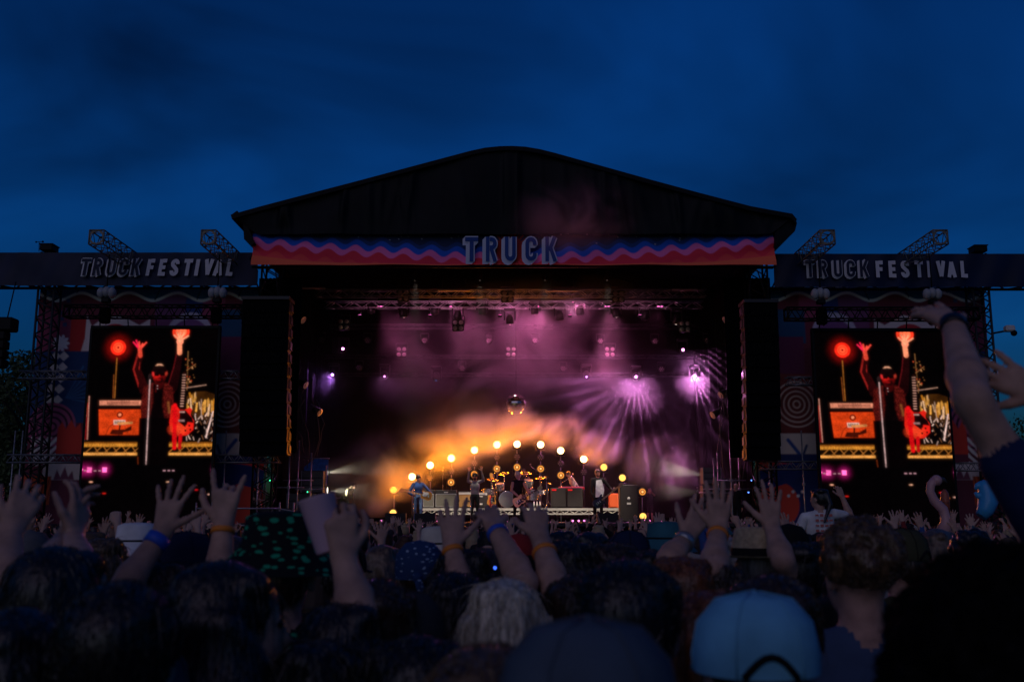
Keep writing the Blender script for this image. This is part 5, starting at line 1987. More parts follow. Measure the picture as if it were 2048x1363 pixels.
def hair_mat(name, col):
    if name in MATS:
        return MATS[name]
    m = mat(name, col, 0.38, spec=0.6)
    nt = m.node_tree
    p = nt.nodes['Principled BSDF']
    t = nt.nodes.new('ShaderNodeTexCoord')
    mp_ = nt.nodes.new('ShaderNodeMapping'); mp_.inputs['Scale'].default_value = (70, 70, 4)
    n_ = nt.nodes.new('ShaderNodeTexNoise'); n_.inputs['Scale'].default_value = 1.0; n_.inputs['Detail'].default_value = 3
    nt.links.new(t.outputs['Object'], mp_.inputs[0]); nt.links.new(mp_.outputs[0], n_.inputs['Vector'])
    mrn = nt.nodes.new('ShaderNodeMapRange')
    mrn.inputs[1].default_value = .35; mrn.inputs[2].default_value = .65; mrn.inputs[3].default_value = .45; mrn.inputs[4].default_value = 1.5
    nt.links.new(n_.outputs['Fac'], mrn.inputs[0])
    mx = nt.nodes.new('ShaderNodeMix'); mx.data_type = 'RGBA'; mx.blend_type = 'MULTIPLY'; mx.inputs[0].default_value = 1
    mx.inputs[6].default_value = tuple(col[:3]) + (1,)
    nt.links.new(mrn.outputs[0], mx.inputs[7]); nt.links.new(mx.outputs[2], p.inputs['Base Color'])
    b = nt.nodes.new('ShaderNodeBump'); b.inputs['Strength'].default_value = 0.7; b.inputs['Distance'].default_value = 0.01
    nt.links.new(n_.outputs['Fac'], b.inputs['Height']); nt.links.new(b.outputs[0], p.inputs['Normal'])
    return m


def cloth_mat(name, col):
    return mat(name, col, 0.85, spec=0.15, noise=0.22, nscale=9, bump=0.35)


SKINS = [skin_mat('skin_fair', (0.42, 0.25, 0.19)), skin_mat('skin_tan', (0.33, 0.19, 0.135)), skin_mat('skin_brown', (0.16, 0.085, 0.055))]
HAIRS = {'black': hair_mat('hair_black', (0.006, 0.005, 0.005)), 'brown': hair_mat('hair_brown', (0.030, 0.016, 0.009)), 'light': hair_mat('hair_light_brown', (0.10, 0.06, 0.032)),
         'blonde': hair_mat('hair_blonde', (0.46, 0.42, 0.34)), 'jet': hair_mat('hair_jet', (0.003, 0.0028, 0.003)), 'grey': hair_mat('hair_grey', (0.2, 0.2, 0.2)), 'ginger': hair_mat('hair_ginger', (0.14, 0.045, 0.015))}
HAIRS['jet'].node_tree.nodes['Principled BSDF'].inputs['Specular IOR Level'].default_value = 0.08
HAIRS['jet'].node_tree.nodes['Principled BSDF'].inputs['Roughness'].default_value = 0.8
CLO = {'black': (0.008, 0.008, 0.009), 'navy': (0.010, 0.016, 0.045), 'white': (0.62, 0.62, 0.62), 'grey': (0.10, 0.10, 0.105), 'blue': (0.025, 0.07, 0.32), 'royal': (0.02, 0.04, 0.35), 'denim': (0.06, 0.10, 0.19),
       'red': (0.24, 0.02, 0.02), 'green': (0.02, 0.06, 0.03), 'olive': (0.05, 0.05, 0.025), 'teal': (0.03, 0.12, 0.15), 'pink': (0.45, 0.17, 0.22), 'cream': (0.5, 0.46, 0.38), 'charcoal': (0.035, 0.036, 0.038), 'darkblue': (0.012, 0.022, 0.075)}
for k_ in list(CLO):
    CLO[k_] = cloth_mat('cloth_' + k_, CLO[k_])
SHOEM = mat('shoe_leather', (0.01, 0.01, 0.01), 0.5)
DARKM = mat('dark_lens', (0.004, 0.004, 0.004), 0.25)


def pmats(skin=0, hair='brown', shirt='black', pants='navy'):
    return [SKINS[skin], HAIRS[hair], CLO[shirt], CLO[pants], SHOEM, DARKM]


def add_person(loc, rz, label, mats, group=None, **kw):
    pieces, info = build_person(**kw)
    o = link_mesh('person', np_mesh('person', pieces, mats))
    o.location = loc
    o.rotation_euler = (0, 0, rz)
    tag(o, label, 'person', group)
    return o, info


def headgear(o, info, kind, m, m2=None):
    """a hat fitted to the head, child of the person."""
    hc, Q, s = info['head'], info['Q'], info['s']
    MX = Matrix.Translation(Vector(hc)) @ Matrix([list(r) for r in Q]).to_4x4()

    def put(mb_, name, mm, parent=o):
        for i, v in enumerate(mb_.v):
            mb_.v[i] = MX @ (v * s)
        return mb_.build(name, mm, parent)
    c = (0, -0.022, 0.0)
    if kind == 'bucket':
        h = put(MB().lathe([(0.178, 0.015), (0.172, 0.020), (0.115, 0.085), (0.108, 0.10), (0.100, 0.165), (0.07, 0.178), (0, 0.182)], 28, c), 'hat', m)
        put(MB().lathe([(0.1165, 0.083), (0.1135, 0.094)], 28, c), 'stitching', m2 or m, o)
    elif kind == 'cap':
        put(MB().lathe([(0.106, 0.028), (0.108, 0.06), (0.098, 0.11), (0.065, 0.148), (0, 0.160)], 26, c), 'cap_crown', m)
        pk = MB()
        vs, fs = [], []
        for i in range(13):
            a = R(20 + 140 * i / 12)
            vs += [(0.10 * math.cos(a), -0.022 + 0.10 * math.sin(a), 0.040), (0.11 * math.cos(a), -0.022 + 0.185 * math.sin(a), 0.028),
                   (0.11 * math.cos(a), -0.022 + 0.185 * math.sin(a), 0.022), (0.10 * math.cos(a), -0.022 + 0.10 * math.sin(a), 0.032)]
            if i:
                b = 4 * i
                fs += [(b - 4, b - 3, b + 1, b), (b - 3, b - 2, b + 2, b + 1), (b - 2, b - 1, b + 3, b + 2)]
        pk.add(vs, fs, 0, True)
        put(pk, 'cap_peak', m2 or m)
        put(MB().ball((0, -0.022, 0.160), 0.006, 8, 5, sc=(1, 1, 0.6)), 'cap_button', m2 or m)
        for k in range(6):
            a = k * math.pi / 3
            pr = [(0.1085, 0.03), (0.1098, 0.06), (0.0995, 0.11), (0.0665, 0.1485), (0.01, 0.1605)]
            put(MB().tube([(r_ * math.cos(a), -0.022 + r_ * math.sin(a), z_) for r_, z_ in pr], 0.0016, 5), 'cap_seam', m2 or m)
        put(MB().tube([(0.104 * math.cos(a), -0.022 + 0.108 * math.sin(a), 0.03 + 0.035 * math.sin(math.pi * i / 8)) for i in range(9) for a in [R(245 + 50 * i / 8)]], 0.006, 6), 'cap_strap', CLO['black'])
    elif kind == 'fedora':
        put(MB().lathe([(0.195, 0.045), (0.19, 0.040), (0.12, 0.035), (0.105, 0.04), (0.100, 0.10), (0.088, 0.145), (0.05, 0.150), (0.02, 0.135), (0, 0.13)], 28, c), 'hat', m)
        put(MB().lathe([(0.1075, 0.042), (0.1050, 0.072)], 28, c), 'hat_band', m2)
    elif kind == 'beanie':
        put(MB().lathe([(0.103, 0.015), (0.109, 0.03), (0.104, 0.09), (0.07, 0.14), (0, 0.158)], 24, c), 'beanie', m)
        put(MB().lathe([(0.106, 0.010), (0.112, 0.018), (0.112, 0.045), (0.106, 0.05)], 24, c), 'beanie_cuff', m2 or m)
    elif kind == 'bandana':
        put(MB().lathe([(0.100, -0.01), (0.104, 0.03), (0.098, 0.09), (0.06, 0.136), (0, 0.148)], 24, c), 'bandana', m)
        put(MB().ball((0, -0.128, 0.0), 0.022, 10, 6).tube([(0, -0.13, 0), (0.02, -0.15, -0.05), (0.03, -0.145, -0.1)], [0.015, 0.02, 0.006], 6), 'bandana_knot', m)


def wristband(o, info, arm, m, f=0.9, w=0.02, fatness=1.12):
    el, wr = Vector(arm['elbow']), Vector(arm['wrist'])
    d = (wr - el).normalized()
    s = info['s']
    c = el + (wr - el) * f
    r = (0.044 + (0.028 - 0.044) * max(0, (f - .28) / .72)) * s * fatness
    MB().lathe([(r * 0.9, -w / 2), (r, -w / 2), (r, w / 2), (r * 0.9, w / 2)], 18, c, d).build('wristband', m, o)

# ------------------------------------------------------------------ instruments
def Mxz(o, ang, flip=False):
    """local x,z in the picture plane turned by ang; local -y towards the audience."""
    return Matrix.Translation(o) @ Matrix.Rotation(-ang, 4, 'Y')


def guitar(label, c, tip, body_col, guard_col, shape='single', strap=None, bass=False, rosewood=True):
    c, tip = Vector(c), Vector(tip)
    d = tip - c
    ang = math.atan2(d.z, d.x)
    L = 1.10 if bass else 0.98
    o = thing('guitar' if not bass else 'bass_guitar', label, 'guitar', c)
    o.rotation_euler = (0, -ang, -math.atan2(d.y, math.hypot(d.x, d.z)) * 0)
    if shape == 'double':
        out = [(-0.21, 0.0), (-0.20, 0.10), (-0.13, 0.165), (-0.04, 0.15), (0.02, 0.125), (0.09, 0.145), (0.16, 0.16), (0.19, 0.12), (0.12, 0.06), (0.11, 0.0),
               (0.13, -0.05), (0.19, -0.09), (0.17, -0.14), (0.09, -0.14), (0.02, -0.12), (-0.05, -0.15), (-0.14, -0.165), (-0.20, -0.10)]
    elif shape == 'bass':
        out = [(-0.24, 0.02), (-0.21, 0.13), (-0.12, 0.16), (-0.02, 0.12), (0.06, 0.12), (0.18, 0.17), (0.24, 0.15), (0.14, 0.06), (0.11, 0.0),
               (0.12, -0.06), (0.18, -0.13), (0.12, -0.16), (0.03, -0.12), (-0.06, -0.14), (-0.17, -0.15), (-0.23, -0.08)]
    else:
        out = [(-0.22, 0.0), (-0.20, 0.10), (-0.13, 0.16), (-0.04, 0.15), (0.03, 0.12), (0.10, 0.13), (0.15, 0.10), (0.155, 0.03), (0.15, 0.0),
               (0.10, -0.03), (0.12, -0.08), (0.16, -0.13), (0.10, -0.15), (0.03, -0.125), (-0.05, -0.15), (-0.14, -0.16), (-0.20, -0.10)]
    b = MB().prism(out, 0.045).build('body', body_col, o)
    pg = [(x * 0.62 + 0.02, z * 0.62 - 0.02) for x, z in out[len(out) // 2:]] + [(0.0, 0.05), (0.11, 0.03)]
    MB().prism(pg, 0.004, Matrix.Translation((0, -0.005, 0))).build('pickguard', guard_col, b)
    MB().box((0.02, -0.012, 0), (0.03, 0.012, 0.075)).build('pickup', mat('pickup_chrome', (0.5, 0.5, 0.5), .3, metal=.8), b)
    MB().box((-0.05, -0.012, 0), (0.03, 0.012, 0.075)).build('pickup', MATS['pickup_chrome'], b)
    MB().box((-0.11, -0.012, 0), (0.03, 0.014, 0.09)).build('bridge', CHROME, b)
    for k, (x, z) in enumerate(((-0.10, -0.09), (-0.14, -0.075))):
        MB().lathe([(0.014, -0.02), (0.014, 0.0)], 8, (x, -0.004, z), (0, 1, 0)).build('knob', CHROME, b)
    nk = MB().box((0.10 + (L - 0.36) / 2, 0.005, 0), (L - 0.36, 0.028, 0.052)).build('neck', mat('neck_maple', (0.42, 0.25, 0.12), .45) if not rosewood else mat('neck_dark', (0.05, 0.025, 0.015), .5), o)
    for k in range(5):
        MB().box((0.20 + k * 0.09, -0.012, 0), (0.018, 0.004, 0.028)).build('fret_marker', mat('pearl', (0.7, 0.68, 0.6), .3), nk)
    x0 = L - 0.26
    hd = MB().prism([(x0, -0.026), (x0 + 0.03, -0.05), (x0 + 0.17, -0.045), (x0 + 0.19, 0.02), (x0 + 0.16, 0.06), (x0 + 0.04, 0.045), (x0, 0.026)], 0.02).build('headstock', body_col if rosewood and not bass else MATS.get('neck_maple') or mat('neck_maple', (0.42, 0.25, 0.12), .45), o)
    for k in range(4 if bass else 6):
        s = 1 if (bass or k % 2) else -1
        MB().bar((x0 + 0.04 + 0.025 * k, 0.0, 0.05 * s), (x0 + 0.04 + 0.025 * k, 0.0, 0.075 * s), 0.009).build('tuner', CHROME, hd)
    if strap == 'hanging':
        RS = mat('red_strap', (0.55, 0.012, 0.02), .6)
        MB().tube([(0.12, -0.02, 0.03), (0.0, -0.04, 0.05), (-0.2, -0.04, 0.05), (-0.38, -0.02, 0.055)], 0.022, 6).build('strap', RS, o)
        MB().tube([(-0.2, -0.03, -0.02), (-0.34, -0.02, 0.0)], 0.02, 6).build('strap', RS, o)
    return o


def SX(p, target):
    return Vector(target) - Vector(p)


def player(u, v, Y, label, mats, base, head=(0, 0), arms_px=(), rz=math.pi, **kw):
    """arms_px: (side as seen by the player, elbow (u,v,Y), wrist (u,v,Y), pose, finger direction, palm)."""
    top = P(u, v, Y)
    h = top.z - base
    lean = kw.get('lean', 0.0)
    if lean:
        h = h / (0.54 + 0.46 * math.cos(lean))
    c, s = math.cos(-rz), math.sin(-rz)

    def loc(q):
        q = Vector(q) - Vector((top.x, Y, base))
        return (c * q.x - s * q.y, s * q.x + c * q.y, q.z)

    def locd(q):
        return (c * q[0] - s * q[1], s * q[0] + c * q[1], q[2])
    arms = []
    for (side, el, wr, pose, fd, pn) in arms_px:
        arms.append(dict(side=side, elbow=loc(P(*el)), wrist=loc(P(*wr)), pose=pose, fdir=None if fd is None else locd(fd), palm=locd(pn)))
    o, info = add_person((top.x, Y, base), rz, label, mats, height=h, arms=arms, head_dir=head, hb=0.014, ha=0.0085, fat=1.1, **kw)
    return o, info, arms


# guitarist in the blue jacket
player(837, 950, 34.6, 'guitarist in blue denim jacket and jeans looking down at his guitar', [SKINS[0], HAIRS['black'], cloth_mat('jacket_denim', (0.02, 0.05, 0.16)), cloth_mat('jeans', (0.08, 0.15, 0.30)), SHOEM, DARKM], DK,
       head=(0.35, -0.35), rz=math.pi + 0.25, hair='short', hair_r=1.12, sleeve='long', face=True, legs=(0.05, -0.1),
       arms_px=((1, (818, 985, 34.45), (831, 992, 34.3), 'grip', (-0.3, -0.3, 0.5), (0, 0.6, 0.5)), (-1, (862, 985, 34.6), (849, 992, 34.32), 'relaxed', (-1, -0.1, -0.2), (0, 1, 0.2))))
guitar('sunburst electric guitar with white scratchplate held by the denim-jacket guitarist', P(851, 990, 34.28), P(798, 978, 34.2), mat('guitar_sunburst', (0.55, 0.22, 0.03), .3, coat=.5), mat('guard_white', (0.75, 0.74, 0.7), .4), rosewood=False)
# singer
so_, si_, sa_ = player(950, 947, 34.2, 'singer in grey sweater and black cap with both arms raised', [SKINS[0], HAIRS['black'], cloth_mat('sweater_grey', (0.20, 0.20, 0.19)), cloth_mat('trousers_dark_green', (0.02, 0.03, 0.022)), SHOEM, DARKM], DK,
                       head=(0, 0.12), hair='short', sleeve='long', face=True, glasses=True, beard=True, hat=True,
                       arms_px=((1, (936, 962, 34.15), (938, 942, 34.05), 'spread', (0.05, -0.15, 1), (0, -1, 0)), (-1, (967, 960, 34.15), (963, 941, 34.05), 'spread', (-0.03, -0.15, 1), (0, -1, 0))))
headgear(so_, si_, 'cap', CLO['black'])
# blond guitarist
player(1036, 943, 33.9, 'blond guitarist in black sleeveless top playing a cream guitar', pmats(0, 'blonde', 'black', 'black'), DK,
       head=(0.9, -0.15), rz=math.pi + 0.3, hair='short', hair_r=1.05, sleeve='none', face=True, legs=(0.12, -0.08),
       arms_px=((1, (1023, 980, 33.75), (1039, 994, 33.55), 'relaxed', (1, -0.1, -0.4), (0, 1, 0.2)), (-1, (1058, 985, 33.95), (1056, 989, 33.55), 'grip', (0.3, -0.2, 0.7), (0, 0.5, 0.4))))
guitar('cream double-cutaway electric guitar held by the blond guitarist', P(1038, 1001, 33.52), P(1078, 976, 33.5), mat('guitar_cream', (0.68, 0.50, 0.20), .3, coat=.5), mat('guard_black', (0.01, 0.01, 0.01), .4), 'double')
# bassist
bo_, bi_, ba_ = player(1195, 939, 34.4, 'bearded bassist in black jacket over a white shirt', [SKINS[0], HAIRS['brown'], CLO['black'], CLO['black'], SHOEM, DARKM], DK,
       head=(0.25, -0.25), rz=math.pi + 0.1, hair='short', hair_r=1.06, sleeve='long', face=True, beard=True, legs=(0.06, -0.06),
       arms_px=((1, (1182, 985, 34.3), (1191, 1001, 34.1), 'relaxed', (1, -0.1, -0.3), (0, 1, 0.1)), (-1, (1221, 976, 34.4), (1227, 982, 34.05), 'grip', (0.2, -0.2, 0.8), (0, 0.5, 0.4))))
bq = P(1199, 976, 34.27)
inv = (Matrix.Translation(bo_.location) @ Matrix.Rotation(bo_.rotation_euler.z, 4, 'Z')).inverted()
sv = [(-0.11, 0, 0.27), (0.07, -0.01, 0.30), (0.16, -0.045, -0.05), (0.10, -0.04, -0.28), (-0.14, -0.03, -0.30), (-0.13, -0.05, 0.0), (-0.11, 0.06, 0.27), (0.07, 0.06, 0.30), (0.16, 0.04, -0.05), (0.10, 0.05, -0.28), (-0.14, 0.05, -0.30), (-0.13, 0.04, 0.0)]
MB().add([inv @ (Vector(p) + bq) for p in sv],
         [(0, 5, 4, 3, 2, 1), (6, 7, 8, 9, 10, 11), (0, 1, 7, 6), (1, 2, 8, 7), (2, 3, 9, 8), (3, 4, 10, 9), (4, 5, 11, 10), (5, 0, 6, 11)]).build('shirt_front', CLO['white'], bo_)
guitar('dark blue bass guitar with maple neck held by the bassist', P(1199, 1003, 34.02), P(1243, 968, 34.0), mat('bass_dark_blue', (0.012, 0.012, 0.05), .25, coat=.6), mat('guard_black', (0.01, 0.01, 0.01), .4), 'bass', bass=True, rosewood=False)
# keyboard player bending to the left
player(1150, 944, 37.3, 'keyboard player in a pale striped shirt bending over the keys', [SKINS[0], HAIRS['brown'], cloth_mat('shirt_pale_stripe', (0.45, 0.44, 0.42)), CLO['navy'], SHOEM, DARKM], RZ,
       head=(0.0, -0.35), rz=math.pi - 1.25, hair='short', hair_r=1.08, sleeve='long', face=True, lean=0.5,
       arms_px=((1, (1152, 976, 37.1), (1138, 978, 37.0), 'relaxed', (-1, -0.2, -0.2), (0, 0, -1)), (-1, (1160, 978, 37.5), (1146, 979, 37.2), 'relaxed', (-1, -0.1, -0.2), (0, 0, -1))))
# drummer
player(1047, 937, 38.2, 'drummer sitting behind the drum kit with reddish face', [SKINS[1], HAIRS['black'], CLO['black'], CLO['black'], SHOEM, DARKM], P(1047, 937, 38.2).z - 1.62,
       head=(0.5, -0.1), hair='short', sleeve='none', face=True, seat=True,
       arms_px=((1, (1030, 975, 38.0), (1040, 980, 37.8), 'fist', (0.6, -0.8, 0.1), (0, 0, -1)), (-1, (1064, 975, 38.0), (1060, 978, 37.7), 'fist', (-0.3, -0.9, 0.1), (0, 0, -1))))
# crew
player(1299, 976, 42.0, 'crew member in black shorts filming at the far right of the stage', [SKINS[1], HAIRS['black'], CLO['black'], CLO['black'], SHOEM, DARKM], DK, hair='bob', sleeve='short', shorts=True, face=True, glasses=True,
       arms_px=((1, (1290, 990, 41.85), (1296, 984, 41.7), 'grip', (0.5, -0.3, 0.6), (0, -1, 0)), (-1, (1309, 990, 41.85), (1303, 984, 41.7), 'grip', (-0.5, -0.3, 0.6), (0, -1, 0))))
player(688, 968, 35.9, 'fair-haired crew member in camouflage crouching in the left side light', [SKINS[0], HAIRS['light'], cloth_mat('camouflage', (0.20, 0.19, 0.13)), CLO['olive'], SHOEM, DARKM], DK, hair='bob', sleeve='long', face=True, lean=0.75, rz=math.pi + 1.2)
mo, mi_, _ = player(513, 966, 32.4, 'stage technician in dark hat and shirt at the left side desk', [SKINS[0], HAIRS['black'], CLO['charcoal'], CLO['black'], SHOEM, DARKM], 1.36, hair='short', sleeve='short', face=True, rz=-math.pi / 2 - 0.3, hat=True, lean=0.1, head=(0, -0.2),
                    arms_px=((1, (508, 997, 32.2), (530, 1001, 32.3), 'relaxed', (1, 0.1, 0), (0, 0, -1)),))
headgear(mo, mi_, 'cap', CLO['black'])
player(1472, 966, 33.0, 'bald crew member in black among the right side scaffolding', [SKINS[0], HAIRS['black'], CLO['black'], CLO['black'], SHOEM, DARKM], 1.40, hair='none', sleeve='long', face=True, rz=math.pi - 0.6)

# guitar on a stand
gs = guitar('orange sunburst guitar on a stand with a red strap hanging down', P(983, 998, 34.9), P(983, 955, 35.0), mat('guitar_orange', (0.62, 0.25, 0.04), .3, coat=.5), mat('guard_black', (0.01, 0.01, 0.01), .4), 'single', strap='hanging')
gst = thing('guitar_stand', 'black tubular stand under the orange sunburst guitar', 'stand', (gs.location.x, 35.05, DK))
hz = gs.location.z - DK
MB().bar((0, 0.05, 0.0), (0, 0.0, hz + 0.1), 0.014).build('post', FIX, gst)
for s in (-1, 1):
    MB().bar((0, 0.05, 0.2), (0.22 * s, -0.12, 0.0), 0.012).build('leg', FIX, gst)
    MB().bar((0.0, 0.0, hz - 0.26), (0.09 * s, -0.16, hz - 0.26), 0.012).build('cradle_arm', FIX, gst)


# ------------------------------------------------------------------ amplifiers
def cab(label, u0, u1, v0, v1, Y, body, grille, panel=None, panel_h=0.0, trim=None, logo=None, depth=0.32, plate=None, knobs=0, split=False, base=None):
    a, b = P(u0, v0, Y), P(u1, v1, Y)
    W, H = b.x - a.x, a.z - b.z
    zb_ = b.z if base is None else base
    H = a.z - zb_
    o = thing('amplifier', label, 'amplifier', ((a.x + b.x) / 2, Y, zb_))
    MB().bbox((0, depth / 2, H / 2), (W, depth, H), 0.018).build('cabinet', body, o)
    gh = H - 0.09 - panel_h
    g_ = MB().box((0, -0.006, 0.045 + gh / 2), (W - 0.07, 0.02, gh)).build('grille', grille, o)
    if panel is not None:
        p_ = MB().box((0, -0.008, H - 0.035 - panel_h / 2), (W - 0.06, 0.02, panel_h)).build('control_panel', panel, o)
        for i in range(knobs):
            MB().lathe([(0.012, -0.02), (0.012, 0)], 8, (-W / 2 + 0.12 + (W - .24) * i / max(1, knobs - 1), -0.018, H - 0.035 - panel_h / 2), (0, 1, 0)).build('knob', FIX, p_)
    if trim is not None:
        t = 0.014
        for (x, z, w, h) in ((0, 0.045 + gh, W - 0.05, t), (0, 0.045, W - 0.05, t), (-W / 2 + 0.03, 0.045 + gh / 2, t, gh), (W / 2 - 0.03, 0.045 + gh / 2, t, gh)):
            MB().box((x, -0.02, z), (w, 0.012, h)).build('trim', trim, o)
    if logo is not None:
        for (lx, lz, lw, lh, lm) in logo:
            MB().box((lx * W, -0.024, lz * H), (lw, 0.012, lh)).build('logo_plate', lm, o)
    for s in (-1, 1):
        for yy in (0.04, depth - 0.04):
            MB().lathe([(0.02, -0.02), (0.02, 0.0)], 8, (s * (W / 2 - 0.05), yy, 0.0)).build('foot', RUBBER, o) if base is None else None
    return o


TOLEX = mat('black_tolex', (0.012, 0.012, 0.012), 0.6, bump=0.3, nscale=60)
SILV = mat('silver_grille', (0.13, 0.125, 0.10), 0.7, noise=0.15, nscale=50)
TRIM = mat('silver_trim', (0.62, 0.62, 0.6), 0.35, metal=0.5)
TAN = mat('tan_grille', (0.36, 0.19, 0.06), 0.75, noise=0.15, nscale=50)
WPAN = mat('white_panel', (0.68, 0.66, 0.6), 0.5)
BGR = mat('black_grille', (0.022, 0.018, 0.017), 0.8, noise=0.3, nscale=40)
ORT = mat('orange_tolex', (0.70, 0.10, 0.02), 0.6)
REDL = glow('glowing_red_badge', (1.0, 0.02, 0.02), 0.7)  # badge is no lamp; its brightness is put in as glow
cab('silver-grilled combo amplifier partly behind the denim-jacket guitarist', 846, 869, 979, 1013, 36.2, TOLEX, SILV, TOLEX, 0.10, TRIM, None, 0.28, base=RZ)
cab('silver-grilled combo amplifier with silver trim between guitarist and singer', 870.5, 913.5, 979, 1013, 36.2, TOLEX, SILV, TOLEX, 0.10, TRIM, [(0.0, 0.86, 0.14, 0.03, TRIM)], 0.28, base=RZ)
cab('black amplifier with tan grille and white control strip left of the singer', 916, 945, 982, 1013, 36.3, TOLEX, TAN, WPAN, 0.075, None, [(0.22, 0.42, 0.10, 0.05, TOLEX)], 0.3, knobs=6, base=RZ)
cab('black cabinet with white control strip right of the singer', 955, 976, 983, 1013, 36.4, TOLEX, BGR, WPAN, 0.075, None, [(-0.2, 0.72, 0.14, 0.03, WPAN), (-0.15, 0.25, 0.10, 0.05, WPAN)], 0.3, knobs=5, base=RZ)
cab('black speaker cabinet with red badge, nearer the drums', 1102, 1133, 975, 1014, 36.2, TOLEX, BGR, None, 0.0, None, [(-0.3, 0.9, 0.16, 0.055, REDL)], 0.36, base=RZ)
cab('black speaker cabinet with red badge, nearer the bassist', 1134, 1165, 975, 1014, 36.2, TOLEX, BGR, None, 0.0, None, [(-0.3, 0.9, 0.16, 0.055, REDL)], 0.36, base=RZ)
cab('orange cabinet partly hidden behind the bassist', 1218, 1237, 986, 1016, 36.3, ORT, ORT, None, 0.0, None, None, 0.36, base=RZ)
big = cab('tall black bass cabinet with white badge right of the bassist', 1239, 1278, 969, 1036, 34.9, TOLEX, BGR, None, 0.0, None, [(-0.02, 0.50, 0.14, 0.065, WPAN)], 0.5, base=DK)
MB().lathe([(0.0, -0.03), (0.05, -0.026), (0.055, -0.014)], 12, (-0.015, 0.0, (P(1258, 996, 34.9).z - DK)), (0, 1, 0)).build('emblem', WPAN, big)
kb = thing('keyboard', 'red stage keyboard resting behind the black cabinets', 'keyboard', P(1143, 977, 36.9))
MB().bbox((0, 0.1, 0.03), (0.95, 0.3, 0.09), 0.02).build('case', mat('keyboard_red', (0.60, 0.015, 0.02), .4), kb)
for i in range(18):
    MB().box((-0.4 + i * 0.047, 0.22, 0.083), (0.042, 0.14, 0.016)).build('key', WPAN, kb)
hk = kb.location.z - RZ
for s in (-1, 1):
    MB().bar((s * 0.35, 0.1, -hk), (-s * 0.35, 0.1, 0), 0.016).build('stand_leg', FIX, kb)
    MB().bar((s * 0.35, 0.05, -0.005), (s * 0.35, 0.25, -0.005), 0.014).build('stand_rail', FIX, kb)
for k, (u, v) in enumerate(((791, 1040), (1060, 1046), (850, 1046), (1215, 1046))):
    p = P(u, v, YF + 1.6)
    w = thing('monitor_wedge', 'black monitor wedge at the stage lip, %s from the left' % ORD[(0, 2, 1, 3)[k]], 'speaker', (p.x, YF + 1.5, DK), group='monitor wedges')
    MB().prism([(-0.33, 0.0), (0.33, 0.0), (0.33, 0.30), (-0.33, 0.30)], 0.42, Matrix.Shear('XZ', 4, (0, 0)) if False else None).build('cabinet', TOLEX, w)
    MB().box((0, -0.01, 0.15), (0.58, 0.015, 0.22)).build('grille', BGR, w)

# ------------------------------------------------------------------ drum kit
dk = thing('drum_kit', 'sparkling drum kit with a white bass drum head on the riser', 'drum kit', P(1025, 1013, 37.0))
dk.location.z = RZ
SPARK = mat('drum_sparkle', (0.5, 0.5, 0.5), 0.22, metal=0.7, noise=0.8, nscale=30, bump=0.4)
HEADM = mat('drum_head', (0.36, 0.36, 0.35), 0.5)


def drum(c, r, h, axis, name='drum_shell'):
    c = Vector(c)
    d = MB().lathe([(r, 0), (r, h)], 24, c, axis).build(name, SPARK, dk)
    ax = Vector(axis).normalized()
    MB().lathe([(0.0, 0.0), (r * 0.97, 0.0), (r * 0.99, 0.004)], 24, c - ax * 0.003, axis).build('head_skin', HEADM, d)
    MB().lathe([(0.0, 0.0), (r * 0.97, 0.0)], 24, c + ax * (h + 0.003), axis).build('head_skin', HEADM, d)
    for q in (0.0, h):
        MB().lathe([(r * 0.97, -0.014), (r * 1.03, -0.014), (r * 1.03, 0.014), (r * 0.97, 0.014)], 24, c + ax * q, axis).build('hoop', CHROME, d)
    e1 = ax.orthogonal().normalized(); e2 = ax.cross(e1)
    for k in range(8):
        t = 2 * math.pi * k / 8
        b = c + (e1 * math.cos(t) + e2 * math.sin(t)) * r * 1.04
        MB().bar(b + ax * 0.01, b + ax * (h - 0.01), 0.008, 5).build('tension_rod', CHROME, d)
    return d


x_ = lambda u, Y=36.9: P(u, 1000, Y).x - dk.location.x
drum((x_(1014), -0.30, 0.31), 0.30, 0.42, (0, 1, 0), 'bass_drum')
drum((x_(978, 37.0), 0.1, 0.33), 0.24, 0.36, (0, 0, 1), 'floor_tom')
drum((x_(1066, 37.0), 0.15, 0.30), 0.22, 0.36, (0, 0, 1), 'floor_tom')
drum((x_(1000), 0.0, 0.68), 0.155, 0.22, (-0.1, -0.35, 1), 'rack_tom')
drum((x_(1056), -0.05, 0.80), 0.165, 0.23, (0.1, -0.35, 1), 'rack_tom')
drum((x_(1082), 0.1, 0.5), 0.17, 0.14, (0, 0, 1), 'snare_drum')
BRZ = mat('cymbal_bronze', (0.45, 0.30, 0.10), 0.25, metal=1.0)
for k, (u, z, r, t) in enumerate(((985, 1.05, 0.25, (0.1, -0.25, 1)), (1008, 1.28, 0.21, (-0.1, -0.3, 1)), (1052, 1.30, 0.22, (0.1, -0.3, 1)), (1082, 1.12, 0.26, (-0.15, -0.2, 1)), (1096, 0.9, 0.18, (0, 0, 1)))):
    x = x_(u, 37.2)
    cst = MB().bar((x, 0.35, 0.0), (x, 0.2, z), 0.013).build('cymbal_stand', CHROME, dk)
    for q in range(3):
        a = q * 2.094
        MB().bar((x, 0.34, 0.25), (x + 0.22 * math.cos(a), 0.34 + 0.22 * math.sin(a), 0.0), 0.009).build('stand_leg', CHROME, cst)
    MB().lathe([(r, -0.012), (r * 0.3, 0.006), (r * 0.2, 0.03), (0.0, 0.038), (0.0, 0.034), (r, -0.016)], 24, (x, 0.2, z), t).build('cymbal', BRZ, dk)
for k, (u, z) in enumerate(((1000, 0.85), (1056, 0.95))):
    MB().bar((x_(u), 0.1, 0.45), (x_(u), 0.12, z), 0.012).build('tom_post', CHROME, dk)
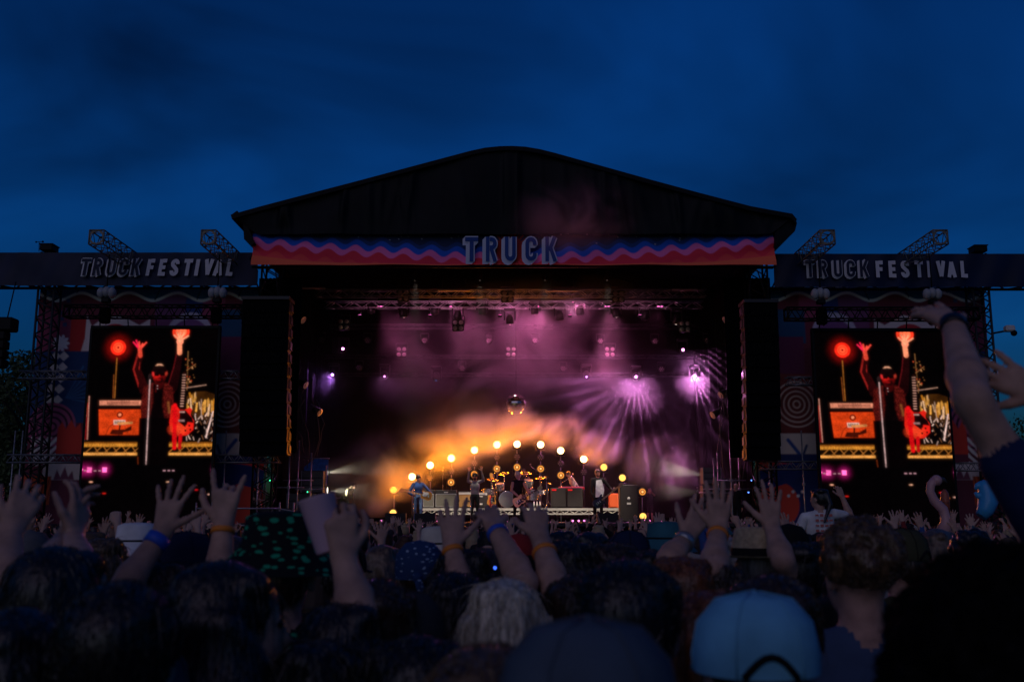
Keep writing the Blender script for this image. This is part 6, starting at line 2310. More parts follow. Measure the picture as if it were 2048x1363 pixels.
MB().lathe([(0.17, 0.0), (0.17, 0.08), (0.0, 0.1)], 16, (x_(1047), 0.75, 0.42)).build('throne_seat', TOLEX, dk)
MB().bar((x_(1047), 0.75, 0), (x_(1047), 0.75, 0.44), 0.02).build('throne_post', CHROME, dk)
for k, u in enumerate((1068, 1074, 1080)):
    bt = thing('bottle', 'small water bottle on the riser right of the drums, %s from the left' % ORD[k], 'bottle', (P(u, 1010, 36.35).x, 36.35, RZ), group='bottles on the riser')
    MB().lathe([(0.0, 0.0), (0.034, 0.0), (0.034, 0.15), (0.014, 0.19), (0.014, 0.21), (0.0, 0.21)], 12).build('body', mat('bottle_plastic', (0.5, 0.52, 0.45), .2), bt)
    MB().lathe([(0.016, 0.205), (0.016, 0.23), (0.0, 0.23)], 10).build('cap', WPAN, bt)


def mic_stand(label, u, v_top, Y, base, boom=None, mic=True):
    p = P(u, v_top, Y)
    H = p.z - base
    o = thing('microphone_stand', label, 'microphone stand', (p.x, Y, base))
    MB().lathe([(0.14, 0.0), (0.14, 0.02), (0.03, 0.035), (0.0, 0.035)], 16).build('base', FIX, o)
    MB().bar((0, 0, 0.02), (0, 0, H * 0.6), 0.013).build('lower_tube', CHROME, o)
    MB().bar((0, 0, H * 0.6), (0, 0, H), 0.010).build('upper_tube', CHROME, o)
    end = Vector((0, 0, H))
    if boom:
        q = P(boom[0], boom[1], Y) - Vector((p.x, Y, base))
        MB().bar(end, q, 0.009).build('boom', CHROME, o)
        end = q
    if mic:
        m_ = MB().tube([end, end + Vector((0, 0.10, 0.05))], [0.012, 0.018], 8).build('microphone', FIX, o)
        MB().ball(end + Vector((0, 0.12, 0.06)), 0.028, 10, 7).build('microphone_grille', ALU, m_)
    return o


mic_stand('straight chrome microphone stand directly in front of the singer', 942, 966, 33.8, DK)
mic_stand('chrome microphone stand between drums and black cabinets', 1093, 960, 33.6, DK)
mic_stand('dark microphone stand in front of the denim-jacket guitarist', 828, 968, 33.9, DK)
mic_stand('tall boom stand reaching over the drums from behind', 1079, 945, 38.3, RZ, (1061, 931))
mic_stand('boom stand behind the drums on the side of the singer', 988, 948, 38.0, RZ, (1000, 938))
mic_stand('tall thin stand behind the silver combo amplifier', 886, 938, 37.6, RZ, None)
mic_stand('boom stand by the keyboard', 1123, 966, 37.4, RZ, (1146, 950))
mic_stand('thin stand at the far right near the white side lamps', 1392, 985, 33.8, DK, (1396, 978))

# ------------------------------------------------------------------ side-stage clutter
for s in (-1, 1):
    side = 'left' if s < 0 else 'right'
    us = (578, 596, 622, 652) if s < 0 else (1428, 1436, 1462, 1478)
    tops = (900, 880, 905, 930) if s < 0 else (915, 905, 880, 905)
    for k, (u, vt) in enumerate(zip(us, tops)):
        Yp = 33.0 + 0.35 * (k % 2)
        x = P(u, 950, Yp).x
        o = thing('scaffold_tube', 'thin upright tube beside the %s stage edge, %s from the left' % (side, ORD[k]), 'pole', (x, Yp, 0), group='side stage uprights')
        zt = P(u, vt, Yp).z
        MB().bar((0, 0, 0), (0, 0, zt), 0.024, 8).build('tube', STEEL, o)
        MB().bbox((0, 0, zt * .7), (0.1, 0.1, 0.1), 0.02).build('clamp', STEEL, o)
        MB().bar((-0.5, 0.05, zt * .7), (0.5, 0.05, zt * .7), 0.02, 8).build('crossbar', STEEL, o)
    # stacked equipment racks
    for k, (u, v0, v1, w) in enumerate(((625, 940, 985, 0.75), (600, 985, 1035, 0.9), (640, 990, 1035, 0.7)) if s < 0 else ((1424, 933, 968, 0.62), (1424, 969, 1002, 0.62), (1424, 1003, 1036, 0.62), (1456, 955, 1036, 0.55))):
        Yp = 33.9
        a, b = P(u, v0, Yp), P(u, v1, Yp)
        H = a.z - b.z
        o = thing('equipment_rack', 'dark equipment case stacked at the %s stage edge, %s of its pile' % (side, ORD[k]), 'rack', (a.x, Yp, b.z), group='equipment cases beside the stage')
        MB().bbox((0, 0.3, H / 2), (w, 0.55, H - 0.01), 0.02).build('case', CASE, o)
        for j in range(3):
            p_ = MB().box((0, 0.02, H * (j + .5) / 3), (w - 0.1, 0.02, H / 3 - 0.05)).build('panel', mat('rack_panel', (0.05, 0.05, 0.055), .4), o)
        for sx in (-1, 1):
            MB().box((sx * (w / 2 - 0.01), 0.02, H / 2), (0.03, 0.03, H - 0.02)).build('corner_trim', ALUD, o)
    # cables hanging down the tower
    for k in range(6):
        u = (585, 592, 600, 612, 630, 641)[k] if s < 0 else (1440, 1448, 1462, 1470, 1482, 1490)[k]
        Yp = 33.4
        vt, vb = rnd.uniform(700, 800), rnd.uniform(900, 1000)
        pts = [P(u + rnd.uniform(-4, 4) + 8 * math.sin(q * 0.9 + k), vt + (vb - vt) * q / 7, Yp) for q in range(8)]
        c = MB(off=pts[-1]).tube(pts, 0.013, 6).build('hanging_cable', mat('cable_grey', (0.06, 0.06, 0.05), .6))
        c.location = pts[-1]
        tag(c, 'loose hanging cable at the %s stage edge, %s from the left' % (side, ORD[k]), 'cable', 'hanging cables')
    # small floods on the inner side of the loudspeaker hang
    for k, (u, v) in enumerate(((612, 770), (607, 640), (640, 825)) if s < 0 else ((1441, 790), (1450, 640), (1425, 830))):
        o = thing('side_flood', 'unlit flood lamp inside the %s loudspeaker hang, %s from the top' % (side, ORD[(1, 0, 2)[k]]), 'light', P(u, v, 33.6), group='unlit side floods')
        MB().lathe([(0.0, -0.3), (0.1, -0.28), (0.14, 0.0)], 14, (0, 0, 0), (-s * 0.8, -0.3, -0.5)).build('housing', FIX, o)
        MB().lathe([(0.135, 0.0), (0.0, 0.02)], 14, (0, 0, 0), (-s * 0.8, -0.3, -0.5)).build('lens', CELL, o)
        MB().bar((0, 0, 0), (s * 0.3, 0, 0.3), 0.02).build('bracket', ALUD, o)
# sheet coloured blue as daylight through a gap, and desk at stage left
bt = thing('daylight_sheet', 'blue sheet standing in for daylight behind the left side-stage tubes', 'tarpaulin', P(632, 945, 34.8))
MB().add([(-0.42, 0, -0.5), (0.4, 0.02, -0.45), (0.42, 0.0, 0.45), (-0.05, 0.03, 0.5), (-0.42, 0, 0.2)], [(0, 1, 2, 3, 4)]).build('sheet', mat('daylight_blue', (0.02, 0.16, 0.5), .5, bump=.4, noise=.3), bt)
MB().bar((-0.45, 0.03, 0.5), (0.45, 0.03, 0.5), 0.02).build('rail', STEEL, bt)
dsk = thing('mixing_desk', 'dark mixing desk in front of the stage technician on the left', 'mixing desk', (P(555, 1005, 32.5).x, 32.5, 1.36))
MB().bbox((0, 0, 0.72), (1.1, 0.6, 0.12), 0.03).build('console', CASE, dsk)
for s in (-1, 1):
    MB().box((s * 0.5, 0, 0.33), (0.06, 0.5, 0.66)).build('leg', CASE, dsk)
for k in range(8):
    MB().box((-0.4 + 0.11 * k, -0.1, 0.785), (0.03, 0.2, 0.012)).build('fader_strip', MATS['rack_panel'], dsk)
GRN = glow('green_led', (0.05, 1.0, 0.4), 2.0, False)
for k, (u, v) in enumerate(((540, 960), (615, 983))):
    o = thing('indicator_lamp', 'tiny green indicator lamp %s the left side desk' % ('above' if k == 0 else 'right of'), 'lamp', P(u, v, 32.9))
    MB().ball((0, 0, 0), 0.025, 8, 6).build('bulb', GRN, o)
    MB().box((0, 0.05, 0), (0.08, 0.08, 0.08)).build('box', FIX, o)
plw = thing('wing_deck', 'raised black side deck at the left of the stage', 'platform', (P(545, 1000, 32.6).x, 32.6, 0))
MB().box((0, 0, 1.33), (2.6, 1.8, 0.06)).build('deck_panel', DECK, plw)
for sx in (-1, 1):
    for sy in (-1, 1):
        MB().bar((sx * 1.2, sy * 0.8, 0), (sx * 1.2, sy * 0.8, 1.3), 0.025).build('leg', STEEL, plw)
plr = thing('wing_deck', 'raised black side deck at the right of the stage', 'platform', (P(1490, 1000, 33.0).x, 33.0, 0))
MB().box((0, 0, 1.37), (2.2, 1.8, 0.06)).build('deck_panel', DECK, plr)
for sx in (-1, 1):
    for sy in (-1, 1):
        MB().bar((sx * 1.0, sy * 0.8, 0), (sx * 1.0, sy * 0.8, 1.34), 0.025).build('leg', STEEL, plr)
for k, (u, v) in enumerate(((1503, 960), (1508, 980), (1497, 984))):
    o = thing('indicator_lamp', 'tiny blue indicator lamp at the right stage edge, %s from the top' % ORD[k], 'lamp', P(u, v, 32.9))
    MB().ball((0, 0, 0), 0.025, 8, 6).build('bulb', glow('blue_led', (0.1, 0.25, 1.0), 3.0, False), o)
    MB().box((0, 0.05, 0), (0.08, 0.08, 0.08)).build('box', FIX, o)
# silver guard rail
gr = thing('guard_rail', 'silver tube guard rail in front of the left side deck', 'railing', (P(490, 1030, 29.5).x, 29.5, 0))
for u in (393, 425, 560, 588):
    WB(gr).bar((P(u, 1000, 29.5).x, 29.5, 0), (P(u, 1000, 29.5).x, 29.5, P(u, 1004, 29.5).z), 0.026, 8).build('post', STEEL, gr)
for (u0, u1, v) in ((393, 560, 1016), (393, 560, 1050)):
    WB(gr).bar(P(u0, v, 29.48), P(u1, v, 29.48), 0.024, 8).build('rail', STEEL, gr)
WB(gr).bar(P(560, 1017, 29.48), P(588, 1022, 29.48), 0.022, 8).build('rail', STEEL, gr)


# ------------------------------------------------------------------ trees behind the left wing
def tree(label, x, y, h, crown_r, seed, leaf=0.16, nleaf=5200, group='trees behind the stage wings'):
    r_ = random.Random(seed)
    o = thing('leafy_tree', label, 'tree', (x, y, 0), 0, group)
    t = MB()
    pts = [Vector((0, 0, 0)), Vector((0.1, 0, h * .25)), Vector((-0.1, .1, h * .5)), Vector((0.05, 0, h * .8))]
    t.tube(pts, [0.28, 0.22, 0.16, 0.05], 8)
    clumps = []
    for i in range(26):
        z = h * r_.uniform(0.28, 0.98)
        a = r_.uniform(0, 6.28)
        q = crown_r * r_.uniform(0.3, 1.0) * math.sqrt(max(0.12, 1 - ((z / h - 0.55) / 0.5) ** 2))
        c = Vector((q * math.cos(a), q * math.sin(a), z))
        clumps.append((c, r_.uniform(0.5, 1.05)))
        t.tube([Vector((0, 0, z * 0.7)), c * 0.55 + Vector((0, 0, z * 0.35)), c], [0.07, 0.045, 0.015], 5)
    t.build('trunk', mat('bark', (0.03, 0.024, 0.018), 0.9, noise=.4), o)
    V = np.zeros((nleaf * 4, 3)); rs_ = np.random.RandomState(seed)
    for i in range(nleaf):
        c, cr = clumps[r_.randrange(len(clumps))]
        v = rs_.normal(size=3); v /= np.linalg.norm(v)
        p = np.array(c) + v * cr * (rs_.rand() ** 0.45)
        a = rs_.normal(size=3); a /= np.linalg.norm(a)
        b = np.cross(a, rs_.normal(size=3)); b /= np.linalg.norm(b) + 1e-9
        s_ = leaf * rs_.uniform(.6, 1.3)
        V[4 * i:4 * i + 4] = p + np.array([-a * s_ * .5, b * s_ * .28, a * s_ * .5, -b * s_ * .28])
    me = bpy.data.meshes.new('crown')
    me.from_pydata(V.tolist(), [], [(4 * i, 4 * i + 1, 4 * i + 2, 4 * i + 3) for i in range(nleaf)])
    me.materials.append(mat('leaves', (0.045, 0.075, 0.022), 0.7, noise=.45, nscale=1.5))
    link_mesh('crown', me, o)
    return o


tree('dark leafy tree directly behind the left wing tower', P(62, 800, 36).x, 36.5, 8.2, 2.1, 21, nleaf=8000)
tree('lower dark tree at the far left edge', P(5, 800, 38).x, 39.0, 7.0, 2.4, 22, nleaf=8000)
tree('dark tree farther back between the left wing and the frame edge', P(30, 800, 52).x - 1.0, 52.0, 8.5, 3.2, 23, 0.22)
tree('dark leafy tree behind the right wing tower', P(2030, 800, 50).x + 1.5, 50.0, 7.2, 2.8, 24, 0.22)
tree('dark tree behind the gap above the left screen', P(455, 700, 60).x, 60.0, 11.5, 3.4, 25, 0.24)
# distant hedge line that closes the field
hv = MB()
r_ = random.Random(31)
for i in range(2600):
    x = r_.uniform(-200, 200)
    y = 170 + r_.uniform(-4, 4)
    z = abs(r_.gauss(0, 1)) * 3.2 + 1.0 + 1.5 * math.sin(x * 0.07) + 1.2 * math.sin(x * .21)
    for q in range(3):
        a = Vector((r_.gauss(0, 1), r_.gauss(0, .6), r_.gauss(0, 1))) * 1.6
        b = Vector((r_.gauss(0, 1), r_.gauss(0, .6), r_.gauss(0, 1))) * 1.3
        c = Vector((x, y, max(0.4, z * r_.random())))
        hv.add([c - a, c + b, c + a, c - b], [(0, 1, 2, 3)])
tag(hv.build('treeline', MATS['leaves']), 'distant dark line of trees beyond the field', 'treeline', kind='stuff')

# ------------------------------------------------------------------ the crowd near the camera, one by one
PLACED = []          # (x, y) of everyone already standing


def fan(u, v, Y, label, mats, arms_px=(), rz=0.0, group=None, **kw):
    """a person whose head top shows at (u, v) and who stands Y metres away."""
    top = P(u, v, Y)
    h = top.z
    kw.setdefault('hb', 0.0115 if Y < 3 else 0.015)
    c, s = math.cos(-rz), math.sin(-rz)

    def loc(q):
        q = Vector(q) - Vector((top.x, Y, 0))
        return (c * q.x - s * q.y, s * q.x + c * q.y, q.z)

    def locd(q):
        return (c * q[0] - s * q[1], s * q[0] + c * q[1], q[2])
    arms = []
    for (side, el, wr, pose, fd, pn, *rest) in arms_px:
        d = dict(side=side, elbow=loc(P(*el)), wrist=loc(P(*wr)), pose=pose, fdir=None if fd is None else locd(fd), palm=locd(pn))
        if rest:
            d['hs'] = rest[0]
        arms.append(d)
    o, info = add_person((top.x, Y, 0), rz, label, mats, group, height=h, arms=arms, ha=0.0058, fat=0.94, **kw)
    PLACED.append((top.x, Y))
    hs_ = kw.get('hair', 'short')
    if Y < 4.6 and hs_ != 'none':
        sd_ = int(u) + 5
        if hs_ == 'afro':
            add_strands(o, 16000, 0.07, sd_, 0.25, 0.012, 0.0010, 0.8)
        elif hs_ == 'curly':
            add_strands(o, 5000, 0.045, sd_, 0.3, 0.009, 0.0010, 0.8)
        elif kw.get('hat'):
            add_strands(o, 700, 0.05, sd_, 0.9, 0, 0.001, 0.3)
        else:
            add_strands(o, 4500 if hs_ in ('long', 'bob') else 3200, 0.09 if hs_ in ('long', 'bob') else 0.05, sd_, 0.9 if hs_ in ('long', 'bob') else 0.55, 0, 0.0010, 0.3 if hs_ in ('long', 'bob') else 0.5)
    return o, info, arms


# patterned cloths
def dash_mat(name, base, mark, scale=26.0, thr=0.30):
    m = mat(name, base, 0.8, spec=0.15)
    nt = m.node_tree
    p = nt.nodes['Principled BSDF']
    t = nt.nodes.new('ShaderNodeTexCoord')
    mp_ = nt.nodes.new('ShaderNodeMapping'); mp_.inputs['Scale'].default_value = (1.0, 1.0, 2.1); mp_.inputs['Rotation'].default_value = (0.3, 0.75, 0.4)
    n_ = nt.nodes.new('ShaderNodeTexNoise'); n_.inputs['Scale'].default_value = 7.0
    mxv = nt.nodes.new('ShaderNodeMix'); mxv.data_type = 'VECTOR'; mxv.inputs[0].default_value = 0.06
    vo = nt.nodes.new('ShaderNodeTexVoronoi'); vo.distance = 'EUCLIDEAN'; vo.inputs['Scale'].default_value = scale; vo.inputs['Randomness'].default_value = 0.9
    nt.links.new(t.outputs['Object'], mp_.inputs[0]); nt.links.new(mp_.outputs[0], n_.inputs['Vector'])
    nt.links.new(mp_.outputs[0], mxv.inputs[4]); nt.links.new(n_.outputs['Color'], mxv.inputs[5])
    nt.links.new(mxv.outputs[1], vo.inputs['Vector'])
    mrn = nt.nodes.new('ShaderNodeMapRange'); mrn.inputs[1].default_value = thr; mrn.inputs[2].default_value = thr - 0.04
    nt.links.new(vo.outputs['Distance'], mrn.inputs[0])
    mx = nt.nodes.new('ShaderNodeMix'); mx.data_type = 'RGBA'
    mx.inputs[6].default_value = tuple(base) + (1,); mx.inputs[7].default_value = tuple(mark) + (1,)
    nt.links.new(mrn.outputs[0], mx.inputs[0]); nt.links.new(mx.outputs[2], p.inputs['Base Color'])
    return m


GREENP = dash_mat('green_dash_print', (0.006, 0.008, 0.010), (0.012, 0.30, 0.15), 30.0, 0.34)
BLUEP = dash_mat('blue_paisley_print', (0.02, 0.05, 0.13), (0.30, 0.40, 0.52), 40.0, 0.26)
STRAW = mat('straw', (0.42, 0.33, 0.20), 0.8, noise=.25, nscale=60, bump=.5)
ORB = mat('orange_band', (0.75, 0.22, 0.02), 0.5)
BLB = mat('blue_band', (0.03, 0.10, 0.55), 0.5)
BKB = mat('black_band', (0.006, 0.006, 0.007), 0.4)
BK = (0, -1, 0)
FW = (0, 1, 0)

# right edge: bushy dark hair, and the bent arm above it
fan(2020, 1225, 1.30, 'person with a huge bushy dark hairdo filling the lower right corner', pmats(1, 'jet', 'black', 'black'), hair='afro', hair_r=1.08, seed=4)
tpx = P(2240, 845, 2.12)
rb = tpx.z - 1.62
cl_ = lambda q: tuple(Vector(q) - Vector((tpx.x, 2.12, rb)))
arms_ = [dict(side=-1, elbow=cl_(P(1945, 800, 2.10)), wrist=cl_(P(1906, 650, 2.36)), pose='open', fdir=(-0.14, 0.85, 0.55), palm=(0.1, 0.6, -0.8)),
         dict(side=1, elbow=cl_(P(2185, 890, 2.05)), wrist=cl_(P(2088, 790, 2.2)), pose='open', fdir=(-0.8, 0.35, 0.55), palm=(0.2, 1, 0))]
o, i_ = add_person((tpx.x, 2.12, rb), 0.0, 'fan in dark blue shirt on shoulders reaching a bent bare arm up the right edge', pmats(0, 'brown', 'darkblue', 'navy'), height=1.62, arms=arms_, sleeve='short', hair='short', seat=True, ha=0.0058)
wristband(o, i_, arms_[0], BKB, 0.97, 0.035, 1.22)
wristband(o, i_, arms_[1], BKB, 0.9, 0.03, 1.2)
fan(2215, 1080, 2.2, 'carrier at the right edge with a fan riding on the shoulders', pmats(0, 'black', 'black', 'navy'), hair='short', seed=41)
# curly man
fan(1714, 1054, 2.75, 'man with curly light brown hair in a denim shirt near the right corner', pmats(0, 'light', 'denim', 'navy'), hair='curly', seed=8, hair_r=1.04, head_dir=(0.25, 0))
# white cap and the head behind it
o, i_, a_ = fan(1508, 1224, 1.72, 'person in a plain light blue cap at the bottom right of centre', pmats(0, 'brown', 'teal', 'navy'), hair='short', hat=True)
headgear(o, i_, 'cap', cloth_mat('cap_light_blue', (0.14, 0.42, 0.62)))
fan(1545, 1166, 2.15, 'dark-haired fan with reddish lit crown just above the light blue cap', pmats(0, 'brown', 'black', 'navy'), hair='short', seed=3, hair_r=1.1)
# centre black hair
fan(1265, 1140, 1.95, 'man with thick black hair and bare ear, large at the bottom centre', pmats(0, 'black', 'darkblue', 'navy'), hair='short', hair_r=1.14, seed=5, head_dir=(-0.45, 0))
o, i_, a_ = fan(1175, 1292, 1.22, 'blurred pale cap nearest the camera at the bottom centre', pmats(0, 'light', 'navy', 'navy'), hair='short', hat=True)
headgear(o, i_, 'cap', cloth_mat('cap_dusty', (0.06, 0.085, 0.12)))
fan(968, 1304, 1.4, 'blurred fair head at the very bottom left of centre', pmats(0, 'light', 'blue', 'navy'), hair='short', seed=14)
# blonde
fan(1012, 1172, 2.55, 'woman with long straight blonde hair in the middle of the crowd', pmats(0, 'blonde', 'teal', 'navy'), hair='long', hair_r=1.12, sleeve='short')
# long dark hair woman, face turned right
fan(465, 1140, 2.0, 'woman with long dark hair turning her face to the right', pmats(0, 'black', 'white', 'navy'), hair='long', hair_r=1.1, head_dir=(-1.15, 0.0), face=True, sleeve='none', seed=6)
# green print hat
o, i_, a_ = fan(566, 1063, 2.85, 'person in a green patterned bucket hat and matching shirt', [SKINS[0], HAIRS['brown'], GREENP, CLO['navy'], SHOEM, DARKM], hair='short', hat=True)
headgear(o, i_, 'bucket', GREENP, GREENP)
# the raised cup
o, i_, a_ = fan(758, 1165, 2.35, 'dark-haired fan whose raised arm holds the plastic cup', pmats(0, 'brown', 'navy', 'navy'), hair='short', seed=9,
                arms_px=((-1, (718, 1232, 2.25), (688, 1118, 2.30), 'grip', (-0.12, 0.05, 1), (-0.3, 1, 0)),))
cp = P(648, 1052, 2.33)
cup = thing('plastic_cup', 'printed plastic beer cup held up tilted above the crowd', 'cup', cp)
dcu = Vector((-0.30, 0.05, 1)).normalized()
cc_ = MB().lathe([(0.0, 0.0), (0.030, 0.0), (0.032, 0.004), (0.043, 0.125), (0.045, 0.128), (0.041, 0.126), (0.029, 0.006), (0.0, 0.006)], 28, -dcu * 0.06, dcu)
cc_.build('cup_wall', mat('cup_plastic', (0.62, 0.42, 0.52), 0.35), cup)
MB().lathe([(0.0395, 0.09), (0.0405, 0.105)], 28, -dcu * 0.06, dcu).build('print_band', mat('cup_print_orange', (0.7, 0.25, 0.05), .5), cup)
MB().add([Vector((0.034, -0.026, -0.01)), Vector((0.041, -0.013, -0.012)), Vector((0.043, -0.012, 0.024)), Vector((0.036, -0.027, 0.026))], [(0, 1, 2, 3)]).build('printed_badge', mat('cup_print_dark', (0.02, 0.02, 0.03), .5), cup)
# left hands
o, i_, a_ = fan(312, 1130, 3.1, 'brown-haired fan at left whose right hand is spread wide overhead', pmats(0, 'brown', 'navy', 'navy'), hair='bob', seed=10,
                arms_px=((-1, (240, 1185, 2.95), (324, 1066, 3.05), 'spread', (0.16, 0.15, 1), FW),))
wristband(o, i_, a_[0], BLB, 0.86, 0.035, 1.18)
o, i_, a_ = fan(372, 1084, 3.3, 'fan in a dark cap making a horned hand sign at left', pmats(0, 'brown', 'navy', 'navy'), hair='short', hat=True,
                arms_px=((1, (434, 1180, 3.0), (447, 1052, 3.05), 'rock', (0.02, 0.05, 1), FW, 1.05),))
headgear(o, i_, 'cap', CLO['navy'])
wristband(o, i_, a_[0], ORB, 0.93, 0.016, 1.2)
fan(112, 1112, 2.3, 'fan with long dark hair and two hands clasped overhead at the left', pmats(0, 'black', 'black', 'navy'), hair='long', hair_r=1.15, seed=12,
    arms_px=((1, (172, 1165, 2.35), (146, 1078, 2.75), 'relaxed', (0.02, 0.35, 1), (-1, 0.3, 0)), (-1, (60, 1170, 2.4), (128, 1080, 2.8), 'relaxed', (0.08, 0.35, 1), (1, 0.3, 0))))
fan(-40, 1100, 2.7, 'fan at the far left edge raising a loosely closed hand', pmats(0, 'brown', 'black', 'navy'), hair='short', seed=13,
    arms_px=((1, (4, 1165, 2.5), (22, 1062, 2.6), 'relaxed', (0.18, 0.45, 1), (-0.5, 0.8, 0)),))
fan(245, 1186, 1.7, 'dark short-haired head large at the bottom left', pmats(0, 'black', 'black', 'black'), hair='short', hair_r=1.12, seed=15)
o, i_, a_ = fan(262, 1310, 1.75, 'blurred grey cap at the very bottom left', pmats(0, 'black', 'navy', 'navy'), hair='short', hat=True)
headgear(o, i_, 'cap', cloth_mat('cap_slate', (0.05, 0.06, 0.08)))
fan(40, 1225, 1.8, 'dark head in the bottom left corner', pmats(0, 'black', 'black', 'black'), hair='long', seed=16)
fan(835, 1288, 1.9, 'dark head with a pink lit edge at the bottom, left of centre', pmats(0, 'black', 'black', 'navy'), hair='short', hair_r=1.1, seed=17)
o, i_, a_ = fan(806, 1206, 2.45, 'person in a dark cap left of the blonde woman', pmats(0, 'brown', 'navy', 'navy'), hair='short', hat=True)
headgear(o, i_, 'cap', CLO['charcoal'])
fan(640, 1288, 2.0, 'dark-haired person in black top at the bottom, right of the long-haired woman', pmats(0, 'black', 'black', 'navy'), hair='bob', seed=18)
o, i_, a_ = fan(840, 1090, 4.2, 'person with a blue paisley bandana on the head', pmats(0, 'brown', 'darkblue', 'navy'), hair='short', hat=True)
headgear(o, i_, 'bandana', BLUEP)
# fairy lights in a plait
o, i_, a_ = fan(968, 1100, 4.3, 'woman with tiny coloured lights plaited into her dark hair', pmats(0, 'brown', 'royal', 'navy'), hair='pony', seed=19)
hl_ = Vector(i_['head'])
for k, (dx, dz, c) in enumerate(((-0.02, 0.03, 'blue'), (0.01, -0.02, 'green'), (-0.03, -0.07, 'violet'), (0.0, -0.13, 'yellow'), (0.04, -0.2, 'violet'), (0.05, 0.06, 'blue'))):
    colr = {'blue': (0.05, 0.15, 1.0), 'green': (0.1, 0.9, 0.4), 'violet': (0.3, 0.1, 1.0), 'yellow': (0.9, 0.8, 0.2)}[c]
    MB().ball(hl_ + Vector((dx, -0.155 - 0.01 * k, dz)), 0.007, 8, 6).build('fairy_light', glow('fairy_' + c, colr, 2.5, False), o)
# arms in the middle
o, i_, a_ = fan(925, 1102, 3.3, 'dark-haired fan with one straight arm up and an orange wristband', pmats(0, 'black', 'black', 'navy'), hair='bob', seed=20,
                arms_px=((-1, (930, 1205, 3.15), (904, 1096, 3.25), 'open', (-0.03, 0.30, 1), FW),))
wristband(o, i_, a_[0], ORB, 0.94, 0.016, 1.2)
o, i_, a_ = fan(1130, 1086, 3.3, 'dark-haired fan in teal whose two arms rise in front of the drums', pmats(0, 'black', 'teal', 'navy'), hair='bob', seed=21,
                arms_px=((-1, (1048, 1165, 3.1), (992, 1060, 3.3), 'relaxed', (-0.35, 0.75, 0.65), (0, 0.5, -0.8)), (1, (1112, 1180, 3.1), (1080, 1074, 3.25), 'relaxed', (-0.12, 0.6, 0.8), (0, 0.7, -0.6))))
wristband(o, i_, a_[0], BLB, 0.93, 0.018, 1.2)
wristband(o, i_, a_[1], ORB, 0.7, 0.014, 1.15)
fan(1225, 1090, 3.9, 'dark short-haired head right of the teal-shirted fan', pmats(0, 'brown', 'black', 'navy'), hair='short', seed=22)
fan(1118, 1064, 5.9, 'person with long black hair behind the teal-shirted fan', pmats(0, 'black', 'olive', 'navy'), hair='long', seed=23)
o, i_, a_ = fan(1300, 1104, 3.7, 'fan with a watch stretching a hand towards the right', pmats(0, 'black', 'black', 'navy'), hair='short', seed=24,
                arms_px=((1, (1338, 1118, 3.5), (1372, 1078, 3.6), 'open', (0.5, 0.2, 0.75), FW),))
wristband(o, i_, a_[0], mat('watch_face', (0.35, 0.38, 0.42), .2, metal=.6), 0.86, 0.03, 1.25)
fan(1365, 1120, 3.0, 'head with hair coloured as if lit red, left of the straw hat', pmats(0, 'ginger', 'black', 'navy'), hair='short', seed=25)  # red rim of stage light put into the hair colour
o, i_, a_ = fan(1425, 1125, 3.2, 'dark-haired fan with an orange wristband left of the straw hat', pmats(0, 'brown', 'black', 'navy'), hair='bob', seed=26,
                arms_px=((1, (1428, 1140, 3.15), (1436, 1064, 3.3), 'open', (0.10, 0.1, 1), FW),))
wristband(o, i_, a_[0], ORB, 0.92, 0.015, 1.2)
o, i_, a_ = fan(1516, 1066, 4.0, 'man in a straw hat with dark band raising one hand', pmats(0, 'grey', 'navy', 'navy'), hair='short', hat=True,
                arms_px=((1, (1566, 1120, 3.8), (1544, 1056, 3.9), 'open', (-0.02, 0.1, 1), FW),))
headgear(o, i_, 'fedora', STRAW, CLO['black'])
fan(1600, 1088, 3.9, 'dark-haired fan between straw hat and curly man', pmats(0, 'black', 'teal', 'navy'), hair='short', seed=27)
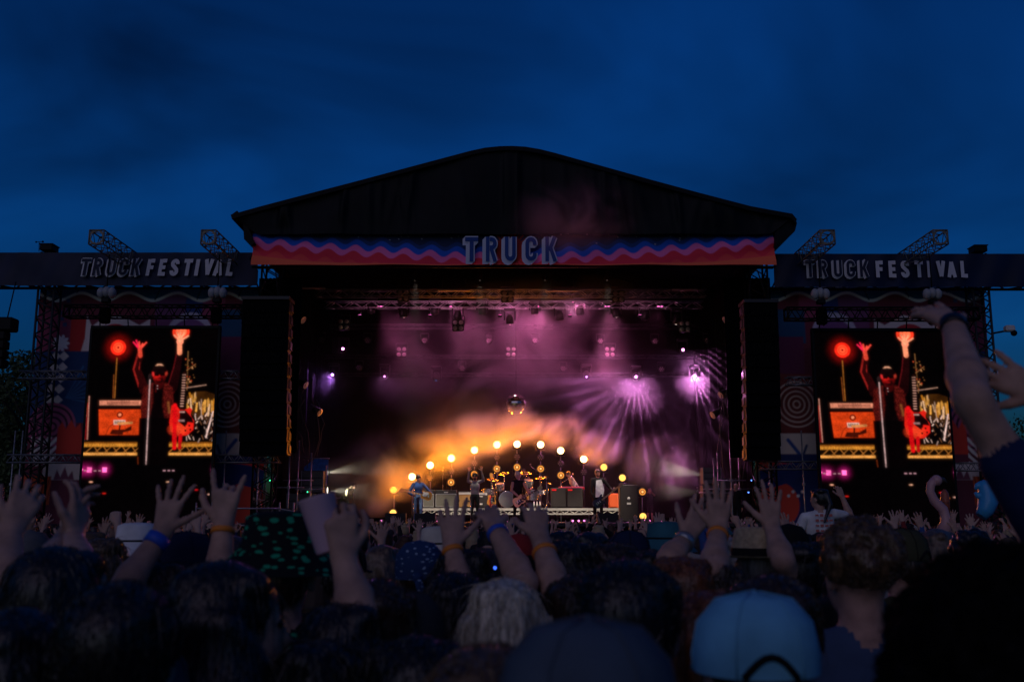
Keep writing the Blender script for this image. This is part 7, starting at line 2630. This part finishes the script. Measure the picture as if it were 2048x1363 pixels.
# further faces of the crowd three to six metres out, each with a look of its own
EX = [
    (712, 1048, 6.2, 'dark-haired man in bright blue shirt right of the raised cup', ('black', 'blue'), 'short', None, None),
    (690, 1098, 4.4, 'person in a dark cap just right of the green patterned hat', ('black', 'black'), 'short', 'cap', 'black'),
    (770, 1092, 4.9, 'light-brown-haired fan left of the paisley bandana', ('light', 'white'), 'bob', None, None),
    (882, 1072, 5.6, 'fan in a pale bucket hat behind the paisley bandana', ('brown', 'grey'), 'short', 'bucket', 'cream'),
    (1040, 1078, 5.2, 'fan in a red beanie above the blonde woman', ('black', 'navy'), 'short', 'beanie', 'red'),
    (1182, 1066, 5.5, 'fan in royal blue shirt below the black cabinets', ('black', 'royal'), 'short', None, None),
    (1262, 1074, 5.0, 'fan in a navy cap below the bassist', ('brown', 'denim'), 'short', 'cap', 'navy'),
    (1335, 1062, 5.8, 'fan in a teal bucket hat below the tall bass cabinet', ('brown', 'teal'), 'short', 'bucket', 'teal'),
    (1462, 1078, 4.8, 'grey-haired person left of the straw hat', ('grey', 'charcoal'), 'short', None, None),
    (1580, 1058, 5.6, 'fan in a black beanie right of the straw hat', ('brown', 'grey'), 'short', 'beanie', 'black'),
    (1658, 1098, 4.6, 'fan with long dark hair left of the curly man', ('black', 'darkblue'), 'long', None, None),
    (1800, 1072, 4.4, 'fan in an olive cap right of the curly man', ('brown', 'olive'), 'short', 'cap', 'olive'),
    (1872, 1060, 5.4, 'fair-haired fan below the flamingo', ('light', 'pink'), 'bob', None, None),
    (1948, 1066, 4.9, 'dark curly-haired fan below the blue inflatable', ('black', 'white'), 'curly', None, None),
    (205, 1080, 4.4, 'fair-haired fan between the clasped hands and the spread hand', ('light', 'navy'), 'bob', None, None),
    (272, 1066, 5.4, 'fan in a white bucket hat behind the spread hand', ('brown', 'grey'), 'short', 'bucket', 'white'),
    (470, 1074, 5.0, 'brown-haired fan left of the green patterned hat', ('brown', 'teal'), 'pony', None, None),
    (60, 1072, 5.0, 'fan in a grey beanie at the left', ('brown', 'black'), 'short', 'beanie', 'grey'),
    (905, 1150, 2.9, 'dark bobbed head left of the blonde woman', ('black', 'denim'), 'bob', None, None),
    (1165, 1150, 2.6, 'brown-haired fan right of the blonde woman', ('brown', 'teal'), 'pony', None, None),
    (1400, 1190, 2.3, 'ginger-haired fan left of the light blue cap', ('ginger', 'navy'), 'bob', None, None),
    (690, 1215, 2.2, 'dark long-haired fan below the raised cup', ('black', 'royal'), 'long', None, None),
]
for k, (u, v, Y, lab, (hc_, sc__), hs_, hat_, hm_) in enumerate(EX):
    o, i_, a_ = fan(u, v, Y, lab, pmats(k % 3 if k % 5 == 0 else k % 2, hc_, sc__, 'navy'), hair=hs_, hat=hat_ is not None, seed=60 + k, head_dir=(rnd.uniform(-.6, .6), 0), sleeve=('short', 'none', 'long')[k % 3],
                    rz=rnd.uniform(-.3, .3))
    if hat_:
        headgear(o, i_, hat_, CLO[hm_], CLO['black'] if hm_ != 'black' else CLO['charcoal'])
# someone riding on shoulders
cr, ci, _ = fan(1644, 1052, 11.2, 'man carrying the white-shirted rider on his shoulders', pmats(0, 'brown', 'grey', 'navy'), hair='short', seed=28)
tp_ = P(1640, 974, 11.0)
zs = tp_.z - 1.62
rd, rinfo = add_person((tp_.x, 11.05, zs), 0.0, 'person in a white printed T-shirt sitting on shoulders above the crowd', pmats(0, 'black', 'white', 'navy'), height=1.60, hair='pony', seat=True, sleeve='short', head_dir=(0.7, 0), face=True,
                       arms=[dict(side=1, elbow=(0.36, 0.08, 1.30), wrist=(0.30, 0.14, 1.52), pose='relaxed', palm=(0, 1, 0)), dict(side=-1, elbow=(-0.26, 0.05, 1.08), wrist=(-0.2, 0.22, 0.95), pose='relaxed', palm=(0, 0, -1))])
sp_ = MB()
for k in range(5):
    for j in range(4):
        sp_.box((-0.07 + 0.05 * j, -0.123 + 0.004 * abs(j - 1.5), 1.10 + 0.055 * k), (0.035, 0.004, 0.018 + 0.01 * ((j + k) % 2)))
tag(sp_.build('back_print', mat('print_red', (0.45, 0.12, 0.10), .8), rd), kind='stuff')

# inflatables
fl = thing('inflatable_flamingo', 'pale pink inflatable flamingo neck rising from the crowd on the right', 'inflatable', P(1888, 1062, 12.0))
k0 = lambda u, v: P(u, v, 12.0) - fl.location
PKI = mat('inflatable_pink', (0.55, 0.30, 0.30), 0.35)
MB().tube([k0(1885, 1070), k0(1893, 1040), k0(1886, 1018), k0(1868, 1000), k0(1860, 982), k0(1862, 968), k0(1870, 960)], [0.10, 0.062, 0.058, 0.055, 0.05, 0.05, 0.055], 12).ball(k0(1873, 960), 0.065, 12, 8).build('neck', PKI, fl)
MB().tube([k0(1876, 959), k0(1888, 960), k0(1894, 966)], [0.045, 0.03, 0.008], 8).build('beak', mat('beak_dark', (0.05, 0.04, 0.04), .4), fl)
dn = thing('inflatable_toy', 'bright blue curvy inflatable held up beside the flamingo', 'inflatable', P(1970, 1035, 12.5))
k1 = lambda u, v: P(u, v, 12.5) - dn.location
BLI = mat('inflatable_blue', (0.05, 0.32, 0.62), 0.3)
MB().tube([k1(1962, 1032), k1(1970, 1020), k1(1976, 1002), k1(1974, 985), k1(1968, 970), k1(1962, 963)], [0.07, 0.10, 0.12, 0.10, 0.09, 0.045], 12).build('body', BLI, dn)
MB().tube([k1(1968, 992), k1(1955, 990), k1(1950, 984)], [0.05, 0.04, 0.02], 8).build('fin', BLI, dn)
MB().tube([k1(1964, 968), k1(1954, 972), k1(1950, 978)], [0.05, 0.04, 0.015], 8).build('snout', BLI, dn)
re = thing('inflatable_sausage', 'upright reddish inflatable end beside the flamingo', 'inflatable', P(1889, 1020, 12.3))
k2 = lambda u, v: P(u, v, 12.3) - re.location
MB().tube([k2(1892, 1030), k2(1890, 1000), k2(1889, 985), k2(1889, 978)], [0.05, 0.055, 0.045, 0.015], 10).build('body', mat('inflatable_red', (0.4, 0.10, 0.05), .35), re)
MB().lathe([(0.057, -0.01), (0.057, 0.01)], 12, k2(1890.5, 1005), (0, 0, 1)).build('seam', mat('inflatable_seam', (0.2, 0.05, 0.03), .4), re)

# ------------------------------------------------------------------ crowd members by the hundred
rc = random.Random(77)


def vary(name, cols, rough=0.85, spec=0.15, bump=0.3):
    m = mat(name, cols[0], rough, spec=spec)
    nt = m.node_tree
    p = nt.nodes['Principled BSDF']
    oi = nt.nodes.new('ShaderNodeObjectInfo')
    cr_ = nt.nodes.new('ShaderNodeValToRGB')
    cr_.color_ramp.interpolation = 'CONSTANT'
    el = cr_.color_ramp.elements
    while len(el) > 1:
        el.remove(el[-1])
    el[0].color = tuple(cols[0]) + (1,)
    for k in range(1, len(cols)):
        e = el.new(k / len(cols)); e.color = tuple(cols[k]) + (1,)
    mm = nt.nodes.new('ShaderNodeMath'); mm.operation = 'MULTIPLY'; mm.inputs[1].default_value = 7.13 + len(cols)
    fr_ = nt.nodes.new('ShaderNodeMath'); fr_.operation = 'FRACT'
    nt.links.new(oi.outputs['Random'], mm.inputs[0]); nt.links.new(mm.outputs[0], fr_.inputs[0])
    nt.links.new(fr_.outputs[0], cr_.inputs[0]); nt.links.new(cr_.outputs[0], p.inputs['Base Color'])
    return m


VM = [vary('crowd_skin', [(0.42, 0.25, 0.19), (0.40, 0.235, 0.17), (0.33, 0.19, 0.135), (0.44, 0.28, 0.22), (0.18, 0.10, 0.065)], 0.55, 0.35),
      vary('crowd_hair', [(0.006, 0.005, 0.005), (0.02, 0.012, 0.008), (0.03, 0.016, 0.009), (0.010, 0.007, 0.006), (0.10, 0.06, 0.03), (0.35, 0.26, 0.15), (0.05, 0.02, 0.01)], 0.6, 0.3),
      vary('crowd_shirt', [(0.008, 0.008, 0.01), (0.02, 0.03, 0.08), (0.4, 0.4, 0.4), (0.03, 0.07, 0.22), (0.10, 0.10, 0.11), (0.015, 0.015, 0.018), (0.2, 0.03, 0.03), (0.02, 0.09, 0.13), (0.3, 0.28, 0.25), (0.008, 0.008, 0.01)]),
      vary('crowd_trousers', [(0.01, 0.012, 0.025), (0.008, 0.008, 0.009), (0.04, 0.06, 0.11)]), SHOEM, DARKM]


def AR(side, e, w, pose='open', fd=None, palm=(0, 1, 0)):
    return dict(side=side, elbow=e, wrist=w, pose=pose, fdir=fd, palm=palm)


TEMPL = [   # (what it shows, keywords)
    ('both palms open overhead', dict(arms=[AR(1, (0.30, 0.12, 1.40), (0.24, 0.20, 1.63)), AR(-1, (-0.30, 0.12, 1.40), (-0.22, 0.22, 1.65), 'spread')], hair='short', seed=1)),
    ('one hand stretched high', dict(arms=[AR(1, (0.27, 0.08, 1.55), (0.26, 0.14, 1.78), 'spread', (0.1, 0.1, 1))], hair='short', seed=2)),
    ('a horned hand sign', dict(arms=[AR(-1, (-0.28, 0.1, 1.52), (-0.26, 0.16, 1.74), 'rock')], hair='bob', seed=3)),
    ('hands clapping overhead', dict(arms=[AR(1, (0.27, 0.14, 1.47), (0.07, 0.24, 1.67), 'open', (-0.15, 0.1, 1), (-1, 0.2, 0)), AR(-1, (-0.27, 0.14, 1.47), (-0.05, 0.24, 1.67), 'open', (0.15, 0.1, 1), (1, 0.2, 0))], hair='long', seed=4)),
    ('one finger pointing up', dict(arms=[AR(1, (0.29, 0.12, 1.45), (0.24, 0.2, 1.68), 'point')], hair='curly', seed=5)),
    ('long hair, arms down', dict(arms=[], hair='long', seed=6)),
    ('short hair, arms down', dict(arms=[], hair='short', seed=7)),
    ('long hair, hands waving', dict(arms=[AR(1, (0.33, 0.1, 1.36), (0.34, 0.2, 1.60), 'relaxed', (0.15, 0.2, 1)), AR(-1, (-0.28, 0.1, 1.50), (-0.32, 0.14, 1.73), 'spread', (-0.2, 0.1, 1))], hair='long', seed=8)),
    ('a bun, hand up', dict(arms=[AR(-1, (-0.28, 0.12, 1.44), (-0.25, 0.2, 1.68), 'open')], hair='bun', seed=9)),
    ('a ponytail, fist up', dict(arms=[AR(1, (0.28, 0.10, 1.50), (0.22, 0.18, 1.72), 'fist')], hair='pony', seed=10)),
    ('bobbed hair, arms down', dict(arms=[], hair='bob', seed=11)),
]
protos = []
for k, (what, kw) in enumerate(TEMPL):
    pc, inf = build_person(height=1.66, hb=0.019, ha=0.0088, fat=1.15, sleeve=('short', 'none', 'short', 'long')[k % 4], **kw)
    protos.append(np_mesh('person', pc, VM))
up_ids = [0, 1, 2, 3, 4, 7, 8, 9]
dn_ids = [5, 6, 10]
spots = []
y = 3.4
row = 0
while y < 27.0:
    half = y * 0.53 + 0.5
    step = 0.62 + 0.012 * y
    x = -half + rc.uniform(0, step)
    while x < half:
        spots.append((x + rc.uniform(-.14, .14), y + rc.uniform(-.25, .25)))
        x += step * rc.uniform(0.85, 1.2)
    y += 0.62 + 0.045 * y
    row += 1
PIT = 27.6
free = [(x, y) for x, y in spots if all((x - a) ** 2 + (y - b) ** 2 > 0.36 ** 2 for a, b in PLACED)]
free.sort(key=lambda p: p[1])
tail = []
seen_labels = {}
ZONES = [(140, 'at the left edge'), (300, 'under the left screen'), (450, 'under the left screen edge'), (600, 'under the left loudspeaker'), (760, 'under the left side lamps'), (880, 'below the denim guitarist'), (990, 'below the singer'), (1090, 'below the drums'),
         (1180, 'below the black cabinets'), (1300, 'below the bassist'), (1420, 'under the right side lamps'), (1590, 'under the right loudspeaker'), (1760, 'under the right screen edge'), (1900, 'under the right screen'), (9999, 'at the right edge')]
for n_, (x, y) in enumerate(free):
    u = CX + x / y * LENS_F
    arms_ok = y > 7.5 or (y > 4.6 and rc.random() < .62)
    ids = up_ids if (arms_ok and rc.random() < 0.76) else dn_ids
    t = rc.choice(ids)
    sc_ = rc.uniform(0.93, 1.06) if y > 6 else rc.uniform(0.93, 1.03)
    if y < 15 and t in up_ids and (790 < u < 1330 or y < 7.5):
        sc_ = rc.uniform(0.90, 0.96)
    if n_ >= 285:
        tail.append((x, y, t, sc_))
        continue
    o = link_mesh('person', protos[t])
    o.location = (x, y, 0)
    o.scale = (sc_ * rc.choice((-1, 1)) if False else sc_, sc_, sc_)
    o.rotation_euler = (0, 0, rc.gauss(-math.atan2(x, 40 - y) * 0.6, 0.22))
    zone = [z_ for lim, z_ in ZONES if u < lim][0]
    tier = 'nearby' if y < 6.5 else ('midway' if y < 13 else 'far off')
    lab = 'concertgoer %s %s with %s' % (tier, zone, TEMPL[t][0])
    seen_labels.setdefault(lab, []).append(o)
    tag(o, lab, 'person', 'concertgoers seen from behind with ' + TEMPL[t][0])
for lab, os_ in seen_labels.items():
    if len(os_) > 1:
        os_.sort(key=lambda q: q.location.x / q.location.y)
        nm = ['leftmost', 'next', 'third', 'fourth', 'fifth', 'sixth', 'seventh']
        for k, q in enumerate(os_):
            q['label'] = nm[min(k, 6)] + ' ' + lab
# the last rows by the barrier read as one mass
if tail:
    Vs, Fs, Ms, off = [], [], [], 0
    low = {}
    for (x, y, t, sc_) in tail:
        if t not in low:
            kw = dict(TEMPL[t][1])
            pc, inf = build_person(height=1.66, hb=0.034, ha=0.0125, fat=1.35, sleeve='short', **kw)
            V = np.concatenate([p[0] for p in pc]); o_ = np.cumsum([0] + [len(p[0]) for p in pc[:-1]])
            low[t] = (V, np.concatenate([p[1] + q for p, q in zip(pc, o_)]), np.concatenate([p[2] for p in pc]))
        V, Fq, Mi = low[t]
        a = rc.gauss(0, .25)
        ca, sa = math.cos(a), math.sin(a)
        W_ = V * sc_
        W_ = np.stack([W_[:, 0] * ca - W_[:, 1] * sa + x, W_[:, 0] * sa + W_[:, 1] * ca + y, W_[:, 2]], 1)
        Mi2 = Mi.copy()
        Mi2[Mi == SHIRT] = rc.choice((SHIRT, 6, 7, 8))
        Vs.append(W_); Fs.append(Fq + off); Ms.append(Mi2); off += len(V)
    me = np_mesh('crowd', [(np.concatenate(Vs), np.concatenate(Fs), np.concatenate(Ms))], [SKINS[0], HAIRS['brown'], CLO['black'], CLO['navy'], SHOEM, DARKM, CLO['grey'], CLO['darkblue'], CLO['white']])
    tag(link_mesh('crowd', me), 'far rows of the crowd pressed against the stage with raised hands', 'crowd', kind='stuff')
print('CROWD', len(free), len(tail))
